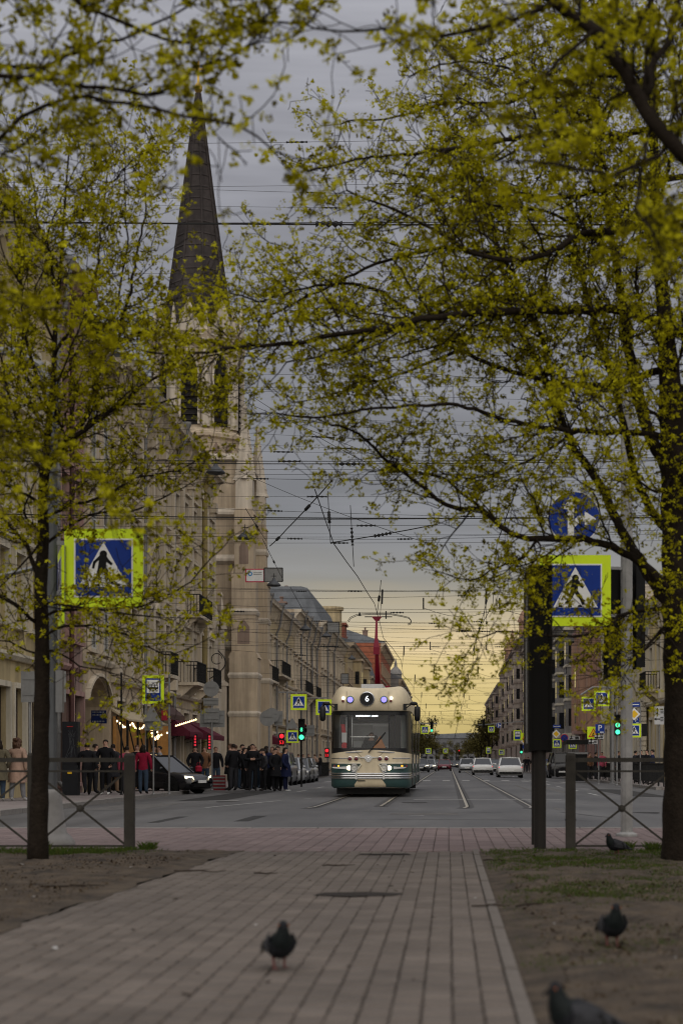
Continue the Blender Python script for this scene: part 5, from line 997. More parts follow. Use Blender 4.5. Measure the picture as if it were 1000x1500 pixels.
# ---------------------------------------------------------------- cars
mCarGlass = M('car_glass', (.015, .017, .02), .06, 0, 0)
def car(name, lab, loc, rz, L_, Wd, H, col, kind='sedan', lights='off', tail='off', group=None, cat='car'):
    """nose towards -Y"""
    t = thing(name, lab, cat, loc, R(rz), group); h2 = L_ / 2; w = Wd / 2; belt = H * .62; gc = .17
    prof = {'sedan': (.26, .18, .80, .91, .58, .60), 'hatch': (.23, .21, .84, .96, .56, .62), 'suv': (.25, .17, .90, .97, .60, .66), 'van': (.12, .05, .96, .99, .62, .66)}[kind]
    ws0, ro0, ro1, rw1 = -h2 + L_ * prof[0], -h2 + L_ * (prof[0] + prof[1]), -h2 + L_ * (prof[2] - (.10 if kind == 'sedan' else .0)), -h2 + L_ * prof[3]
    hood = H * prof[4]; deck = H * prof[5] if kind == 'sedan' else belt
    st = [(-h2, .80, hood * .62, .32), (-h2 + .06, .90, hood * .80, .24), (-h2 + .35, .97, hood * .93, gc), (ws0, 1.0, hood, gc), ((ws0 + rw1) / 2, 1.0, belt, gc), (rw1, 1.0, belt if kind != 'sedan' else deck, gc), (h2 - .25, .97, deck * .98, gc + .03), (h2 - .05, .93, deck * .90, gc + .1), (h2, .86, deck * .72, .34)]
    q = MB(); n = 12
    for (y, k, zt, z0) in st:
        hw = w * k; q.v += [(-hw * .8, y, z0), (-hw * .97, y, z0 + .08), (-hw, y, z0 + (zt - z0) * .45), (-hw * .97, y, z0 + (zt - z0) * .80), (-hw * .86, y, zt - .02), (-hw * .5, y, zt + .015), (hw * .5, y, zt + .015), (hw * .86, y, zt - .02), (hw * .97, y, z0 + (zt - z0) * .80), (hw, y, z0 + (zt - z0) * .45), (hw * .97, y, z0 + .08), (hw * .8, y, z0)]
    for i in range(len(st) - 1):
        for j in range(n): q.f.append((i * n + j, i * n + (j + 1) % n, (i + 1) * n + (j + 1) % n, (i + 1) * n + j)); q.m.append(0)
    q.f += [tuple(range(n)), tuple(range((len(st) - 1) * n, len(st) * n))]; q.m += [0, 0]; q.build('body', col, t, True, local=True)
    a, b = w * .86, w * .68; z0, z1 = belt - .04, H
    zf, zr = hood - .02, (deck - .02 if kind == 'sedan' else belt - .02)
    FL, FR, BL, BR = (-a, ws0, zf), (a, ws0, zf), (-a, rw1, zr), (a, rw1, zr); fl, fr, bl, br = (-b, ro0, z1 - .05), (b, ro0, z1 - .05), (-b, ro1, z1 - .05), (b, ro1, z1 - .05)
    if kind != 'sedan': bl, br = (-b, ro1, z1 - .06), (b, ro1, z1 - .06)
    for nm, pts in (('windscreen', [FL, FR, fr, fl]), ('rear_window', [BR, BL, bl, br]), ('side_window', [BL, FL, fl, bl]), ('side_window', [FR, BR, br, fr])): MB().poly(pts).build(nm, mCarGlass, t, local=True)
    q = MB(); m1 = (ro0 + ro1) / 2; q.v = [(-b, ro0, z1 - .05), (0, ro0 + .02, z1 - .02), (b, ro0, z1 - .05), (-b, m1, z1 - .02), (0, m1, z1 + .02), (b, m1, z1 - .02), (-b, ro1, z1 - .06), (0, ro1 - .02, z1 - .03), (b, ro1, z1 - .06)]; q.f = [(0, 1, 4, 3), (1, 2, 5, 4), (3, 4, 7, 6), (4, 5, 8, 7)]; q.m = [0] * 4
    for A, B_ in ((FL, fl), (FR, fr), (BL, bl), (BR, br), (fl, bl), (fr, br), (fl, fr), (bl, br)): q.bar(A, B_, .07, .06)
    for s in (-1, 1): q.bar((s * (a + b) / 2 * .99, m1, (z0 + z1) / 2 - .02 + .28), (s * a, m1 + .05, z0), .05, .09)
    q.build('roof', col, t, local=True)
    for s in (-1, 1):
        for y in (-h2 + L_ * .19, h2 - L_ * .19):
            q = MB(); r_ = .32 if kind != 'suv' else .36; q.lathe([(r_ * .62, -.11), (r_ * .95, -.11), (r_, -.07), (r_, .07), (r_ * .95, .11), (r_ * .62, .11)], (s * (w - .11), y, r_), 'X', 20); wh = q.build('wheel', mTyre, t, local=True)
            q = MB(); q.lathe([(r_ * .62, 0), (r_ * .56, .02)], (s * (w - .03), y, r_), 'X', 20)
            for k in range(5): an = k * 2 * math.pi / 5; q.bar((s * (w - .005), y, r_), (s * (w - .005), y + r_ * .58 * math.cos(an), r_ + r_ * .58 * math.sin(an)), .06, .05)
            q.build('rim', M('alloy_grey', (.20, .20, .21), .35, .8, .05) if lab.find('black hatch') < 0 else mDark, wh, local=True)
            q = MB(); q.lathe([(r_ + .05, 0), (r_ + .05, .012)], (s * (w * .985) - .006, y, r_ + .01), 'X', 20); q.build('wheel_arch', mDark, t, local=True)
        zl = hood * .78; q = MB(); q.prism([(0, -.08), (.34, -.02), (.38, .09), (.06, .06)], (s * w * .52, -h2 + .06, zl), (s, .45, 0), (0, 0, 1), (0, -.04, 0)); q.build('headlight', eWarm if lights == 'on' else mChrome, t, local=True)
        zl = deck * .80; q = MB(); q.prism([(.14, -.05), (.36, -.08), (.38, .07), (.17, .05)], (s * w * .50, h2 - .04, zl), (s, -.25, 0), (0, 0, 1), (0, .04, 0)); q.build('taillight', eRed if tail == 'on' else mDRed, t, local=True)
        q = MB(); q.ell((s * (w + .08), ws0 + L_ * .06, belt + .05), (.10, .06, .07)); q.build('mirror', col, t, True, local=True)
    q = MB(); q.box(-w * .6, w * .6, -h2 - .015, -h2 + .05, .30, .44); q.box(-w * .42, w * .42, -h2 - .01, -h2 + .05, hood * .56, hood * .68); q.build('grille', mDark, t, local=True)
    q = MB(); q.box(-w * .88, w * .88, h2 - .12, h2 + .012, .28, .42); q.build('rear_bumper', mDark, t, local=True)
    for y, e in ((-h2 - .022, 1), (h2 + .016, -1)):
        q = MB(); q.box(-.26, .26, min(y, y + .02 * e), max(y, y + .02 * e), .46, .57); q.build('number_plate', mWhite, t, local=True)
    return t
mCW = M('car_white', (.62, .62, .60), .25, 0, .03); mCS = M('car_silver', (.35, .36, .37), .3, .5, .03); mCB = M('car_black', (.012, .012, .014), .18, 0, .05); mCR = M('car_dark_red', (.14, .012, .02), .25, 0, .03); mCG = M('car_grey', (.14, .145, .15), .3, .4, .03); mCBl = M('car_blue', (.02, .05, .20), .3)
def at(px, Y): return ((px - 657) * Y / F, Y, road_z((px - 657) * Y / F))
car('parked_car', 'black hatchback with a lit headlight nosing out across the left pavement', (-11.4, 65.4, -.145), 62, 4.3, 1.76, 1.46, mCB, 'hatch', 'on').rotation_euler.x = R(2.6)   # front wheels down on the road
GP = 'cars parked along the left kerb'
car('parked_car', 'dark grey off-roader parked nearest, right behind the navy coat', (-8.75, 85, road_z(-8.75)), 0, 4.5, 1.86, 1.72, mCG, 'suv', group=GP)
for i, (x, y, m) in enumerate(((-8.72, 90.6, mCS), (-8.7, 96, mCG), (-8.9, 101.4, mCS))): car('parked_car', ['silver car parked directly behind the off-roader', 'grey car third in the parked row on the left', 'last silver car of the parked row on the left'][i], (x, y, road_z(x)), 0, 4.3, 1.76, 1.46, m, 'hatch', group=GP)
GR = 'cars driving away'
car('car', 'white saloon with red tail lights driving away nearest the black sign column', at(745.5, 121), 180, 4.6, 1.82, 1.47, mCW, 'sedan', 'off', 'on', GR)
car('car', 'pale silver saloon with bright brake lights left of the white saloon', at(706, 143), 180, 4.5, 1.78, 1.46, mCW, 'sedan', 'off', 'on', GR)
car('car', 'small silver car partly hidden left of the braking saloon', at(683.5, 175), 180, 4.3, 1.74, 1.5, mCS, 'hatch', 'off', 'off', GR)
car('car', 'dark car just visible between the two pale saloons', at(722, 172), 180, 4.4, 1.76, 1.46, mCG, 'sedan', 'off', 'on', GR)
GO = 'oncoming cars'
car('car', 'silver oncoming car with lit headlights beside the tram flank', at(628, 205), 0, 4.4, 1.78, 1.5, mCS, 'hatch', 'on', 'off', GO)
car('car', 'dark red car next to the silver oncoming car', at(650.5, 215), 0, 4.6, 1.8, 1.46, mCR, 'sedan', 'off', 'off', GO)
car('car', 'grey oncoming car half hidden behind the tram flank', at(616.5, 180), 0, 4.4, 1.78, 1.5, mCG, 'suv', 'on', 'off', GO)
car('car', 'far oncoming car with bright headlights on the tracks, nearer of two', at(664, 330), 0, 4.4, 1.78, 1.5, mCG, 'hatch', 'on', 'off', GO)
car('car', 'farthest oncoming car with bright headlights', at(673, 360), 0, 4.4, 1.78, 1.5, mCG, 'hatch', 'on', 'off', GO)
car('car', 'dark oncoming car behind the dark red car', at(641, 250), 0, 4.4, 1.78, 1.5, mCB, 'hatch', 'on', 'off', GO)
car('van', 'dark van parked on the right behind the fence post', (8.5, 128, road_z(8.5)), 180, 4.8, 1.95, 1.98, mCB, 'van', cat='van')
car('parked_car', 'blue car with red lights parked in front of the dark van', (8.35, 142, road_z(8.3)), 180, 4.4, 1.78, 1.46, mCBl, 'sedan', 'off', 'off')

# ---------------------------------------------------------------- pigeons
mPgB = M('pigeon_dark_grey', (.016, .017, .020), .7, 0, .4, 30); mPgW = M('pigeon_wing', (.045, .046, .052), .75, 0, .5, 25); mPgN = M('pigeon_neck_sheen', (.011, .014, .014), .5, .1, .3, 40); mPgL = M('pigeon_leg', (.16, .055, .05), .6)
def pigeon(lab, loc, rz, sc=1., step=.0):
    t = thing('pigeon', lab, 'pigeon', loc, R(rz), 'pigeons'); t.scale = (sc * 1.02, sc, sc * 1.04)
    stn = [((0, .205, .085), .018, .004), ((0, .16, .095), .03, .008), ((0, .11, .11), .036, .022), ((0, .06, .125), .052, .045), ((0, 0, .135), .066, .062), ((0, -.045, .145), .066, .066), ((0, -.075, .165), .054, .055), ((0, -.088, .19), .040, .042), ((0, -.095, .215), .029, .032), ((0, -.10, .236), .024, .027), ((0, -.105, .252), .021, .020), ((0, -.108, .262), .010, .008)]
    q = MB(); n = 12; pts = [Vector(s[0]) for s in stn]
    for i, (p, w, h) in enumerate(stn):
        d = (pts[min(i + 1, len(pts) - 1)] - pts[max(i - 1, 0)]).normalized(); up = Vector((1, 0, 0)).cross(d)
        for j in range(n): a = 2 * math.pi * j / n; q.v.append(tuple(Vector(p) + Vector((1, 0, 0)) * w * math.cos(a) + up * h * math.sin(a)))
    for i in range(len(stn) - 1):
        for j in range(n): q.f.append((i * n + j, i * n + (j + 1) % n, (i + 1) * n + (j + 1) % n, (i + 1) * n + j)); q.m.append(1 if i >= 6 and i < 9 else 0)
    q.f += [tuple(range(n)), tuple(range((len(stn) - 1) * n, len(stn) * n))]; q.m += [0, 0]; q.build('body', [mPgB, mPgN], t, True, local=True)
    q = MB(); q.tube([(0, -.118, .236), (0, -.137, .230), (0, -.150, .222)], [.008, .006, .002], 6); q.build('beak', mDark, t, local=True)
    for s in (-1, 1):
        q = MB(); q.ell((s * .0225, -.112, .242), (.004, .005, .005), 0, 6, 4); q.build('eye', M('pigeon_eye', (.30, .08, .01), .2), t, True, local=True)
        q = MB(); W_ = [(-.07, .155, .040), (-.02, .15, .048), (.04, .135, .042), (.10, .115, .028), (.15, .098, .014), (.185, .09, .004)]
        for y, z, h in W_: q.v += [(s * (.058 if y < .05 else .058 - (y - .05) * .22), y, z + h), (s * (.074 if y < .05 else .074 - (y - .05) * .28), y, z), (s * (.060 if y < .05 else .06 - (y - .05) * .22), y, z - h * .8)]
        for i in range(len(W_) - 1):
            for j in (0, 1): q.f.append((i * 3 + j, i * 3 + j + 1, i * 3 + 4 + j, i * 3 + 3 + j)); q.m.append(0)
        q.f.append((0, 1, 2)); q.m.append(0); wg = q.build('wing', mPgW, t, True, local=True)
        q = MB()
        for k in (0, 1): y = .03 + .05 * k; q.bar((s * .071, y, .16 - .02 * k), (s * .071, y + .03, .10), .004, .014)
        q.build('wing_bar', mDark, wg, local=True)
        dy = s * step; q = MB(); q.tube([(s * .025, .0, .062), (s * .028, .012 + dy * .4, .038), (s * .028, -.005 + dy, .006)], [.014, .006, .005], 6)
        for an in (-.5, 0, .5): q.tube([(s * .028, -.005 + dy, .006), (s * .028 + math.sin(an) * .03, -.035 + dy, .004)], [.004, .002], 5)
        q.tube([(s * .028, -.005 + dy, .006), (s * .028, .015 + dy, .004)], [.004, .002], 5); q.build('leg', mPgL, t, local=True)
    for ch in t.children:
        if not ch.name.startswith('leg'): ch.location.z -= .028
    return t
def gp(px, py): Y = F / (py - 1117); return ((px - 657) * Y / F, Y, .008)
pigeon('pigeon walking on the paved path, tail to the left', gp(409, 1421), 16, .98, .02)
pigeon('dark pigeon facing the camera on the bare right verge', gp(896, 1388), 6, .98)
pigeon('small looking pigeon by the right fence, turned away with tail to the right', gp(902, 1254), 118 - 180, .98)
pigeon('nearest pigeon, blurred and cut off at the bottom edge', (.458, 5.75, .008), 112 - 180, 1.0)
# ---------------------------------------------------------------- signs
PED = [('e', (.50, .735), .048), [(.455, .66), (.52, .68), (.575, .60), (.62, .555), (.60, .53), (.54, .575), (.53, .50), (.60, .40), (.635, .30), (.595, .295), (.56, .375), (.49, .46), (.455, .39), (.385, .30), (.35, .325), (.41, .40), (.43, .50), (.445, .60), (.40, .56), (.385, .49), (.355, .495), (.37, .58)]]
def sign(name, lab, c, size, face, rz=0, group=None, kind='ped', ang_back=True, cat='road sign', extra=None):
    """c: centre; face towards -Y turned by rz"""
    t = thing(name, lab, cat, c, R(rz), group); s = size
    def sq(mb, a, dy, m, b=None): b = b or a; mb.prism([(-a, -b), (a, -b), (a, b), (-a, b)], (0, dy, 0), (1, 0, 0), (0, 0, 1), (0, .004, 0), m)
    U = lambda p: ((p[0] - .5) * s, (p[1] - .5) * s)
    def pp(mb, pts, dy, m): mb.prism([U(p) for p in pts], (0, dy, 0), (1, 0, 0), (0, 0, 1), (0, .002, 0), m)
    bk = MB()
    if kind == 'ped':
        bk.box(-s / 2, s / 2, .0, .03, -s / 2, s / 2); b = bk.build('backing_board', [mLime], t, local=True)
        rm = MB(); rm.box(-s / 2, s / 2, .031, .04, -s / 2, s / 2); rm.build('back_plate', mSignBack, t, local=True)
        f = MB(); sq(f, .375 * s, -.006, 1); sq(f, .355 * s, -.009, 0); pp(f, [(.5, .83), (.185, .26), (.815, .26)], -.012, 1)
        f.lathe([(.048 * s, 0), (.001, -.001)], (0, -.0145, .175 * s), 'Y', 16, 2, False)
        pp(f, PED[1], -.0145, 2)
        for x in (.285, .42, .56, .685): pp(f, [(x - .03, .265), (x + .035, .265), (x + .02, .295), (x - .02, .295)], -.0145, 2)
        f.build('pictogram', [mBlue, mWhite, mBlk], t, local=True)
    elif kind == 'tramstop':
        bk.box(-s * .38, s * .38, 0, .03, -s / 2, s / 2); bk.build('backing_board', mLime, t, local=True); f = MB()
        f.prism([(-.27 * s, -.4 * s), (.27 * s, -.4 * s), (.27 * s, .4 * s), (-.27 * s, .4 * s)], (0, -.006, 0), (1, 0, 0), (0, 0, 1), (0, .004, 0), 0); f.prism([(-.22 * s, -.12 * s), (.22 * s, -.12 * s), (.22 * s, .34 * s), (-.22 * s, .34 * s)], (0, -.009, 0), (1, 0, 0), (0, 0, 1), (0, .002, 0), 1)
        k = s * .17
        def tr(pts): f.prism([(a * k, b * k + .1 * s) for a, b in pts], (0, -.012, 0), (1, 0, 0), (0, 0, 1), (0, .002, 0), 2)
        tr([(-1, -.5), (1, -.5), (1.1, -.1), (-1.1, -.1)]); tr([(-1, .25), (1, .25), (.8, .42), (-.8, .42)])
        for x in (-1, -.4, .25, .85): tr([(x, -.1), (x + .13, -.1), (x + .13, .25), (x, .25)])
        tr([(-.3, .42), (.05, .85), (.4, .42), (.3, .42), (.05, .72), (-.2, .42)]); tr([(-.35, .85), (.45, .85), (.45, .92), (-.35, .92)])
        for x in (-.6, .55): f.lathe([(.17 * k, 0), (.001, -.001)], (x * k, -.011, .1 * s - .6 * k), 'Y', 12, 2, False)
        f.build('pictogram', [mBlue, mWhite, mBlk], t, local=True)
    elif kind == 'roundback':
        bk.lathe([(s / 2, 0), (s / 2, .02)], (0, 0, 0), 'Y', 28); bk.bar((-.3 * s, -.01, .1 * s), (.3 * s, -.01, .1 * s), .02, .03); bk.build('plate', mSignBack, t, local=True)
    elif kind == 'rectback':
        w, h = extra; bk.box(-w / 2, w / 2, 0, .02, -h / 2, h / 2); bk.bar((-w * .45, -.012, h * .25), (w * .45, -.012, h * .25), .02, .03); bk.bar((-w * .45, -.012, -h * .25), (w * .45, -.012, -h * .25), .02, .03); bk.build('plate', mSignBack, t, local=True)
    elif kind == 'triback':
        bk.prism([(-.5 * s, -.4 * s), (.5 * s, -.4 * s), (.06 * s, .42 * s), (-.06 * s, .42 * s)], (0, 0, 0), (1, 0, 0), (0, 0, 1), (0, .02, 0)); bk.build('plate', mSignBack, t, local=True)
    elif kind == 'P':
        bk.box(-s / 2, s / 2, 0, .02, -s / 2, s / 2); bk.build('plate', mBlue, t, local=True); f = MB(); add_text(f, 'P', s * .9, (0, -.006, .06 * s), (1, 0, 0), (0, 0, 1))
        f.box(0, .4 * s, -.006, -.004, -.42 * s, -.32 * s); f.build('letter', mWhite, t, local=True)
    elif kind == 'works':
        bk.box(-s / 2, s / 2, 0, .02, -s / 2, s / 2); bk.build('backing_board', mLime, t, local=True); f = MB()
        pp(f, [(.5, .88), (.08, .16), (.92, .16)], -.006, 0); pp(f, [(.5, .76), (.19, .22), (.81, .22)], -.009, 1); pp(f, [(.4, .26), (.62, .26), (.55, .36), (.48, .34)], -.012, 2); pp(f, [(.47, .36), (.52, .42), (.5, .52), (.45, .5), (.42, .38), (.36, .27), (.42, .27)], -.012, 2); f.build('pictogram', [M('sign_red', (.5, .02, .02), .5), mYel, mBlk], t, local=True)
    elif kind == 'mainroad':
        d = s * .5; bk.prism([(-d, 0), (0, -d), (d, 0), (0, d)], (0, 0, 0), (1, 0, 0), (0, 0, 1), (0, .02, 0)); bk.build('plate', mWhite, t, local=True); f = MB(); d *= .66; f.prism([(-d, 0), (0, -d), (d, 0), (0, d)], (0, -.006, 0), (1, 0, 0), (0, 0, 1), (0, .004, 0)); f.build('diamond', mYel, t, local=True)
    elif kind == 'nostop':
        bk.lathe([(s / 2, 0), (s / 2, .02)], (0, 0, 0), 'Y', 24, 0); bk.build('plate', M('sign_red', (.5, .02, .02), .5), t, local=True); f = MB(); f.lathe([(.42 * s, -.001), (.001, -.004)], (0, -.004, 0), 'Y', 24, 0, False); f.bar((-.3 * s, -.01, .3 * s), (.3 * s, -.01, -.3 * s), .004, .09 * s, 1, up=(0, 1, 0)); f.bar((-.3 * s, -.012, -.3 * s), (.3 * s, -.012, .3 * s), .004, .09 * s, 1, up=(0, 1, 0)); f.build('pictogram', [mBlue, M('sign_red', (.5, .02, .02), .5)], t, local=True)
    elif kind == 'lane':
        w, h = extra; bk.box(-w / 2, w / 2, 0, .02, -h / 2, h / 2); bk.build('plate', M('sign_pale_grey', (.42, .42, .42), .6), t, local=True); f = MB()
        for z, v in ((h * .24, 1), (-h * .2, 0)):
            u_, w_ = ((1, 0, 0), (0, 0, 1)) if v else ((0, 0, 1), (-1, 0, 0))
            f.prism([(-.025, -.14), (.025, -.14), (.025, .04), (.07, .04), (0, .16), (-.07, .04), (-.025, .04)], (-w * .22, -.005, z), u_, w_, (0, .003, 0)); 
            for k in range(3): f.box(w * .1, w * .4, -.005, -.003, z - .1 + k * .08, z - .06 + k * .08)
        f.build('print', mBlk, t, local=True)
    elif kind == 'arrowround':
        bk.lathe([(s / 2, 0), (s / 2, .02)], (0, 0, 0), 'Y', 40, 0); bk.build('rim', mWhite, t, local=True); f = MB(); f.lathe([(.475 * s, -.003), (.001, -.004)], (0, -.003, 0), 'Y', 40, 0, False)
        pp(f, [(.44, .12), (.50, .12), (.50, .30), (.62, .42), (.70, .42), (.70, .32), (.92, .47), (.70, .62), (.70, .53), (.58, .53), (.50, .45), (.50, .66), (.57, .66), (.43, .90), (.29, .66), (.38, .66), (.38, .12)], -.009, 1)
        f.build('pictogram', [mBlue, mWhite], t, local=True)
    elif kind == 'oneway':
        w, h = extra; bk.box(-w / 2, w / 2, 0, .02, -h / 2, h / 2); bk.build('plate', mBlue, t, local=True); f = MB(); f.box(-w * .42, w * .42, -.005, -.003, -.09 * h, .09 * h); f.build('print', mWhite, t, local=True)
    elif kind == 'board':
        w, h = extra; bk.box(-w / 2, w / 2, 0, .05, -h / 2, h / 2); bk.build('plate', mSignBack, t, local=True); fr = MB()
        for a, b in (((-w / 2, h / 2), (w / 2, h / 2)), ((-w / 2, -h / 2), (w / 2, -h / 2)), ((-w / 2, -h / 2), (-w / 2, h / 2)), ((w / 2, -h / 2), (w / 2, h / 2))): fr.bar((a[0], -.005, a[1]), (b[0], -.005, b[1]), .05, .03)
        fr.build('frame', mDark, t, local=True)
    elif kind == 'logo':
        w, h = extra; bk.box(-w / 2, w / 2, 0, .05, -h / 2, h / 2); bk.build('frame', M('sign_frame_red', (.42, .03, .06), .5), t, local=True); f = MB(); f.box(-w * .44, w * .44, -.006, -.003, -h * .42, h * .42, 0)
        f.lathe([(.17 * h, 0), (.001, -.001)], (-w * .25, -.008, h * .12), 'Y', 20, 1, False); f.lathe([(.08 * h, 0), (.001, -.001)], (-w * .25, -.010, h * .12), 'Y', 16, 0, False)
        for k in range(2): f.box(-w * .08, w * .36, -.008, -.006, h * (.18 - .12 * k), h * (.23 - .12 * k), 2)
        f.build('print', [M('sign_offwhite', (.6, .6, .58), .6), M('logo_blue', (.05, .22, .45), .5), mSignBack], t, local=True)
    return t
def post(lab, x, y, z0, z1, r, name='sign_post', cat='post', mat=None, group=None, extra=None):
    t = thing(name, lab, cat, (x, y, z0), group=group); q = MB(); q.tube([(x, y, z0), (x, y, z1)], r, 10); q.build('shaft', mat or mGrey, t)
    q = MB(); q.lathe([(r * 1.8, 0), (r * 1.8, .03), (r, .06)], (x, y, z0), 'Z', 12); q.build('base', mat or mGrey, t)
    if extra: extra(t)
    return t
def tlight(lab, c, lit, rz=0, group=None, digits=None, s=1., n=3, ped=False):
    t = thing('traffic_light', lab, 'traffic light', c, R(rz), group); q = MB(); w, h = .15 * s, .17 * s * n; q.box(-w, w, 0, .18 * s, -h, h); q.build('housing', mDark, t, local=True)
    for k in range(n):
        z = (h - .17 * s) - k * .34 * s; on = (k == lit or (lit == 'dual' and k > 0)); m = (eRed if ped or (k == 0) else eGreen) if on else mBlk
        q = MB(); q.lathe([(.115 * s, 0), (.001, -.02)], (0, -.004, z), 'Y', 18, 0, False); ln = q.build('lens', m if not (digits and k == 1) else mBlk, t, local=True)
        if digits and k == 1:
            q = MB(); add_text(q, digits, .26 * s, (0, -.03, z), (1, 0, 0), (0, 0, 1)); q.build('countdown', eRed if ped else eGreen, ln, local=True)
        if not ped:
            v = MB()
            for a in range(8):
                a0, a1 = math.pi * a / 8, math.pi * (a + 1) / 8; r_ = .13 * s
                v.add([(r_ * math.cos(a0), 0, z + r_ * math.sin(a0)), (r_ * math.cos(a1), 0, z + r_ * math.sin(a1)), (r_ * math.cos(a1), -.13 * s, z + r_ * math.sin(a1)), (r_ * math.cos(a0), -.13 * s, z + r_ * math.sin(a0))], [(0, 1, 2, 3)])
            v.build('visor', mDark, t, local=True)
    return t
GS = 'pedestrian crossing signs'
# near left: lamp pole with the big sign
Yp = 20.0; xp = (77 - 657) * Yp / F
def lampbase(t):
    q = MB(); q.lathe([(.27, -.02), (.27, .05), (.22, .12), (.17, .16), (.115, .55), (.10, .64), (.07, .68)], (xp, Yp, 0), 'Z', 20); q.build('cast_base', M('concrete_cone', (.26, .25, .24), .8, 0, .2, 5), t, True)
    q = MB(); q.tube([(xp, Yp, 5.2), (xp - .03, Yp, 5.5), (xp - .15, Yp, 5.75), (xp - .4, Yp, 5.9), (xp - 1.2, Yp, 5.98)], .055, 8); q.tube([(xp, Yp, 3.25), (xp - .25, Yp, 3.32), (xp - .75, Yp, 3.2)], .03, 8); q.build('arm', mGrey, t)
    q = MB(); q.ell((xp - 1.35, Yp, 5.96), (.3, .12, .08)); q.build('lamp_head', mGrey, t, True)
    q = MB(); q.box(xp + .05, xp + .13, Yp - .05, Yp + .05, 1.6, 2.1); q.box(xp - .02, xp + .5, Yp - .02, Yp + .02, 3.0, 3.05); q.box(xp - .02, xp + .5, Yp - .02, Yp + .02, 3.6, 3.65); q.build('bracket', mGrey, t)
post('grey street lamp pole with a concrete cone base behind the left fence', xp, Yp, .0, 5.6, .06, 'street_lamp', 'street lamp', M('weathered_lamp_grey', (.11, .115, .12), .6, .3, .2), None, lampbase)
sign('crossing_sign', 'largest blue crossing sign on yellow board, behind the left tree branches', P(152, 832, Yp - .16), .93, 0, 0, GS)
sign('crossing_sign', 'blue crossing sign turned sideways on the lamp pole, left of the big one', P(88, 862, Yp + .25), .93, 0, -74, GS)
# near right pole with round blue sign, crossing sign and shielded signals
Yq = 22.7; xq = (917 - 657) * Yq / F
post('tall pale grey pole standing on the brick plaza behind the right fence', xq, Yq, 0, 7.6, .083, 'signal_pole', 'pole', M('pole_pale_grey', (.27, .265, .255), .7, .1, .3, 3, .2, 30))
sign('crossing_sign', 'large blue crossing sign half hidden by the black column and leaves on the right', P(842, 865, Yq - .3), .95, 0, 0, GS)
sign('arrow_sign', 'round blue sign with white straight and right arrows among the branches', P(840, 758, Yq - .3), .71, 0, 0, None, 'arrowround')
t = thing('signal_bracket', 'steel bracket arms carrying the signs left of the pale grey pole', 'bracket', (xq, Yq, 3)); q = MB()
for py in (757, 830, 900): a = P(815 if py < 800 else 800, py, Yq - .24); q.bar(a, (xq, Yq - .02, a.z), .04, .04)
q.build('arm', mGrey, t)
for px, lab, dz in ((899, 'black shielded traffic signal on the left side of the pale pole', 0), (935, 'black shielded traffic signal seen edge-on right of the pale pole', -12)):
    c = P(px, 912 + dz, Yq + .12); t = thing('traffic_light', lab, 'traffic light', c, R(0 if px < 910 else 25), 'shielded signals on the pale pole'); q = MB(); q.box(-.07, .07, -.05, .2, -.72, .72); q.build('housing', mDark, t, local=True)
    q = MB(); q.prism([(-.13, -.78), (.16, -.72), (.14, .74), (-.10, .74)], (0, .21, 0), (1, 0, 0), (0, 0, 1), (0, .02, 0)); q.build('backboard', mDark, t, local=True)
    for z in (.45, 0, -.45):
        q = MB(); q.lathe([(.13, 0), (.13, .22), (.12, .22)], (0, .22, z), 'Y', 14); q.build('visor', mDark, t, local=True)
q = MB(); c = P(943, 905, Yq + .2); q.prism([(0, .25), (.13, .25), (.04, -.25), (0, -.25)], c, (1, 0, 0), (0, 0, 1), (0, .03, 0)); tag(q.build('sign_plate', mSignBack), 'narrow grey plate edge beside the right shielded signal', 'road sign')
# black advertising column on its post, seen edge on
Yc = 19.3; cx_ = (791 - 657) * Yc / F
t = thing('display_column', 'tall black display case on a post seen edge-on beside the right fence', 'display', (cx_, Yc, 0)); q = MB(); z0, z1 = 1.12, P(0, 828, Yc).z; q.box(cx_ - .125, cx_ + .125, Yc - .02, Yc + 1.3, z0 + .02, z1); q.box(cx_ - .135, cx_ - .10, Yc - .03, Yc + 1.31, z0, z1 + .005); q.box(cx_ + .10, cx_ + .135, Yc - .03, Yc + 1.31, z0, z1 + .005); q.build('case', M('display_black', (.008, .0075, .007), .6, 0, .2, 3), t)
q = MB(); q.tube([(cx_, Yc + .1, 0), (cx_, Yc + .1, z0 + .03)], .07, 14); q.tube([(cx_ + .02, Yc + 1.1, 0), (cx_ + .02, Yc + 1.1, z0 + .03)], .07, 14); q.build('leg', M('dark_bronze_post', (.030, .027, .024), .6, .1, .15), t)
q = MB(); q.tube([(cx_ - .155, Yc, z0 + .1), (cx_ - .16, Yc, z0 + 1.2), (cx_ - .15, Yc, z1 - .25), (cx_ - .12, Yc, z1 - .08), (cx_ - .08, Yc, z1 - .02)], .014, 6); q.build('trim', mGrey, t)
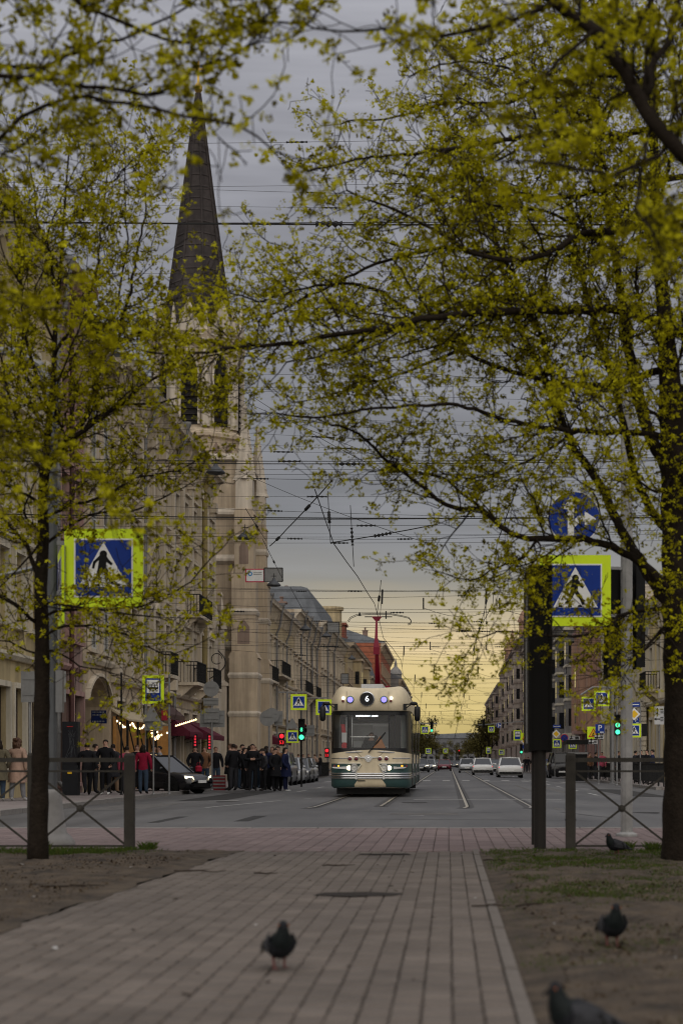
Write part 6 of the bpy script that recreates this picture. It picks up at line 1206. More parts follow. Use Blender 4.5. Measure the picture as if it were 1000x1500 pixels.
# fences with X panels
def fence(lab, xs_, Yf_, panels, post_at, rail):
    t = thing('fence', lab, 'fence', (xs_, Yf_, 0), group='low park fences')
    for x in post_at:
        q = MB(); q.box(x - .055, x + .055, Yf_ - .055, Yf_ + .055, -.05, 1.08); q.box(x - .058, x + .058, Yf_ - .058, Yf_ + .058, 1.035, 1.05); q.box(x - .065, x + .065, Yf_ - .004, Yf_ + .004, .33, .345); po = q.build('post', mFence, t)
        q = MB(); q.lathe([(.08, 0), (.055, .03)], (x, Yf_, 1.08), 'Z', 4); q.v = [tuple(Matrix.Rotation(R(45), 3, 'Z') @ (Vector(v) - Vector((x, Yf_, 0))) + Vector((x, Yf_, 0))) for v in q.v]; q.build('cap', mFence, po)
    a, b = rail
    for z, h, w_ in ((1.03, .05, .06), (.90, .022, .03), (.035, .022, .03)):
        q = MB(); q.box(a, b, Yf_ - w_ / 2, Yf_ + w_ / 2, z - h / 2, z + h / 2); q.build('rail', mFence, t)
    for (x0, x1) in panels:
        zc0, zc1 = .05, .885; xm, zm = (x0 + x1) / 2, (zc0 + zc1) / 2
        for A, B_ in (((x0, zc1), (x1, zc0)), ((x0, zc0), (x1, zc1))):
            q = MB(); q.bar((A[0], Yf_ - .008 if A[1] > B_[1] else Yf_ + .008, A[1]), (B_[0], Yf_ - .008 if A[1] > B_[1] else Yf_ + .008, B_[1]), .012, .024); q.build('brace', mFence, t)
        q = MB(); q.lathe([(.042, -.02), (.042, .02)], (xm, Yf_, zm), 'Y', 20); q.lathe([(.026, -.026), (.018, -.03)], (xm, Yf_, zm), 'Y', 14); q.build('roundel', mFence, t)
Yf = 19.35; fx = lambda px: (px - 657) * Yf / F
fence('grey metal fence with crossed braces on the left, ending left of the path', fx(100), Yf, [(fx(52), fx(184)), (fx(-88), fx(46)), (fx(-225), fx(-94))], [fx(190), fx(49), fx(-91), fx(-231)], (fx(-231), fx(184)))
fence('grey metal fence with crossed braces on the right, running behind the thick trunk', fx(900), Yf, [(fx(842), fx(978)), (fx(990), fx(1124)), (fx(1136), fx(1270))], [fx(835), fx(984), fx(1130), fx(1276)], (fx(841), fx(1276)))
# left side signs
Y1 = 58; post('thin grey post carrying the tram stop sign', (248 - 657) * Y1 / F, Y1, -.1, P(0, 985, Y1).z, .035, group=None)
sign('tram_stop_sign', 'yellow edged tram stop sign with a black tram pictogram', P(224.5, 1010, Y1 - .1), .98, 0, 0, None, 'tramstop')
q = MB(); a, b = P(226, 1000, Y1), P(248, 1000, Y1); q.bar(a, b, .04, .04); tag(q.build('sign_bracket', mGrey), 'short bracket holding the tram stop sign to its post', 'bracket')
sign('road_sign', 'grey back of a triangular road sign under the tram stop sign', P(223, 1046, 57), .62, 0, 0, None, 'triback')
sign('road_sign', 'grey rectangular plate back under the triangular sign back', P(225, 1063, 57.1), .6, 0, 0, None, 'rectback', extra=(.62, .32))
post('thin post under the triangular grey sign back', (225 - 657) * 57.2 / F, 57.2, -.1, P(0, 1030, 57.2).z, .03)
post('dark slim pole in front of the terrace bulbs', (178 - 657) * 57 / F, 57, -.1, P(0, 985, 57).z, .03, mat=mDark)
Y2 = 66; post('post with a round sign back and two plates beside the awnings', (310.5 - 657) * Y2 / F, Y2, -.1, P(0, 995, Y2).z, .04)
sign('road_sign', 'round grey sign back at the top of the post beside the awnings', P(309.5, 1009, Y2 - .05), .62, 0, 0, None, 'roundback')
sign('road_sign', 'narrow grey plate back below the round sign back', P(309, 1028, Y2 - .05), .6, 0, 0, None, 'rectback', extra=(.60, .30)); sign('road_sign', 'pale square plate back lower on the awning post', P(310, 1048, Y2 - .06), .6, 0, 0, None, 'rectback', extra=(.60, .56)); sign('road_sign', 'wide dark grey plate behind the pale square plate', P(311, 1053, Y2 + .05), .6, 0, 0, None, 'rectback', extra=(.98, .66))
Y3 = 69; post('post with overlapping round sign backs next to the crowd', (394 - 657) * Y3 / F, Y3, -.1, P(0, 1040, Y3).z, .04)
sign('road_sign', 'left one of two overlapping round sign backs near the crowd', P(392, 1052, Y3 - .05), .66, 0, 0, None, 'roundback'); sign('road_sign', 'right one of two overlapping round sign backs near the crowd', P(398, 1048, Y3), .62, 0, 0, None, 'roundback'); sign('road_sign', 'small pale plate back right of the overlapping round backs', P(408, 1052, Y3 + .2), .6, 0, 0, None, 'rectback', extra=(.35, .6)); sign('road_sign', 'grey triangular sign back left of the low crossing sign', P(428, 1060, 74), .55, 0, 0, None, 'triback')
Y4 = 78; sign('crossing_sign', 'small crossing sign hanging left of the tram under the arm', P(437.5, 1028.5, Y4), .74, 0, 0, GS); sign('crossing_sign', 'small crossing sign partly hidden by the tram mirror', P(474, 1036, Y4 + 1), .74, 0, 0, GS); sign('crossing_sign', 'small low crossing sign beside the green signal on the left', P(428.5, 1079, Y4), .58, 0, 0, GS)
t = post('grey signal mast with a long arm left of the tram', (420 - 657) * Y4 / F, Y4 + .2, -.1, P(0, 1013, Y4).z, .06, 'signal_mast', 'mast'); q = MB(); q.bar(P(408, 1014, Y4 + .2), P(450, 1014, Y4 + .2), .06, .06); q.bar(P(420, 1023, Y4 + .2), P(480, 1022, Y4 + .2), .05, .05); q.build('arm', mGrey, t)
tlight('green traffic light with an eight on the left of the tram', P(441.5, 1069, 77), 2, 0, 'lit signals', '8', 1.0); post('thin dark post under the green traffic light left of the tram', (441.5 - 657) * 77.2 / F, 77.2, -.15, P(0, 1085, 77).z, .04, mat=mDark)
tlight('red pedestrian countdown signal above the crowd', P(412.5, 1083, 72), 0, 0, 'lit signals', '53', .82, 2, True); tlight('small red pedestrian countdown at the tram edge', P(478.5, 1103, 92), 0, 0, 'lit signals', '53', .78, 2, True)
sign('road_sign', 'blank grey board back with a red flag left of the tram', P(452, 1070, 80), .5, 0, 0, None, 'rectback', extra=(.55, .5))
q = MB(); c = P(449, 1062, 80); q.prism([(0, 0), (-.2, .12), (-.22, -.35), (-.05, -.5), (.02, -.3)], c, (1, 0, 0), (0, 0, 1), (0, .01, 0)); tag(q.build('flag', M('flag_red', (.35, .015, .02), .8)), 'small red flag beside the blank grey board', 'flag')
Y5 = 48.5; sign('direction_sign', 'back of a wide pale grey direction board at the far left', P(64, 1006, Y5), 1, 0, 0, None, 'rectback', extra=(1.3, .9)); post('slim post under the wide pale direction board at far left', (44 - 657) * (Y5 + .1) / F, Y5 + .1, -.1, P(0, 985, Y5).z, .04)
t = thing('map_column', 'dark information column with a city map beside the pink house', 'information column', (P(103, 0, 56).x, 56, -.1)); x = P(103, 0, 56).x; q = MB(); q.box(x - .26, x + .26, 56, 56.35, -.1, P(0, 1057, 56).z); q.build('case', M('column_dark', (.022, .023, .026), .4, 0, .1), t)
q = MB(); q.box(x - .22, x + .22, 55.985, 55.995, .95, 2.15, 0); rr = random.Random(2)
for k in range(14): a = (x + rr.uniform(-.2, .2), 55.98, rr.uniform(1, 2.1)); b = (x + rr.uniform(-.2, .2), 55.98, rr.uniform(1, 2.1)); q.bar(a, b, .004, .012, 1, up=(0, 1, 0))
q.box(x - .08, x + .06, 55.975, 55.99, .62, .72, 2); q.box(x - .1, x + .1, 55.98, 55.99, 2.19, 2.22, 3); q.build('map_print', [M('map_black', (.02, .02, .024), .4), M('map_line', (.12, .13, .14), .5), mYel, M('map_red', (.4, .03, .03), .5)], t)
for py, w, lab, tx in ((1047, .55, 'upper dark blue street name plate inside the gateway wall', None), (1056.5, .58, 'lower dark blue street name plate inside the gateway wall', None)):
    c = P(145, py, 61.0); t = thing('street_plate', lab, 'street plate', c, 0, 'street name plates'); q = MB(); h = .32 if py < 1050 else .16; q.box(-w / 2, w / 2, 0, .03, -h / 2, h / 2, 0)
    for k in range(2 if h > .2 else 1):
        for i in range(8): q.box(-w * .4 + i * w * .1, -w * .4 + i * w * .1 + .03, -.005, -.002, -.03 + k * .1, .02 + k * .1, 1)
    q.build('plate', [M('plate_navy', (.006, .012, .05), .4), mSignBack], t, local=True)
# hanging boards and lamps over the left lane
sign('hanging_board', 'white hanging board with a red frame and blue round mark', P(373.5, 843, 87), 1, 0, 0, None, 'logo', extra=(1.0, .70), cat='board'); sign('hanging_board', 'grey hanging board back right next to the red framed board', P(400.5, 842, 87), 1, 0, 0, None, 'board', extra=(.95, .72), cat='board')
sign('hanging_board', 'upper grey hanging board further along, above the tram left roof edge', P(488, 919, 128), 1, 0, 0, None, 'board', extra=(.92, .78), cat='board'); sign('hanging_board', 'small lower grey board just above the tram roof on the left', P(505, 994, 125), 1, 0, 0, None, 'board', extra=(.55, .75), cat='board')
lampY = [(316, 692, 64.6), (359, 788, 74), (401, 857, 86), (447, 922, 105), (478, 932, 123), (515, 965, 155)]
for i, (px, py, Y) in enumerate(lampY):
    c = P(px, py, Y); t = thing('hanging_lamp', ['largest hanging street lamp, over the cream house cornice', 'second hanging lamp, in front of the church tower', 'hanging lamp just under the white and grey boards', 'hanging lamp before the tan house', 'hanging lamp before the beige rusticated house', 'farthest hanging lamp left of the pantograph'][i], 'street lamp', c, 0, 'lamps hanging over the left lane')
    q = MB(); q.lathe([(.06, .36), (.10, .24), (.16, .2), (.36, .02), (.37, -.03), (.30, -.06), (.001, -.10)], (0, 0, 0), 'Z', 18, 0, False); q.build('shade', M('lamp_shade_grey', (.06, .062, .066), .5, .3), t, True, local=True); q = MB(); q.bar((0, 0, .34), (0, 0, .6), .03, .03); q.bar((-.14, 0, .46), (.14, 0, .46), .03, .03); q.build('hanger', mDark, t, local=True)
# terrace with bulbs, awnings
t = thing('terrace_canopy', 'warm lit wooden terrace canopy by the gateway, bulbs along its edge', 'terrace', (-13, 66, 0)); mWood = M('honey_wood', (.34, .17, .05), .6, 0, .25, 4)
A, B_ = P(172, 1056, 66), P(212, 1060, 72)
q = MB(); q.prism([(-13.45, 3.15), (-12.8, 2.75), (-12.8, 2.68), (-13.45, 3.05)], (0, 66.95, 0), (1, 0, 0), (0, 0, 1), (0, 9.6, 0)); q.build('roof', M('canvas_cream', (.40, .33, .22), .8), t)
q = MB(); q.box(-13.45, -12.3, 73.6, 73.7, -.1, 2.6); q.box(-13.44, -13.3, 67.0, 73.6, -.1, 2.85); q.build('back_panel', mWood, t)
for y in (67, 69.2, 71.4, 73.5):
    q = MB(); q.bar((-12.85, y, -.1), (-12.85, y, 2.68), .08, .08); q.bar((-12.85, y, .9), (-13.3, y, 2.85), .05, .05); q.build('frame_post', mDark, t)
bl = thing('string_lights', 'warm string of round bulbs hanging along the terrace edge', 'string lights', (-12.2, 66, 2.4)); eBulb = M('bulb_lit', (1, .72, .36), .4, 0, 0, emit=3.2)
bm = MB().ell((0, 0, 0), (.036, .036, .045), 0, 8, 6).mesh('bulb', eBulb, True); pts = []
for k in range(30):
    u = k / 29; Y = 65.4 + 10.5 * u; sg = .20 * abs(math.sin(u * 3.5 * math.pi)); p_ = Vector((-12.95 + .05 * math.sin(k), Y, 2.62 - sg)); pts.append(p_ + Vector((0, 0, .06))); place('bulb', bm, p_ - org_of(bl), bl)
q = MB(); q.tube(pts, .008, 4); q.build('cable', mBlk, bl)
b3_ = thing('string_lights', 'loose bundle of warm bulbs at the right end of the terrace', 'string lights', (-11.8, 70, 2.2)); rr = random.Random(8)
for k in range(16): place('bulb', bm, P(222 + rr.random() * 23, 1071 + rr.random() * 12, 70) - org_of(b3_), b3_)
q = MB(); q.tube([P(222 + 2 * k, 1070 + 6 * (k % 2), 70) for k in range(12)], .008, 4); q.build('cable', mBlk, b3_)
b5 = thing('string_lights', 'short row of bulbs under the brown canopy left of the awning', 'string lights', (-12.8, 80, 2.5))
for k in range(11): place('bulb', bm, P(258 + k * 2.9, 1063 - k * .9, 79.5) - org_of(b5), b5)
q = MB(); q.tube([P(258 + k * 2.9, 1061.5 - k * .9, 79.5) for k in range(11)], .008, 4); q.build('cable', mBlk, b5)
mBur = M('burgundy_canvas', (.085, .012, .024), .85, 0, .15)
def awning(lab, px0, px1, Y, z, dp, mat, gr='shop awnings'):
    t = thing('awning', lab, 'awning', (XL, Y, z), 0, gr); ln = 4.2; q = MB(); q.prism([(.05, .75), (dp, 0), (dp, -.04), (.05, .70)], (XL, Y, z), (1, 0, 0), (0, 0, 1), (0, ln, 0)); q.build('canvas', mat, t)
    q = MB(); n = 14
    for i in range(n): q.prism([(0, 0), (ln / n, 0), (ln / n * .8, -.24), (ln / n * .2, -.24)], (XL + dp, Y + i * ln / n, z - .0), (0, 1, 0), (0, 0, 1), (.02, 0, 0))
    q.add([(XL + dp - .01, Y - .003, z - .22), (XL + .05, Y - .003, z - .22), (XL + .05, Y - .003, z + .74), (XL + dp - .01, Y - .003, z)], [(0, 1, 2, 3)]); q.build('valance', mat, t)
    q = MB(); q.bar((XL + .05, Y + .1, z - .4), (XL + dp - .05, Y + .1, z), .03, .03); q.bar((XL + .05, Y + ln - .1, z - .4), (XL + dp - .05, Y + ln - .1, z), .03, .03); q.build('arm', mDark, t)
awning('left burgundy shop awning above the people by the cream house', 275, 300, 80.5, 2.5, 1.05, mBur); awning('second burgundy awning right behind the first one', 300, 325, 85.6, 2.4, 1.45, mBur); awning('small burgundy awning half hidden beside the overlapping sign backs', 395, 412, 119.0, 2.5, 1.9, mBur); awning('dark brown box canopy left of the burgundy awnings', 258, 287, 75.6, 3.2, .9, M('brown_canopy', (.07, .04, .035), .8))
for px, Y, lab in ((286, 82, 'left red neon strip glowing under the first awning'), (307, 83, 'right red neon strip glowing under the awnings'), (393, 112, 'red neon strip beside the overlapping round sign backs')):
    c = P(px, 1087, Y); t = thing('neon_sign', lab, 'neon sign', c, 0, 'red neon strips'); q = MB(); q.box(-.12, .12, 0, .05, -.38, .38); q.build('panel', mDark, t, local=True); q = MB()
    for k in range(5): q.box(-.05, .05, -.012, -.004, -.33 + k * .14, -.24 + k * .14)
    q.build('glyph', M('neon_red_lit', (.7, .03, .05), .4, 0, 0, emit=.55), t, local=True)
c = P(241, 1048, 74); q = MB(); q.box(c.x - .13, c.x + .13, c.y, c.y + .04, c.z - .22, c.z + .22); tag(q.build('shop_sign', M('sign_crimson', (.25, .012, .03), .5)), 'small crimson projecting shop sign right of the tram stop sign', 'sign')
t = thing('barrier', 'red and white plastic road barrier beside the crowd', 'barrier', P(320, 1140, 69)); q = MB(); q.box(-.28, .28, 0, .2, -.5, .12, 0)
for k in range(4): q.box(-.27, .27, -.01, -.002, -.42 + k * .14, -.36 + k * .14, 1)
q.build('panel', [M('barrier_red', (.16, .015, .02), .6), mSignBack], t, local=True)
# right side signs
Yr = 80; RS = 'signs on the right hand pavement'
sign('crossing_sign', 'left of the two crossing signs hung on the curved arm at right', P(861.5, 1031, Yr), .68, 0, 0, GS); sign('crossing_sign', 'upper right crossing sign hung on the curved arm at right', P(880.5, 1023, Yr - .4), .74, 0, 0, GS)
t = post('thin mast with a curved arm carrying two crossing signs on the right', P(903, 0, Yr).x, Yr + .1, -.1, P(0, 1040, Yr).z, .05, 'signal_mast', 'mast'); q = MB(); q.tube([P(903, 1040, Yr + .1), P(902, 1020, Yr + .1), P(898, 1010, Yr + .1), P(890, 1007, Yr + .1), P(867, 1007, Yr + .1), P(850, 1018, Yr + .1)], .05, 8); q.build('arm', mGrey, t)
tlight('green traffic light with lit countdown on the right, below the crossing signs', P(904, 1062, Yr - .3), 'dual', 0, 'lit signals', None, .98)
sign('parking_sign', 'blue parking sign with white letter P on the right', P(878, 1067.5, 84), .46, 0, 0, RS, 'P'); sign('roadworks_sign', 'yellow roadworks sign overlapped by the parking sign', P(868.5, 1073.5, 84.3), .62, 0, 0, RS, 'works'); sign('info_plate', 'upper white plate with illegible print under the parking sign', P(877, 1079.5, 83.9), .4, 0, 0, RS, 'lane', extra=(.46, .2)); sign('info_plate', 'lower pale plate with illegible print under the roadworks sign', P(868, 1087, 83.9), .4, 0, 0, RS, 'lane', extra=(.44, .2))
post('post of the parking and roadworks signs', P(876, 0, 84.4).x, 84.4, -.1, P(0, 1060, 84).z, .035); post('tall grey drain-like mast behind the green light on the right', P(896, 0, 86).x, 86, -.1, 6.5, .11, mat=mGrey)
sign('oneway_sign', 'narrow blue sign with a white bar right of the pale pole', P(930, 1032, 82), .5, 0, 0, RS, 'oneway', extra=(.42, .22)); sign('main_road_sign', 'white and yellow diamond sign right of the pale pole', P(928, 1046, 82), .62, 0, 0, RS, 'mainroad'); sign('parking_sign', 'blue sign with white arc below the diamond, right of the pale pole', P(931, 1055.5, 82.1), .3, 0, 0, RS, 'P'); sign('crossing_sign', 'crossing sign half hidden on the right of the pale pole', P(928, 1070, 82), .68, 0, 0, GS)
post('post of the diamond sign right of the pale pole', P(937, 0, 82.2).x, 82.2, -.1, P(0, 1030, 82).z, .035)
tlight('dark back of a traffic light right of the diamond sign', P(943, 1069, 81), 9, 180, None, None, .85, 2, False); sign('lane_sign', 'grey lane sign with two black arrows beside the thick trunk', P(965, 1048, 78), .8, 0, 0, RS, 'lane', extra=(.46, .84)); post('post of the grey lane sign', P(965, 0, 78.1).x, 78.1, -.1, P(0, 1034, 78).z, .03)
Yd = 125; sign('main_road_sign', 'white and orange diamond sign right of the black column', P(814, 1075, Yd), .66, 0, 0, RS, 'mainroad'); sign('no_stopping_sign', 'round blue and red no stopping sign beyond the black column', P(826, 1081, Yd), .6, 0, 0, RS, 'nostop'); sign('crossing_sign', 'crossing sign just right of the black column', P(815, 1089, Yd), .66, 0, 0, GS); sign('crossing_sign', 'crossing sign partly hidden by the dark kiosk', P(838, 1091, Yd), .6, 0, 0, GS); sign('oneway_sign', 'blue and yellow street strip above the diamond sign', P(815, 1064, Yd), .5, 0, 0, RS, 'oneway', extra=(.6, .22)); sign('info_plate', 'long pale street board beyond the no stopping sign', P(840, 1081, Yd + 2), .4, 0, 0, RS, 'lane', extra=(.9, .25)); post('post of the diamond sign beyond the black column', P(812, 0, Yd + .1).x, Yd + .1, -.1, P(0, 1060, Yd).z, .04)
t = thing('kiosk', 'dark box shaped kiosk on the right pavement behind the fence', 'kiosk', (P(846, 0, 100).x, 100, -.1)); x = P(846, 0, 100).x; q = MB(); q.box(x - .55, x + .55, 100, 102, -.1, 1.5); q.box(x - .72, x + .72, 99.7, 102.2, P(0, 1090, 100).z, P(0, 1084, 100).z); q.build('shell', mDark, t); q = MB(); q.box(x - .6, x + .6, 99.95, 100.02, 1.5, 1.62); q.build('lintel', mGrey, t)
for px, py, Y, lab, k in ((719, 1068, 190, 'crossing sign over the right lanes in the distance', 'ped'), (757.5, 1077, 165, 'tram stop sign over the right lanes in the distance', 'tramstop'), (768.5, 1079, 160, 'upper yellow sign by the far green light', 'works'), (768, 1086, 160, 'orange diamond by the far green light', 'mainroad'), (622, 1069, 150, 'crossing sign right of the tram in the distance', 'ped'), (734, 1102, 230, 'tiny crossing sign over the far right kerb', 'ped'), (715, 1099, 260, 'tiny yellow edged sign far along the right kerb', 'tramstop'), (627, 1100, 210, 'tiny crossing sign low beside the tram flank', 'ped'), (652, 1100, 260, 'tiny crossing sign in the far left trees', 'ped')): sign('crossing_sign' if k == 'ped' else 'road_sign', lab, P(px, py, Y), .72 if k != 'tramstop' else 1.0, 0, 0, GS if k == 'ped' else RS, k)
sign('arrow_sign', 'small blue arrow sign right of the distant crossing sign', P(730, 1062.5, 190), .62, 0, 0, 'small round arrow signs', 'arrowround'); sign('arrow_sign', 'small blue arrow sign below the orange diamond', P(769, 1094, 160), .6, 0, 0, None, 'arrowround')
t = thing('signal_mast', 'distant mast with a long arm over the right lanes', 'mast', (9.8, 190.2, 0)); q = MB(); q.bar((9.8, 190.2, -.1), (9.8, 190.2, 6.2), .14, .14); q.bar((9.8, 190.2, 5.8), P(700, 1062, 190.2), .1, .1); q.build('arm', mGrey, t)
t = thing('signal_mast', 'distant mast with an arm right of the tram', 'mast', (-10, 150.2, 0)); q = MB(); q.bar((-10, 150.2, -.1), (-10, 150.2, 5), .14, .14); q.bar((-10, 150.2, 4.7), P(640, 1060, 150.2), .1, .1); q.build('arm', mGrey, t)
for px, py, Y, l_, lab in ((632, 1065, 150, 2, 'distant green light right of the tram'), (763, 1097, 160, 2, 'distant green light above the white saloon'), (672, 1102, 300, 0, 'tiny red light at the far end of the street'), (708, 1060, 189, 9, 'dark signal back hung over the right lanes'), (717, 1109, 280, 2, 'tiny green light above the silver saloon')): tlight(lab, P(px, py, Y), l_, 0, 'distant signals', None, .9)
# railing along the right kerb
t = thing('railing', 'black metal railing along the right kerb in front of the pedestrians', 'railing', (9.75, 80, -.1))
for i in range(24):
    y = 76 + 2 * i; q = MB(); q.bar((9.75, y, -.1), (9.75, y, .98), .06, .06); q.build('post', mIron, t)
q = MB(); q.bar((9.75, 76, .95), (9.75, 122, .95), .05, .04); q.build('rail', mIron, t); q = MB(); q.bar((9.75, 76, .1), (9.75, 122, .1), .04, .03); q.build('rail', mIron, t)
q = MB()
for i in range(46 * 7): y = 76 + i / 7; q.bar((9.75, y, .1), (9.75, y, .94), .018, .018)
q.build('balusters', mIron, t, kind='stuff')
t = thing('railing', 'low black railing on the far left pavement past the parked cars', 'railing', (-10.1, 120, -.1)); q = MB()
for i in range(120): y = 110 + i / 4; q.bar((-10.0, y, -.1), (-10.0, y, 1.0), .03, .03)
q.build('balusters', mIron, t, kind='stuff'); q = MB(); q.bar((-10, 110, 1.0), (-10, 140, 1.0), .05, .05); q.build('rail', mIron, t)
# ---------------------------------------------------------------- trees
mBark = M('bark', (.020, .015, .011), .95, 0, .35, 9, .9, 28)
mLeafA = attr_mat('young_leaves', (.075, .056, .006), (.41, .375, .008), (.68, .64, .03), trans=.48)
def spline(pts, step):
    P_ = [np.array(p, float) for p in pts]; out_ = []
    for i in range(len(P_) - 1):
        p0, p1, p2, p3 = P_[max(i - 1, 0)], P_[i], P_[i + 1], P_[min(i + 2, len(P_) - 1)]; n = max(1, int(np.linalg.norm(p2 - p1) / step))
        for k in range(n):
            t = k / n; out_.append(.5 * ((2 * p1) + (-p0 + p2) * t + (2 * p0 - 5 * p1 + 4 * p2 - p3) * t * t + (-p0 + 3 * p1 - 3 * p2 + p3) * t ** 3))
    out_.append(P_[-1]); return out_
class Tree:
    def __init__(s, lab, base, seed, leaf=1.0):
        s.rg = np.random.default_rng(seed); s.t = thing('maple_tree', lab, 'tree', tuple(base), group=None); s.tips = []; s.tw = MB(); s.leaf = leaf
    def trunk(s, pts, r): q = MB(); sp = spline(pts, .12); k = len(sp); rr = [np.interp(i / (k - 1), np.linspace(0, 1, len(r)), r) * (1 + .05 * math.sin(i * 1.7) + s.rg.normal(0, .015)) for i in range(k)]; q.tube(sp, rr, 14); q.build('trunk', mBark, s.t, True); s.trk = sp
    def limb(s, pts, r0, r1, dens=1.0, bare=.15, lscale=1.0, up=.25, name='limb'):
        sp = spline(pts, .10); k = len(sp)
        if k < 3: return
        jit = s.rg.normal(0, .008, (k, 3)); jit[0] = 0; sp = [p + j for p, j in zip(sp, jit)]
        rr = [r0 + (r1 - r0) * (i / (k - 1)) ** .8 for i in range(k)]
        q = MB(); q.tube(sp, rr, 8); q.build(name, mBark, s.t, True)
        for i in range(int(k * bare), k):
            tg = sp[min(i + 1, k - 1)] - sp[max(i - 1, 0)]; tg = tg / (np.linalg.norm(tg) + 1e-9); f = i / k
            if s.rg.random() < .80 * dens:
                L_ = s.rg.uniform(.35, 1.15) * lscale * (1 - .45 * f); s.branch(sp[i], tg, L_, min(rr[i] * .5, .013), 0, up)
            if s.rg.random() < .3 * dens: s.branch(sp[i], tg, s.rg.uniform(.1, .3), .005, 1, up)
        s.branch(sp[-1], tg, .35 * lscale, r1 * .9, 1, up)
    def branch(s, p, tg, L_, r, lev, up):
        rg = s.rg; d = rg.normal(0, 1, 3); d -= tg * d.dot(tg) * .9; d = d / (np.linalg.norm(d) + 1e-9); v = tg * rg.uniform(.35, .95) + d * .8 + np.array([0, 0, up * rg.uniform(-.3, 1.2)]); v /= np.linalg.norm(v)
        n = max(3, int(L_ / .09)); pts = [np.array(p)]; st = L_ / n
        for i in range(n):
            v = v + rg.normal(0, .17, 3) + np.array([0, 0, .03]); v /= np.linalg.norm(v); pts.append(pts[-1] + v * st)
        s.tw.tube(pts, [r + (max(r * .45, .0034) - r) * i / n for i in range(n + 1)], 4 if lev == 0 else 3, cap=False)
        if lev < 2:
            for i in range(1, n + 1):
                t2 = pts[i] - pts[i - 1]; t2 = t2 / np.linalg.norm(t2)
                if rg.random() < (.72 if lev == 0 else .5): s.branch(pts[i], t2, rg.uniform(.10, .38) * (1 if lev == 0 else .5), max(r * .5, .0032), lev + 1, up)
                if rg.random() < .22: s.tips.append(pts[i])
        s.tips.append(pts[-1])
        if lev == 2 and rg.random() < .4: s.tips.append(pts[len(pts) // 2])
    def finish(s, keep=1.0, k=22, R_=.06):
        s.tw.build('twigs', mBark, s.t, False, kind='stuff')
        c = np.array(s.tips); c = c[s.rg.random(len(c)) < keep]; rg = s.rg; c = np.repeat(c, 3, 0) + rg.normal(0, R_ * .62, (len(c) * 3, 3)); n = len(c); k = k // 3; R_ = R_ * .55
        kk = k; R1 = R_ * rg.uniform(.55, 1.35, n); cen = np.repeat(c, kk, 0); Rr = np.repeat(R1, kk)
        d = rg.normal(0, 1, (n * kk, 3)); d /= np.linalg.norm(d, axis=1)[:, None]; d[:, 2] = d[:, 2] * .75 - .12
        pos = cen + d * (Rr * rg.random(n * kk) ** .45)[:, None]
        sz = rg.uniform(.007, .021, n * kk) * s.leaf * np.repeat(rg.uniform(.8, 1.25, n), kk)
        u = rg.normal(0, 1, (n * kk, 3)) + d * .8; u /= np.linalg.norm(u, axis=1)[:, None]; w = np.cross(u, rg.normal(0, 1, (n * kk, 3))); w /= np.linalg.norm(w, axis=1)[:, None]; nn = np.cross(u, w)
        a = pos - u * sz[:, None]; b = pos + w * (sz * .62)[:, None] + nn * (sz * .25)[:, None]; e = pos + u * (sz * 1.25)[:, None]; f_ = pos - w * (sz * .62)[:, None] + nn * (sz * .25)[:, None]
        v = np.stack([a, b, e, f_], 1).reshape(-1, 3) - np.array(org_of(s.t)); fc = np.arange(n * kk * 4).reshape(-1, 4)
        tint = np.clip(np.repeat(rg.beta(1.8, 1.8, n), kk) + rg.normal(0, .14, n * kk), 0, 1)
        o = place('crown', np_mesh('crown', v, fc, mLeafA, np.repeat(tint, 4)), (0, 0, 0), s.t); o['kind'] = 'stuff'
        0 and print('tree', n, 'clumps', n * kk, 'leaves')
def px3(pts, Y, dY=0., wob=.25, seed=0):
    r_ = np.random.default_rng(seed + len(pts)); n = len(pts); ph = r_.uniform(0, 6.28)
    return [np.array(P(a, b, Y + dY * i / max(n - 1, 1) + wob * math.sin(ph + i * .9) * min(1, i * .5))) for i, (a, b) in enumerate(pts)]
YB = 16.9
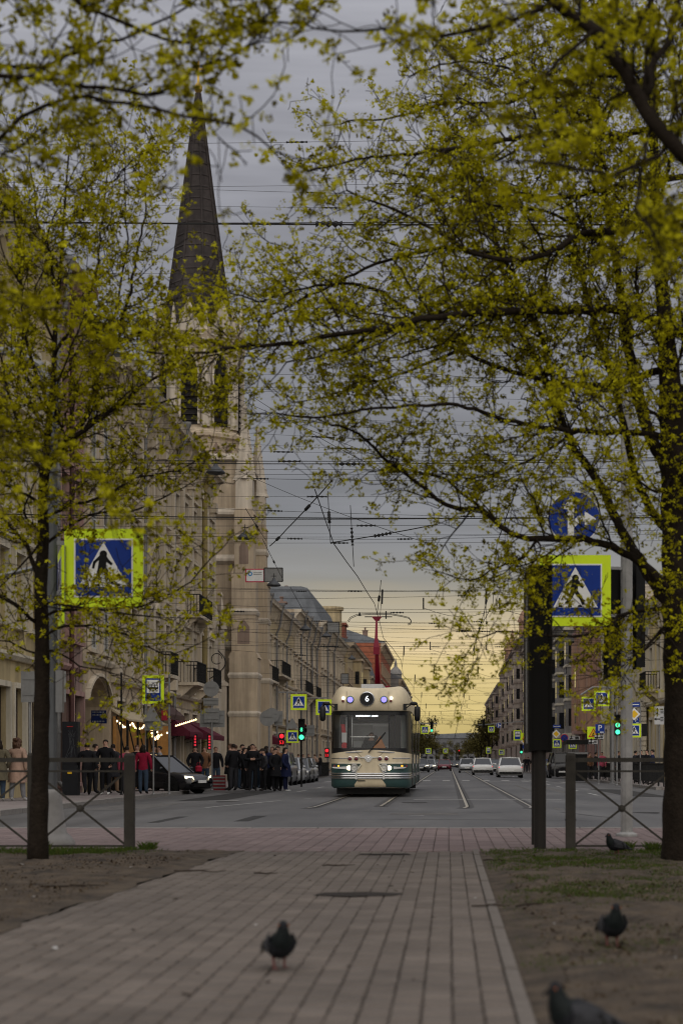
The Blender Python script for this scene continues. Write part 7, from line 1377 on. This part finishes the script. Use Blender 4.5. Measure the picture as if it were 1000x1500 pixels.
# right hand tree
B = Tree('large maple in pale spring leaf with a thick trunk at the right edge', P(993, 1262, YB) * 1.0, 21)
B.t.location.z = 0; ORG[B.t.name] = Vector(B.t.location)
B.trunk([np.array((P(999, 1262, YB).x + .02, YB, -.05))] + px3([(999, 1225), (998, 1100), (997, 1000), (994, 880), (990, 760), (985, 640), (976, 500), (965, 380), (958, 260), (956, 130), (953, 20), (950, -60), (952, -170)], YB, 0, 0), [.225, .188, .175, .168, .160, .145, .125, .085, .062, .05, .042, .034, .026, .016])
LB_ = [([(988, 868), (965, 850), (945, 828), (923, 814), (867, 791), (825, 789), (772, 788), (734, 772), (706, 747), (654, 740), (595, 695), (560, 669), (525, 635), (485, 622)], -.9, .050, .010, 1.0),
       ([(706, 747), (675, 722), (650, 702), (600, 690), (540, 690)], -.4, .018, .007, 1.0),
       ([(984, 650), (944, 635), (846, 632), (755, 618), (685, 597), (640, 592), (546, 600), (455, 611), (385, 604)], -1.6, .036, .007, 1.0),
       ([(984, 540), (958, 544), (909, 562), (839, 564), (797, 558), (737, 541), (671, 513), (600, 480), (520, 470)], .6, .045, .009, .9),
       ([(1010, 492), (975, 478), (954, 467), (895, 455), (800, 455), (700, 459), (616, 469), (546, 485), (490, 490), (430, 504), (350, 508), (260, 520), (205, 512)], -2.2, .060, .008, 1.15),
       ([(800, 455), (740, 440), (660, 452), (560, 490), (470, 520), (420, 530)], -1.2, .028, .008, 1.0),
       ([(1020, 360), (975, 345), (940, 330), (895, 340), (860, 340), (800, 370), (745, 380), (690, 370), (625, 330), (570, 305), (510, 280)], -1.2, .050, .009, 1.2),
       ([(745, 380), (680, 365), (600, 372), (520, 400), (440, 440), (380, 470)], -.5, .026, .008, 1.1),
       ([(1010, 258), (930, 268), (870, 280), (810, 290), (750, 280), (700, 258), (625, 260), (550, 250)], .8, .034, .008, 1.1),
       ([(960, 190), (940, 192), (885, 200), (810, 195), (710, 210), (600, 225), (520, 235), (450, 250)], -1.4, .036, .008, 1.2),
       ([(984, 700), (968, 670), (955, 646), (937, 590), (923, 520), (911, 450), (905, 400), (895, 350), (880, 250), (870, 150), (860, 60), (850, -20)], .9, .072, .014, .9),
       ([(988, 895), (975, 880), (940, 828), (909, 775), (874, 702), (842, 660), (818, 604), (783, 527), (755, 467), (735, 400), (715, 300), (700, 220)], 1.3, .062, .012, .85),
       ([(985, 775), (965, 765), (930, 695), (905, 590), (877, 495), (850, 400), (830, 250), (815, 150)], 1.6, .046, .010, .85),
       ([(818, 604), (800, 520), (770, 440), (720, 340), (680, 240), (640, 150)], 1.0, .028, .008, 1.0),
       ([(985, 905), (971, 921), (958, 933), (928, 963), (907, 969), (880, 985)], -.7, .022, .006, .8),
       ([(985, 890), (945, 893), (910, 900), (892, 918), (868, 927), (820, 933), (775, 928), (727, 927), (700, 935)], -1.3, .024, .006, 1.05),
       ([(846, 632), (800, 660), (740, 690), (690, 700), (640, 690)], -.6, .018, .006, 1.0), ([(790, 790), (765, 815), (730, 830), (690, 850), (650, 840)], -.7, .016, .006, 1.15),
       ([(671, 513), (610, 540), (540, 560), (480, 580), (430, 590)], -.8, .018, .006, .95), ([(616, 469), (560, 430), (500, 415), (440, 425), (380, 440), (340, 430)], -1, .022, .007, 1.1),
       ([(955, 130), (900, 110), (820, 120), (740, 150), (660, 150), (580, 170), (500, 180)], .8, .030, .008, 1.1), ([(953, 60), (910, 30), (850, 40), (780, 70), (720, 90)], 1.2, .026, .008, 1.1), ([(984, 600), (1010, 560), (1060, 500), (1120, 420)], .5, .06, .02, .6), ([(986, 740), (1030, 690), (1100, 640), (1180, 600)], -.5, .05, .02, .6)]
for i, (pts, dY, r0, r1, de) in enumerate(LB_): B.limb(px3(pts, YB, dY, .22, i), r0, r1, de, .12 if i not in (10, 11, 12) else .3)
for i, (pts, dY, r0, r1, de) in enumerate([([(978, 520), (950, 480), (930, 420), (935, 350), (950, 280)], -1.6, .022, .007, 1.2), ([(968, 400), (940, 330), (905, 290), (880, 220), (900, 140)], -1.8, .02, .006, 1.2), ([(962, 300), (985, 220), (1000, 150), (990, 70), (960, 10)], -1.5, .02, .006, 1.2), ([(980, 560), (1000, 500), (990, 430), (970, 370)], -1.9, .02, .006, 1.2), ([(985, 640), (950, 600), (900, 570), (850, 590), (800, 580)], -2.0, .02, .006, 1.1), ([(986, 700), (960, 720), (920, 700), (880, 720), (840, 700)], -1.6, .018, .006, 1.1), ([(956, 160), (920, 90), (880, 30), (830, -10)], -1.2, .018, .006, 1.2), ([(860, 340), (800, 310), (720, 300), (640, 290), (560, 330)], -.9, .018, .006, 1.1), ([(800, 455), (740, 490), (660, 500), (590, 520), (520, 540)], -1.0, .018, .006, 1.0), ([(900, 200), (840, 150), (770, 110), (680, 90), (600, 110)], -.6, .02, .006, 1.1)]): B.limb(px3(pts, YB, dY, .3, i + 200), r0, r1, de, .05)
B.finish(.52, 24, .075)
# left hand young tree
A = Tree('slender young maple in pale leaf standing before the left fence', P(55, 1262, YB), 33)
A.t.location.z = 0; ORG[A.t.name] = Vector(A.t.location); YA = YB
A.trunk([np.array((P(56, 0, YA).x, YA, -.05))] + px3([(56, 1240), (60, 1100), (62, 1000), (62, 930), (60, 860), (64, 790), (63, 720), (70, 640), (78, 560), (82, 470), (90, 380), (96, 290), (104, 190)], YA, 0, 0), [.108, .092, .082, .077, .073, .066, .056, .042, .030, .024, .02, .016, .011, .006])
LA_ = [([(64, 720), (70, 690), (85, 660), (115, 635), (165, 600), (224, 555), (280, 530), (345, 513)], -.6, .036, .007, 1.1), ([(115, 635), (165, 597), (217, 592), (266, 583), (330, 580)], -.8, .018, .006, 1.0), ([(85, 660), (110, 630), (130, 600), (155, 520), (185, 450), (200, 380), (215, 290), (225, 200)], .5, .026, .007, .9), ([(155, 520), (165, 480), (185, 370), (184, 300), (183, 200)], .3, .015, .005, .9),
       ([(60, 850), (40, 800), (15, 770), (-20, 745), (-70, 730)], .3, .026, .008, .9), ([(60, 915), (45, 905), (20, 885), (-10, 870), (-60, 850)], -.4, .022, .008, .9), ([(62, 890), (72, 884), (110, 888), (147, 894), (200, 900), (250, 910)], -.7, .018, .005, .7), ([(62, 935), (71, 925), (100, 918), (139, 917), (176, 925), (218, 950), (252, 959), (294, 942), (315, 930)], -.9, .016, .004, .9), ([(63, 910), (80, 896), (130, 893), (200, 888), (269, 858), (336, 790)], -1.1, .016, .004, .7),
       ([(62, 950), (90, 960), (130, 980), (170, 985), (210, 1000)], -.5, .012, .004, .9), ([(63, 800), (90, 780), (130, 755), (190, 750), (240, 730), (290, 700)], .5, .018, .005, .9), ([(66, 760), (100, 740), (150, 730), (200, 700), (260, 690), (310, 660)], -.4, .018, .005, 1.1), ([(66, 700), (40, 650), (20, 600), (5, 540), (-15, 480)], .4, .024, .007, .9), ([(74, 600), (50, 540), (35, 470), (30, 390), (20, 300)], -.3, .022, .006, .9), ([(80, 520), (115, 460), (140, 400), (150, 320), (160, 240)], -.4, .02, .006, .9), ([(88, 400), (60, 340), (50, 280), (40, 200)], .4, .014, .005, .9),
       ([(78, 560), (120, 530), (170, 500), (230, 480), (280, 470)], .8, .018, .005, 1.1), ([(66, 740), (30, 720), (-10, 700), (-60, 640)], -.8, .02, .006, .9), ([(64, 790), (30, 830), (0, 860), (-40, 900)], -.6, .014, .005, .9), ([(62, 960), (40, 950), (15, 940), (-20, 935)], .2, .012, .004, .9)]
for i, (pts, dY, r0, r1, de) in enumerate(LA_): A.limb(px3(pts, YA, dY, .2, i + 50), r0, r1, de * 1.0, .12, .85)
for i, (pts, dY, r0, r1, de) in enumerate([([(75, 610), (50, 570), (30, 520), (45, 450), (70, 380)], -1.3, .016, .005, 1.2), ([(66, 690), (95, 650), (80, 590), (100, 520), (130, 450)], -1.2, .016, .005, 1.2), ([(64, 780), (35, 750), (60, 700), (90, 690), (120, 680)], -1.0, .014, .004, 1.2), ([(85, 430), (70, 350), (90, 290), (120, 230)], -1.0, .013, .004, 1.2), ([(80, 500), (40, 430), (10, 380), (-10, 320)], -.8, .015, .005, 1.2), ([(70, 640), (20, 640), (-10, 600), (-40, 560)], -1.0, .015, .005, 1.2), ([(95, 330), (130, 300), (170, 260), (200, 230), (240, 220)], -.5, .012, .004, 1.1)]): A.limb(px3(pts, YA, dY, .25, i + 300), r0, r1, de, .05, .85)
A.finish(.50, 24, .07)
# two nearer trees whose trunks stand outside the picture
YD = 9.3
D = Tree('tree left of the picture whose blurred near branches cross the top left corner', (-4.6, YD, 0), 44, 1.0)
D.trunk([np.array(p) for p in ((-4.6, YD, -.05), (-4.58, YD, 1.2), (-4.62, YD, 2.6), (-4.5, YD, 4.2), (-4.45, YD, 5.8), (-4.5, YD, 7.5))], [.17, .14, .13, .11, .08, .03])
def LD(tail, z, r0, r1, de, dY=.0, st=None): D.limb([np.array((-4.55, YD, z))] + px3(tail, YD, dY, .12, int(z * 10)), r0, r1, de, .18, .62, .15)
LD([(-250, 80), (-60, 105), (0, 112), (75, 118), (150, 132), (240, 135), (280, 100), (330, 85), (380, 60)], 4.0, .036, .006, .9); LD([(-200, 60), (0, 97), (65, 95), (125, 70), (200, 50), (250, 25), (300, -10)], 4.3, .026, .006, .9, .5); LD([(-200, 260), (0, 205), (35, 172), (100, 145), (160, 145), (240, 160), (300, 178), (350, 182), (400, 220), (440, 235)], 3.6, .030, .005, .85, -.4); LD([(-150, -40), (60, -20), (150, 20), (250, 60), (330, 50), (400, 30), (450, 40)], 5.0, .03, .006, .9, .3); LD([(-150, 320), (-20, 240), (10, 225), (60, 190), (120, 185)], 3.5, .02, .005, .7, .4); LD([(-100, -150), (60, -80), (200, -40), (330, 0), (430, -30)], 5.6, .026, .006, .9)
LD([(-150, 640), (-40, 655), (20, 668), (80, 690), (150, 718), (190, 745)], 2.5, .018, .004, 1.2, .8); LD([(-150, 430), (-50, 425), (10, 435), (60, 455), (100, 450)], 3.0, .018, .004, 1.0, .3)
D.finish(.58, 27, .06)
YE = 9.0
E = Tree('tree right of the picture whose thick blurred limb crosses the top right corner', (2.35, YE, 0), 55, 1.0)
E.trunk([np.array(p) for p in ((2.35, YE, -.05), (2.33, YE, 1.2), (2.3, YE, 2.4), (2.2, YE, 3.6), (2.25, YE, 5.0), (2.4, YE, 7))], [.2, .17, .16, .14, .1, .04])
def LE(tail, z, r0, r1, de, dY=0.): E.limb([np.array((2.28, YE, z))] + px3(tail, YE, dY, .08, int(z * 9)), r0, r1, de, .2, .6, .15)
LE([(1120, 360), (1040, 270), (1000, 222), (960, 180), (930, 130), (875, 52), (805, 0), (740, -60)], 3.0, .058, .03, .5); 
E.limb(px3([(812, 5), (780, 12), (750, 28), (700, 45), (650, 52), (600, 50), (560, 40), (500, 45), (440, 30)], YE, .3, .08, 3), .016, .005, 1.0, .05, .6, .1); E.limb(px3([(868, 45), (850, 70), (815, 90), (780, 125), (730, 130), (690, 115), (650, 70)], YE, -.3, .08, 4), .012, .005, .9, .05, .6, .1); E.limb(px3([(940, 145), (950, 110), (975, 60), (990, 10), (1000, -60)], YE, .3, .08, 5), .03, .012, .8, .1, .6); E.limb(px3([(985, 205), (960, 230), (900, 250), (840, 245), (780, 235), (720, 240)], YE, -.4, .08, 6), .014, .005, .9, .1, .6)
E.limb(px3([(958, 178), (940, 240), (935, 300), (960, 350), (985, 400)], YE, -.5, .08, 7), .012, .004, 1.2, .05, .55, .1); E.limb(px3([(930, 130), (890, 150), (860, 200), (820, 190)], YE, .4, .08, 8), .012, .004, 1.2, .05, .55, .1); E.limb(px3([(990, 215), (985, 130), (955, 80), (930, 20)], YE, .5, .08, 9), .014, .004, 1.1, .1, .55, .1)
E.finish(.48, 27, .06)
# far street trees at the end of the street
mFarLeaf = attr_mat('far_spring_twigs', (.045, .038, .02), (.085, .075, .025), (.13, .11, .035), trans=.2)
def far_tree(lab, x, y, h, seed, w=1.0):
    rg = np.random.default_rng(seed); t = thing('street_tree', lab, 'tree', (x, y, -.1), group='trees at the far end of the street'); q = MB(); q.tube([(0, 0, 0), (.05, 0, h * .25), (0, .05, h * .5), (.1, 0, h * .8)], [.22, .18, .12, .04], 8)
    for k in range(9): a = rg.uniform(0, 6.28); z = h * rg.uniform(.25, .6); q.tube([(0, 0, z), (h * .17 * math.cos(a) * w, h * .17 * math.sin(a), z + h * .15), (h * .3 * math.cos(a) * w, h * .3 * math.sin(a), z + h * .34)], [.08, .06, .02], 5)
    q.build('trunk', mBark, t, local=True); n = 1500; d = rg.normal(0, 1, (n, 3)); d /= np.linalg.norm(d, axis=1)[:, None]; blob = rg.normal(0, 1, (14, 3)) * np.array([.16 * w, .16, .14]) * h + np.array([0, 0, h * .6]); c = blob[rg.integers(0, 14, n)] + d * (h * .13 * rg.random((n, 1)) ** .5); u = rg.normal(0, 1, (n, 3)); u /= np.linalg.norm(u, axis=1)[:, None]; w_ = np.cross(u, d); w_ /= np.linalg.norm(w_, axis=1)[:, None] + 1e-9; s_ = rg.uniform(.10, .26, (n, 1)) * h / 8
    v = np.stack([c - u * s_, c + w_ * s_ * .5, c + u * s_, c - w_ * s_ * .5], 1).reshape(-1, 3); o = place('crown', np_mesh('crown', v, np.arange(n * 4).reshape(-1, 4), mFarLeaf, np.repeat(np.clip(rg.normal(.5, .25, n), 0, 1), 4)), (0, 0, 0), t); o['kind'] = 'stuff'
FT = [(-8.8, 300, 11), (-8.6, 335, 12), (-8.8, 372, 12.5), (-8.5, 410, 12), (-8.6, 452, 12), (-8.2, 500, 13), (-7.5, 560, 13), (-5, 640, 12), (3, 700, 10), (8, 690, 11), (9.5, 600, 13), (9.2, 530, 12), (9.0, 470, 13), (9.2, 420, 13.5), (9.0, 375, 13), (13, 740, 11), (-1, 760, 10)]
ORD = 'first second third fourth fifth sixth seventh'.split(); NT = {}
for i, (x, y, h) in enumerate(FT): lb = ('brownish street tree far down the left kerb' if x < -4 else 'olive street tree far down the right kerb' if x > 8.5 else 'low tree closing the far end of the street'); NT[lb] = NT.get(lb, 0) + 1; far_tree(lb + ', ' + (ORD + ['last'])[min(NT[lb] - 1, 7)] + ' from the near end', x, y, h, 100 + i)
# ---------------------------------------------------------------- overhead wires
mWire = M('overhead_wire', (.02, .02, .02), .6, 0, 0); rw = random.Random(4)
def wire(a, b, sag, r, lab, group, n=10, ins=(), par=None, cat='wire'):
    a, b = Vector(a), Vector(b); pts = [a.lerp(b, i / n) - Vector((0, 0, sag * 4 * (i / n) * (1 - i / n))) for i in range(n + 1)]; q = MB(); q.tube(pts, r, 4, cap=False); o = q.build('overhead_wire', mWire); tag(o, lab, cat, group)
    for u in ins:
        i = min(int(u * n), n - 1); p = pts[i].lerp(pts[i + 1], u * n - i); d = (pts[i + 1] - pts[i]).normalized(); q = MB(); q.tube([p + d * (k * .06) for k in range(-4, 5)], [.012 if k % 2 else r * 2.6 + .012 for k in range(9)], 6); c = q.build('insulator', mWire, o, local=True)
    return o
LW = 'thin dark span wire crossing high above the street from house to house'; GW = 'span wires across the street'
near = [(322, 326, 31, .035), (325, 320, 31.5, .02), (663, 661, 33, .018), (669, 667, 33.4, .022), (672, 670, 36, .012), (685, 683, 38, .01), (685, 687, 44, .012), (718, 717, 40, .009), (748, 752, 36, .03), (751, 747, 36.5, .02), (770, 766, 43, .014), (791, 788, 46, .012), (778, 782, 41, .008), (260, 285, 40, .009), (270, 250, 42, .009), (290, 300, 44, .008), (208, 190, 38, .010), (400, 388, 44, .008), (540, 556, 36, .008), (555, 590, 38, .008), (565, 560, 40, .007), (580, 640, 42, .008), (605, 660, 35, .007), (625, 668, 37, .007), (645, 660, 41, .008), (500, 520, 46, .008), (440, 452, 47, .007), (620, 612, 48, .007)]
for i, (pl, pr, Y, r) in enumerate(near):
    a, b = P(-40, pl, Y), P(1040, pr, Y); d = (b - a) / 1080; a, b = a - d * 200, b + d * 250
    wire(a, b, rw.uniform(.02, .2), r * .5, 'thick dark cable bundle across the street' if r > .025 else 'thin wire crossing the sky level with the dark ' + ('church spire' if pl < 450 else 'belfry windows below the spire') if pl < 640 else 'thin span wire crossing the open grey sky ' + ('level with the tower pinnacles' if pl < 700 else 'above the large crossing signs'), 'thick cables' if r > .025 else GW, 12, ([rw.uniform(.42, .55)] if rw.random() < .7 else []))
for i, Y in enumerate([52, 55, 58, 61, 63, 66, 70, 73, 77, 80, 84, 88, 92, 96, 100, 105, 110, 115, 121, 127, 134, 141, 149, 158, 168, 178, 190, 203, 218, 235, 255, 280, 310, 345, 390]):
    z = rw.choice((6.6, 7.2, 7.8, 8.6, 9.4, 10.4)) + rw.uniform(-.2, .3); 
    for k in range(2 if Y % 2 else 1):
        dz = k * rw.uniform(.5, 1.3); wire((XL + .1, Y, z + rw.uniform(-.4, .4) - dz), (XR - .1, Y + rw.uniform(-3, 3), z + rw.uniform(-.4, .4) - dz), rw.uniform(.1, .55), .007 + Y * .00003, 'span wire from house to house above the tram roof and pantograph' if Y < 100 else 'distant span wire from house to house low over the yellow glow', GW, 14, [rw.uniform(.2, .8) for _ in range(2)] if rw.random() < .6 else [])
for x, lab in ((-2.4, 'contact wire over the left tram track running down the street'), (1.2, 'contact wire over the right tram track running down the street')):
    q = MB(); pts = []
    for k in range(0, 30):
        for u in range(4): Y = 30 + (k + u / 4) * 14; pts.append((x + (.14 if k % 2 else -.14) * (1 - abs(u / 2 - 1)), Y, 5.9 - .06 * math.sin(math.pi * u / 4)))
    q.tube(pts, .011, 4, cap=False); tag(q.build('contact_wire', mWire), lab, 'wire', 'tram contact wires')
    for k in range(0, 12):      # dropper hangers with insulators
        Y = 58 + k * 28; q = MB(); q.tube([(x, Y, 5.9), (x + .1, Y, 7.0)], .012, 4); q.tube([(x + .08, Y, 6.5), (x + .1, Y, 7.0)], .035, 6); tag(q.build('wire_hanger', mWire), 'short hanger with insulator above a tram contact wire', 'hanger', 'hangers of the contact wires')
for k in range(9):              # looped feeder between span wires
    Y = 66 + k * 24; q = MB(); pts = [(-1 + .5 * i, Y, 7.1 - .35 * math.sin(math.pi * (i % 6) / 6)) for i in range(19)]; q.tube(pts, .012, 4)
    for i in (0, 6, 12, 18): q.tube([(-1 + .5 * i, Y, 7.05), (-1 + .5 * i, Y, 7.5)], .03, 5)
    tag(q.build('feeder_wire', mWire), 'looped feeder wire hanging between short insulators over the tracks', 'wire', 'looped feeder wires')
for a, b, lab in ((P(485, 705, 40), P(420, 775, 46), 'slanting pull wire ending at a dark insulator, centre of the sky'), (P(420, 775, 46), P(395, 800, 50), 'lower half of the slanting pull wire in the centre sky'), (P(484, 795, 42), P(640, 768, 40), 'slanting pull wire from the branches down to the contact wire'), (P(360, 745, 66), P(390, 792, 74), 'wire from the largest hanging lamp towards the second lamp'), (P(385, 790, 74), P(415, 850, 87), 'wire leading from the second lamp to the hanging boards'), (P(425, 860, 90), P(470, 940, 120), 'wire leading from the hanging boards on towards the far lamps'), (P(480, 720, 44), P(484, 795, 42), 'vertical dropper wire in the centre of the sky'), (P(513, 740, 46), P(518, 830, 46), 'second vertical dropper wire right of the first'), (P(558, 850, 56), P(552, 900, 60), 'vertical dropper wire above the pantograph'), (P(710, 850, 70), P(714, 960, 90), 'long vertical dropper wire left of the black column'), (P(716, 870, 60), P(690, 960, 60), 'slanting dropper wire left of the black column')):
    wire(a, b, .02, .014, lab, 'pull and dropper wires', 4, (.5,))
for k, (px0, py0, px1, py1) in enumerate(((340, 560, 560, 690), (340, 580, 700, 720), (345, 600, 720, 640), (350, 690, 640, 800), (300, 500, 760, 560))): wire(P(px0, py0, 50), P(px1, py1, 34), .1, .007, 'thin slanting wire fanning out from the church side across the sky', 'slanting wires', 8)
t = thing('bracket_arm', 'scrolled iron bracket on the cream house front beside the church', 'bracket', (XL, 93.5, 7)); q = MB(); c = Vector((XL, 93.5, 5.6)); q.tube([c + Vector((.02 + .75 * math.sin(u * .5) + .08 * u, 0, .28 * u)) for u in [k * .35 for k in range(18)]], .03, 6); q.tube([c + Vector((.55 + .3 * math.cos(u), 0, 1.2 + .3 * math.sin(u))) for u in [k * .5 for k in range(12)]], .025, 6); q.build('scroll', mIron, t)
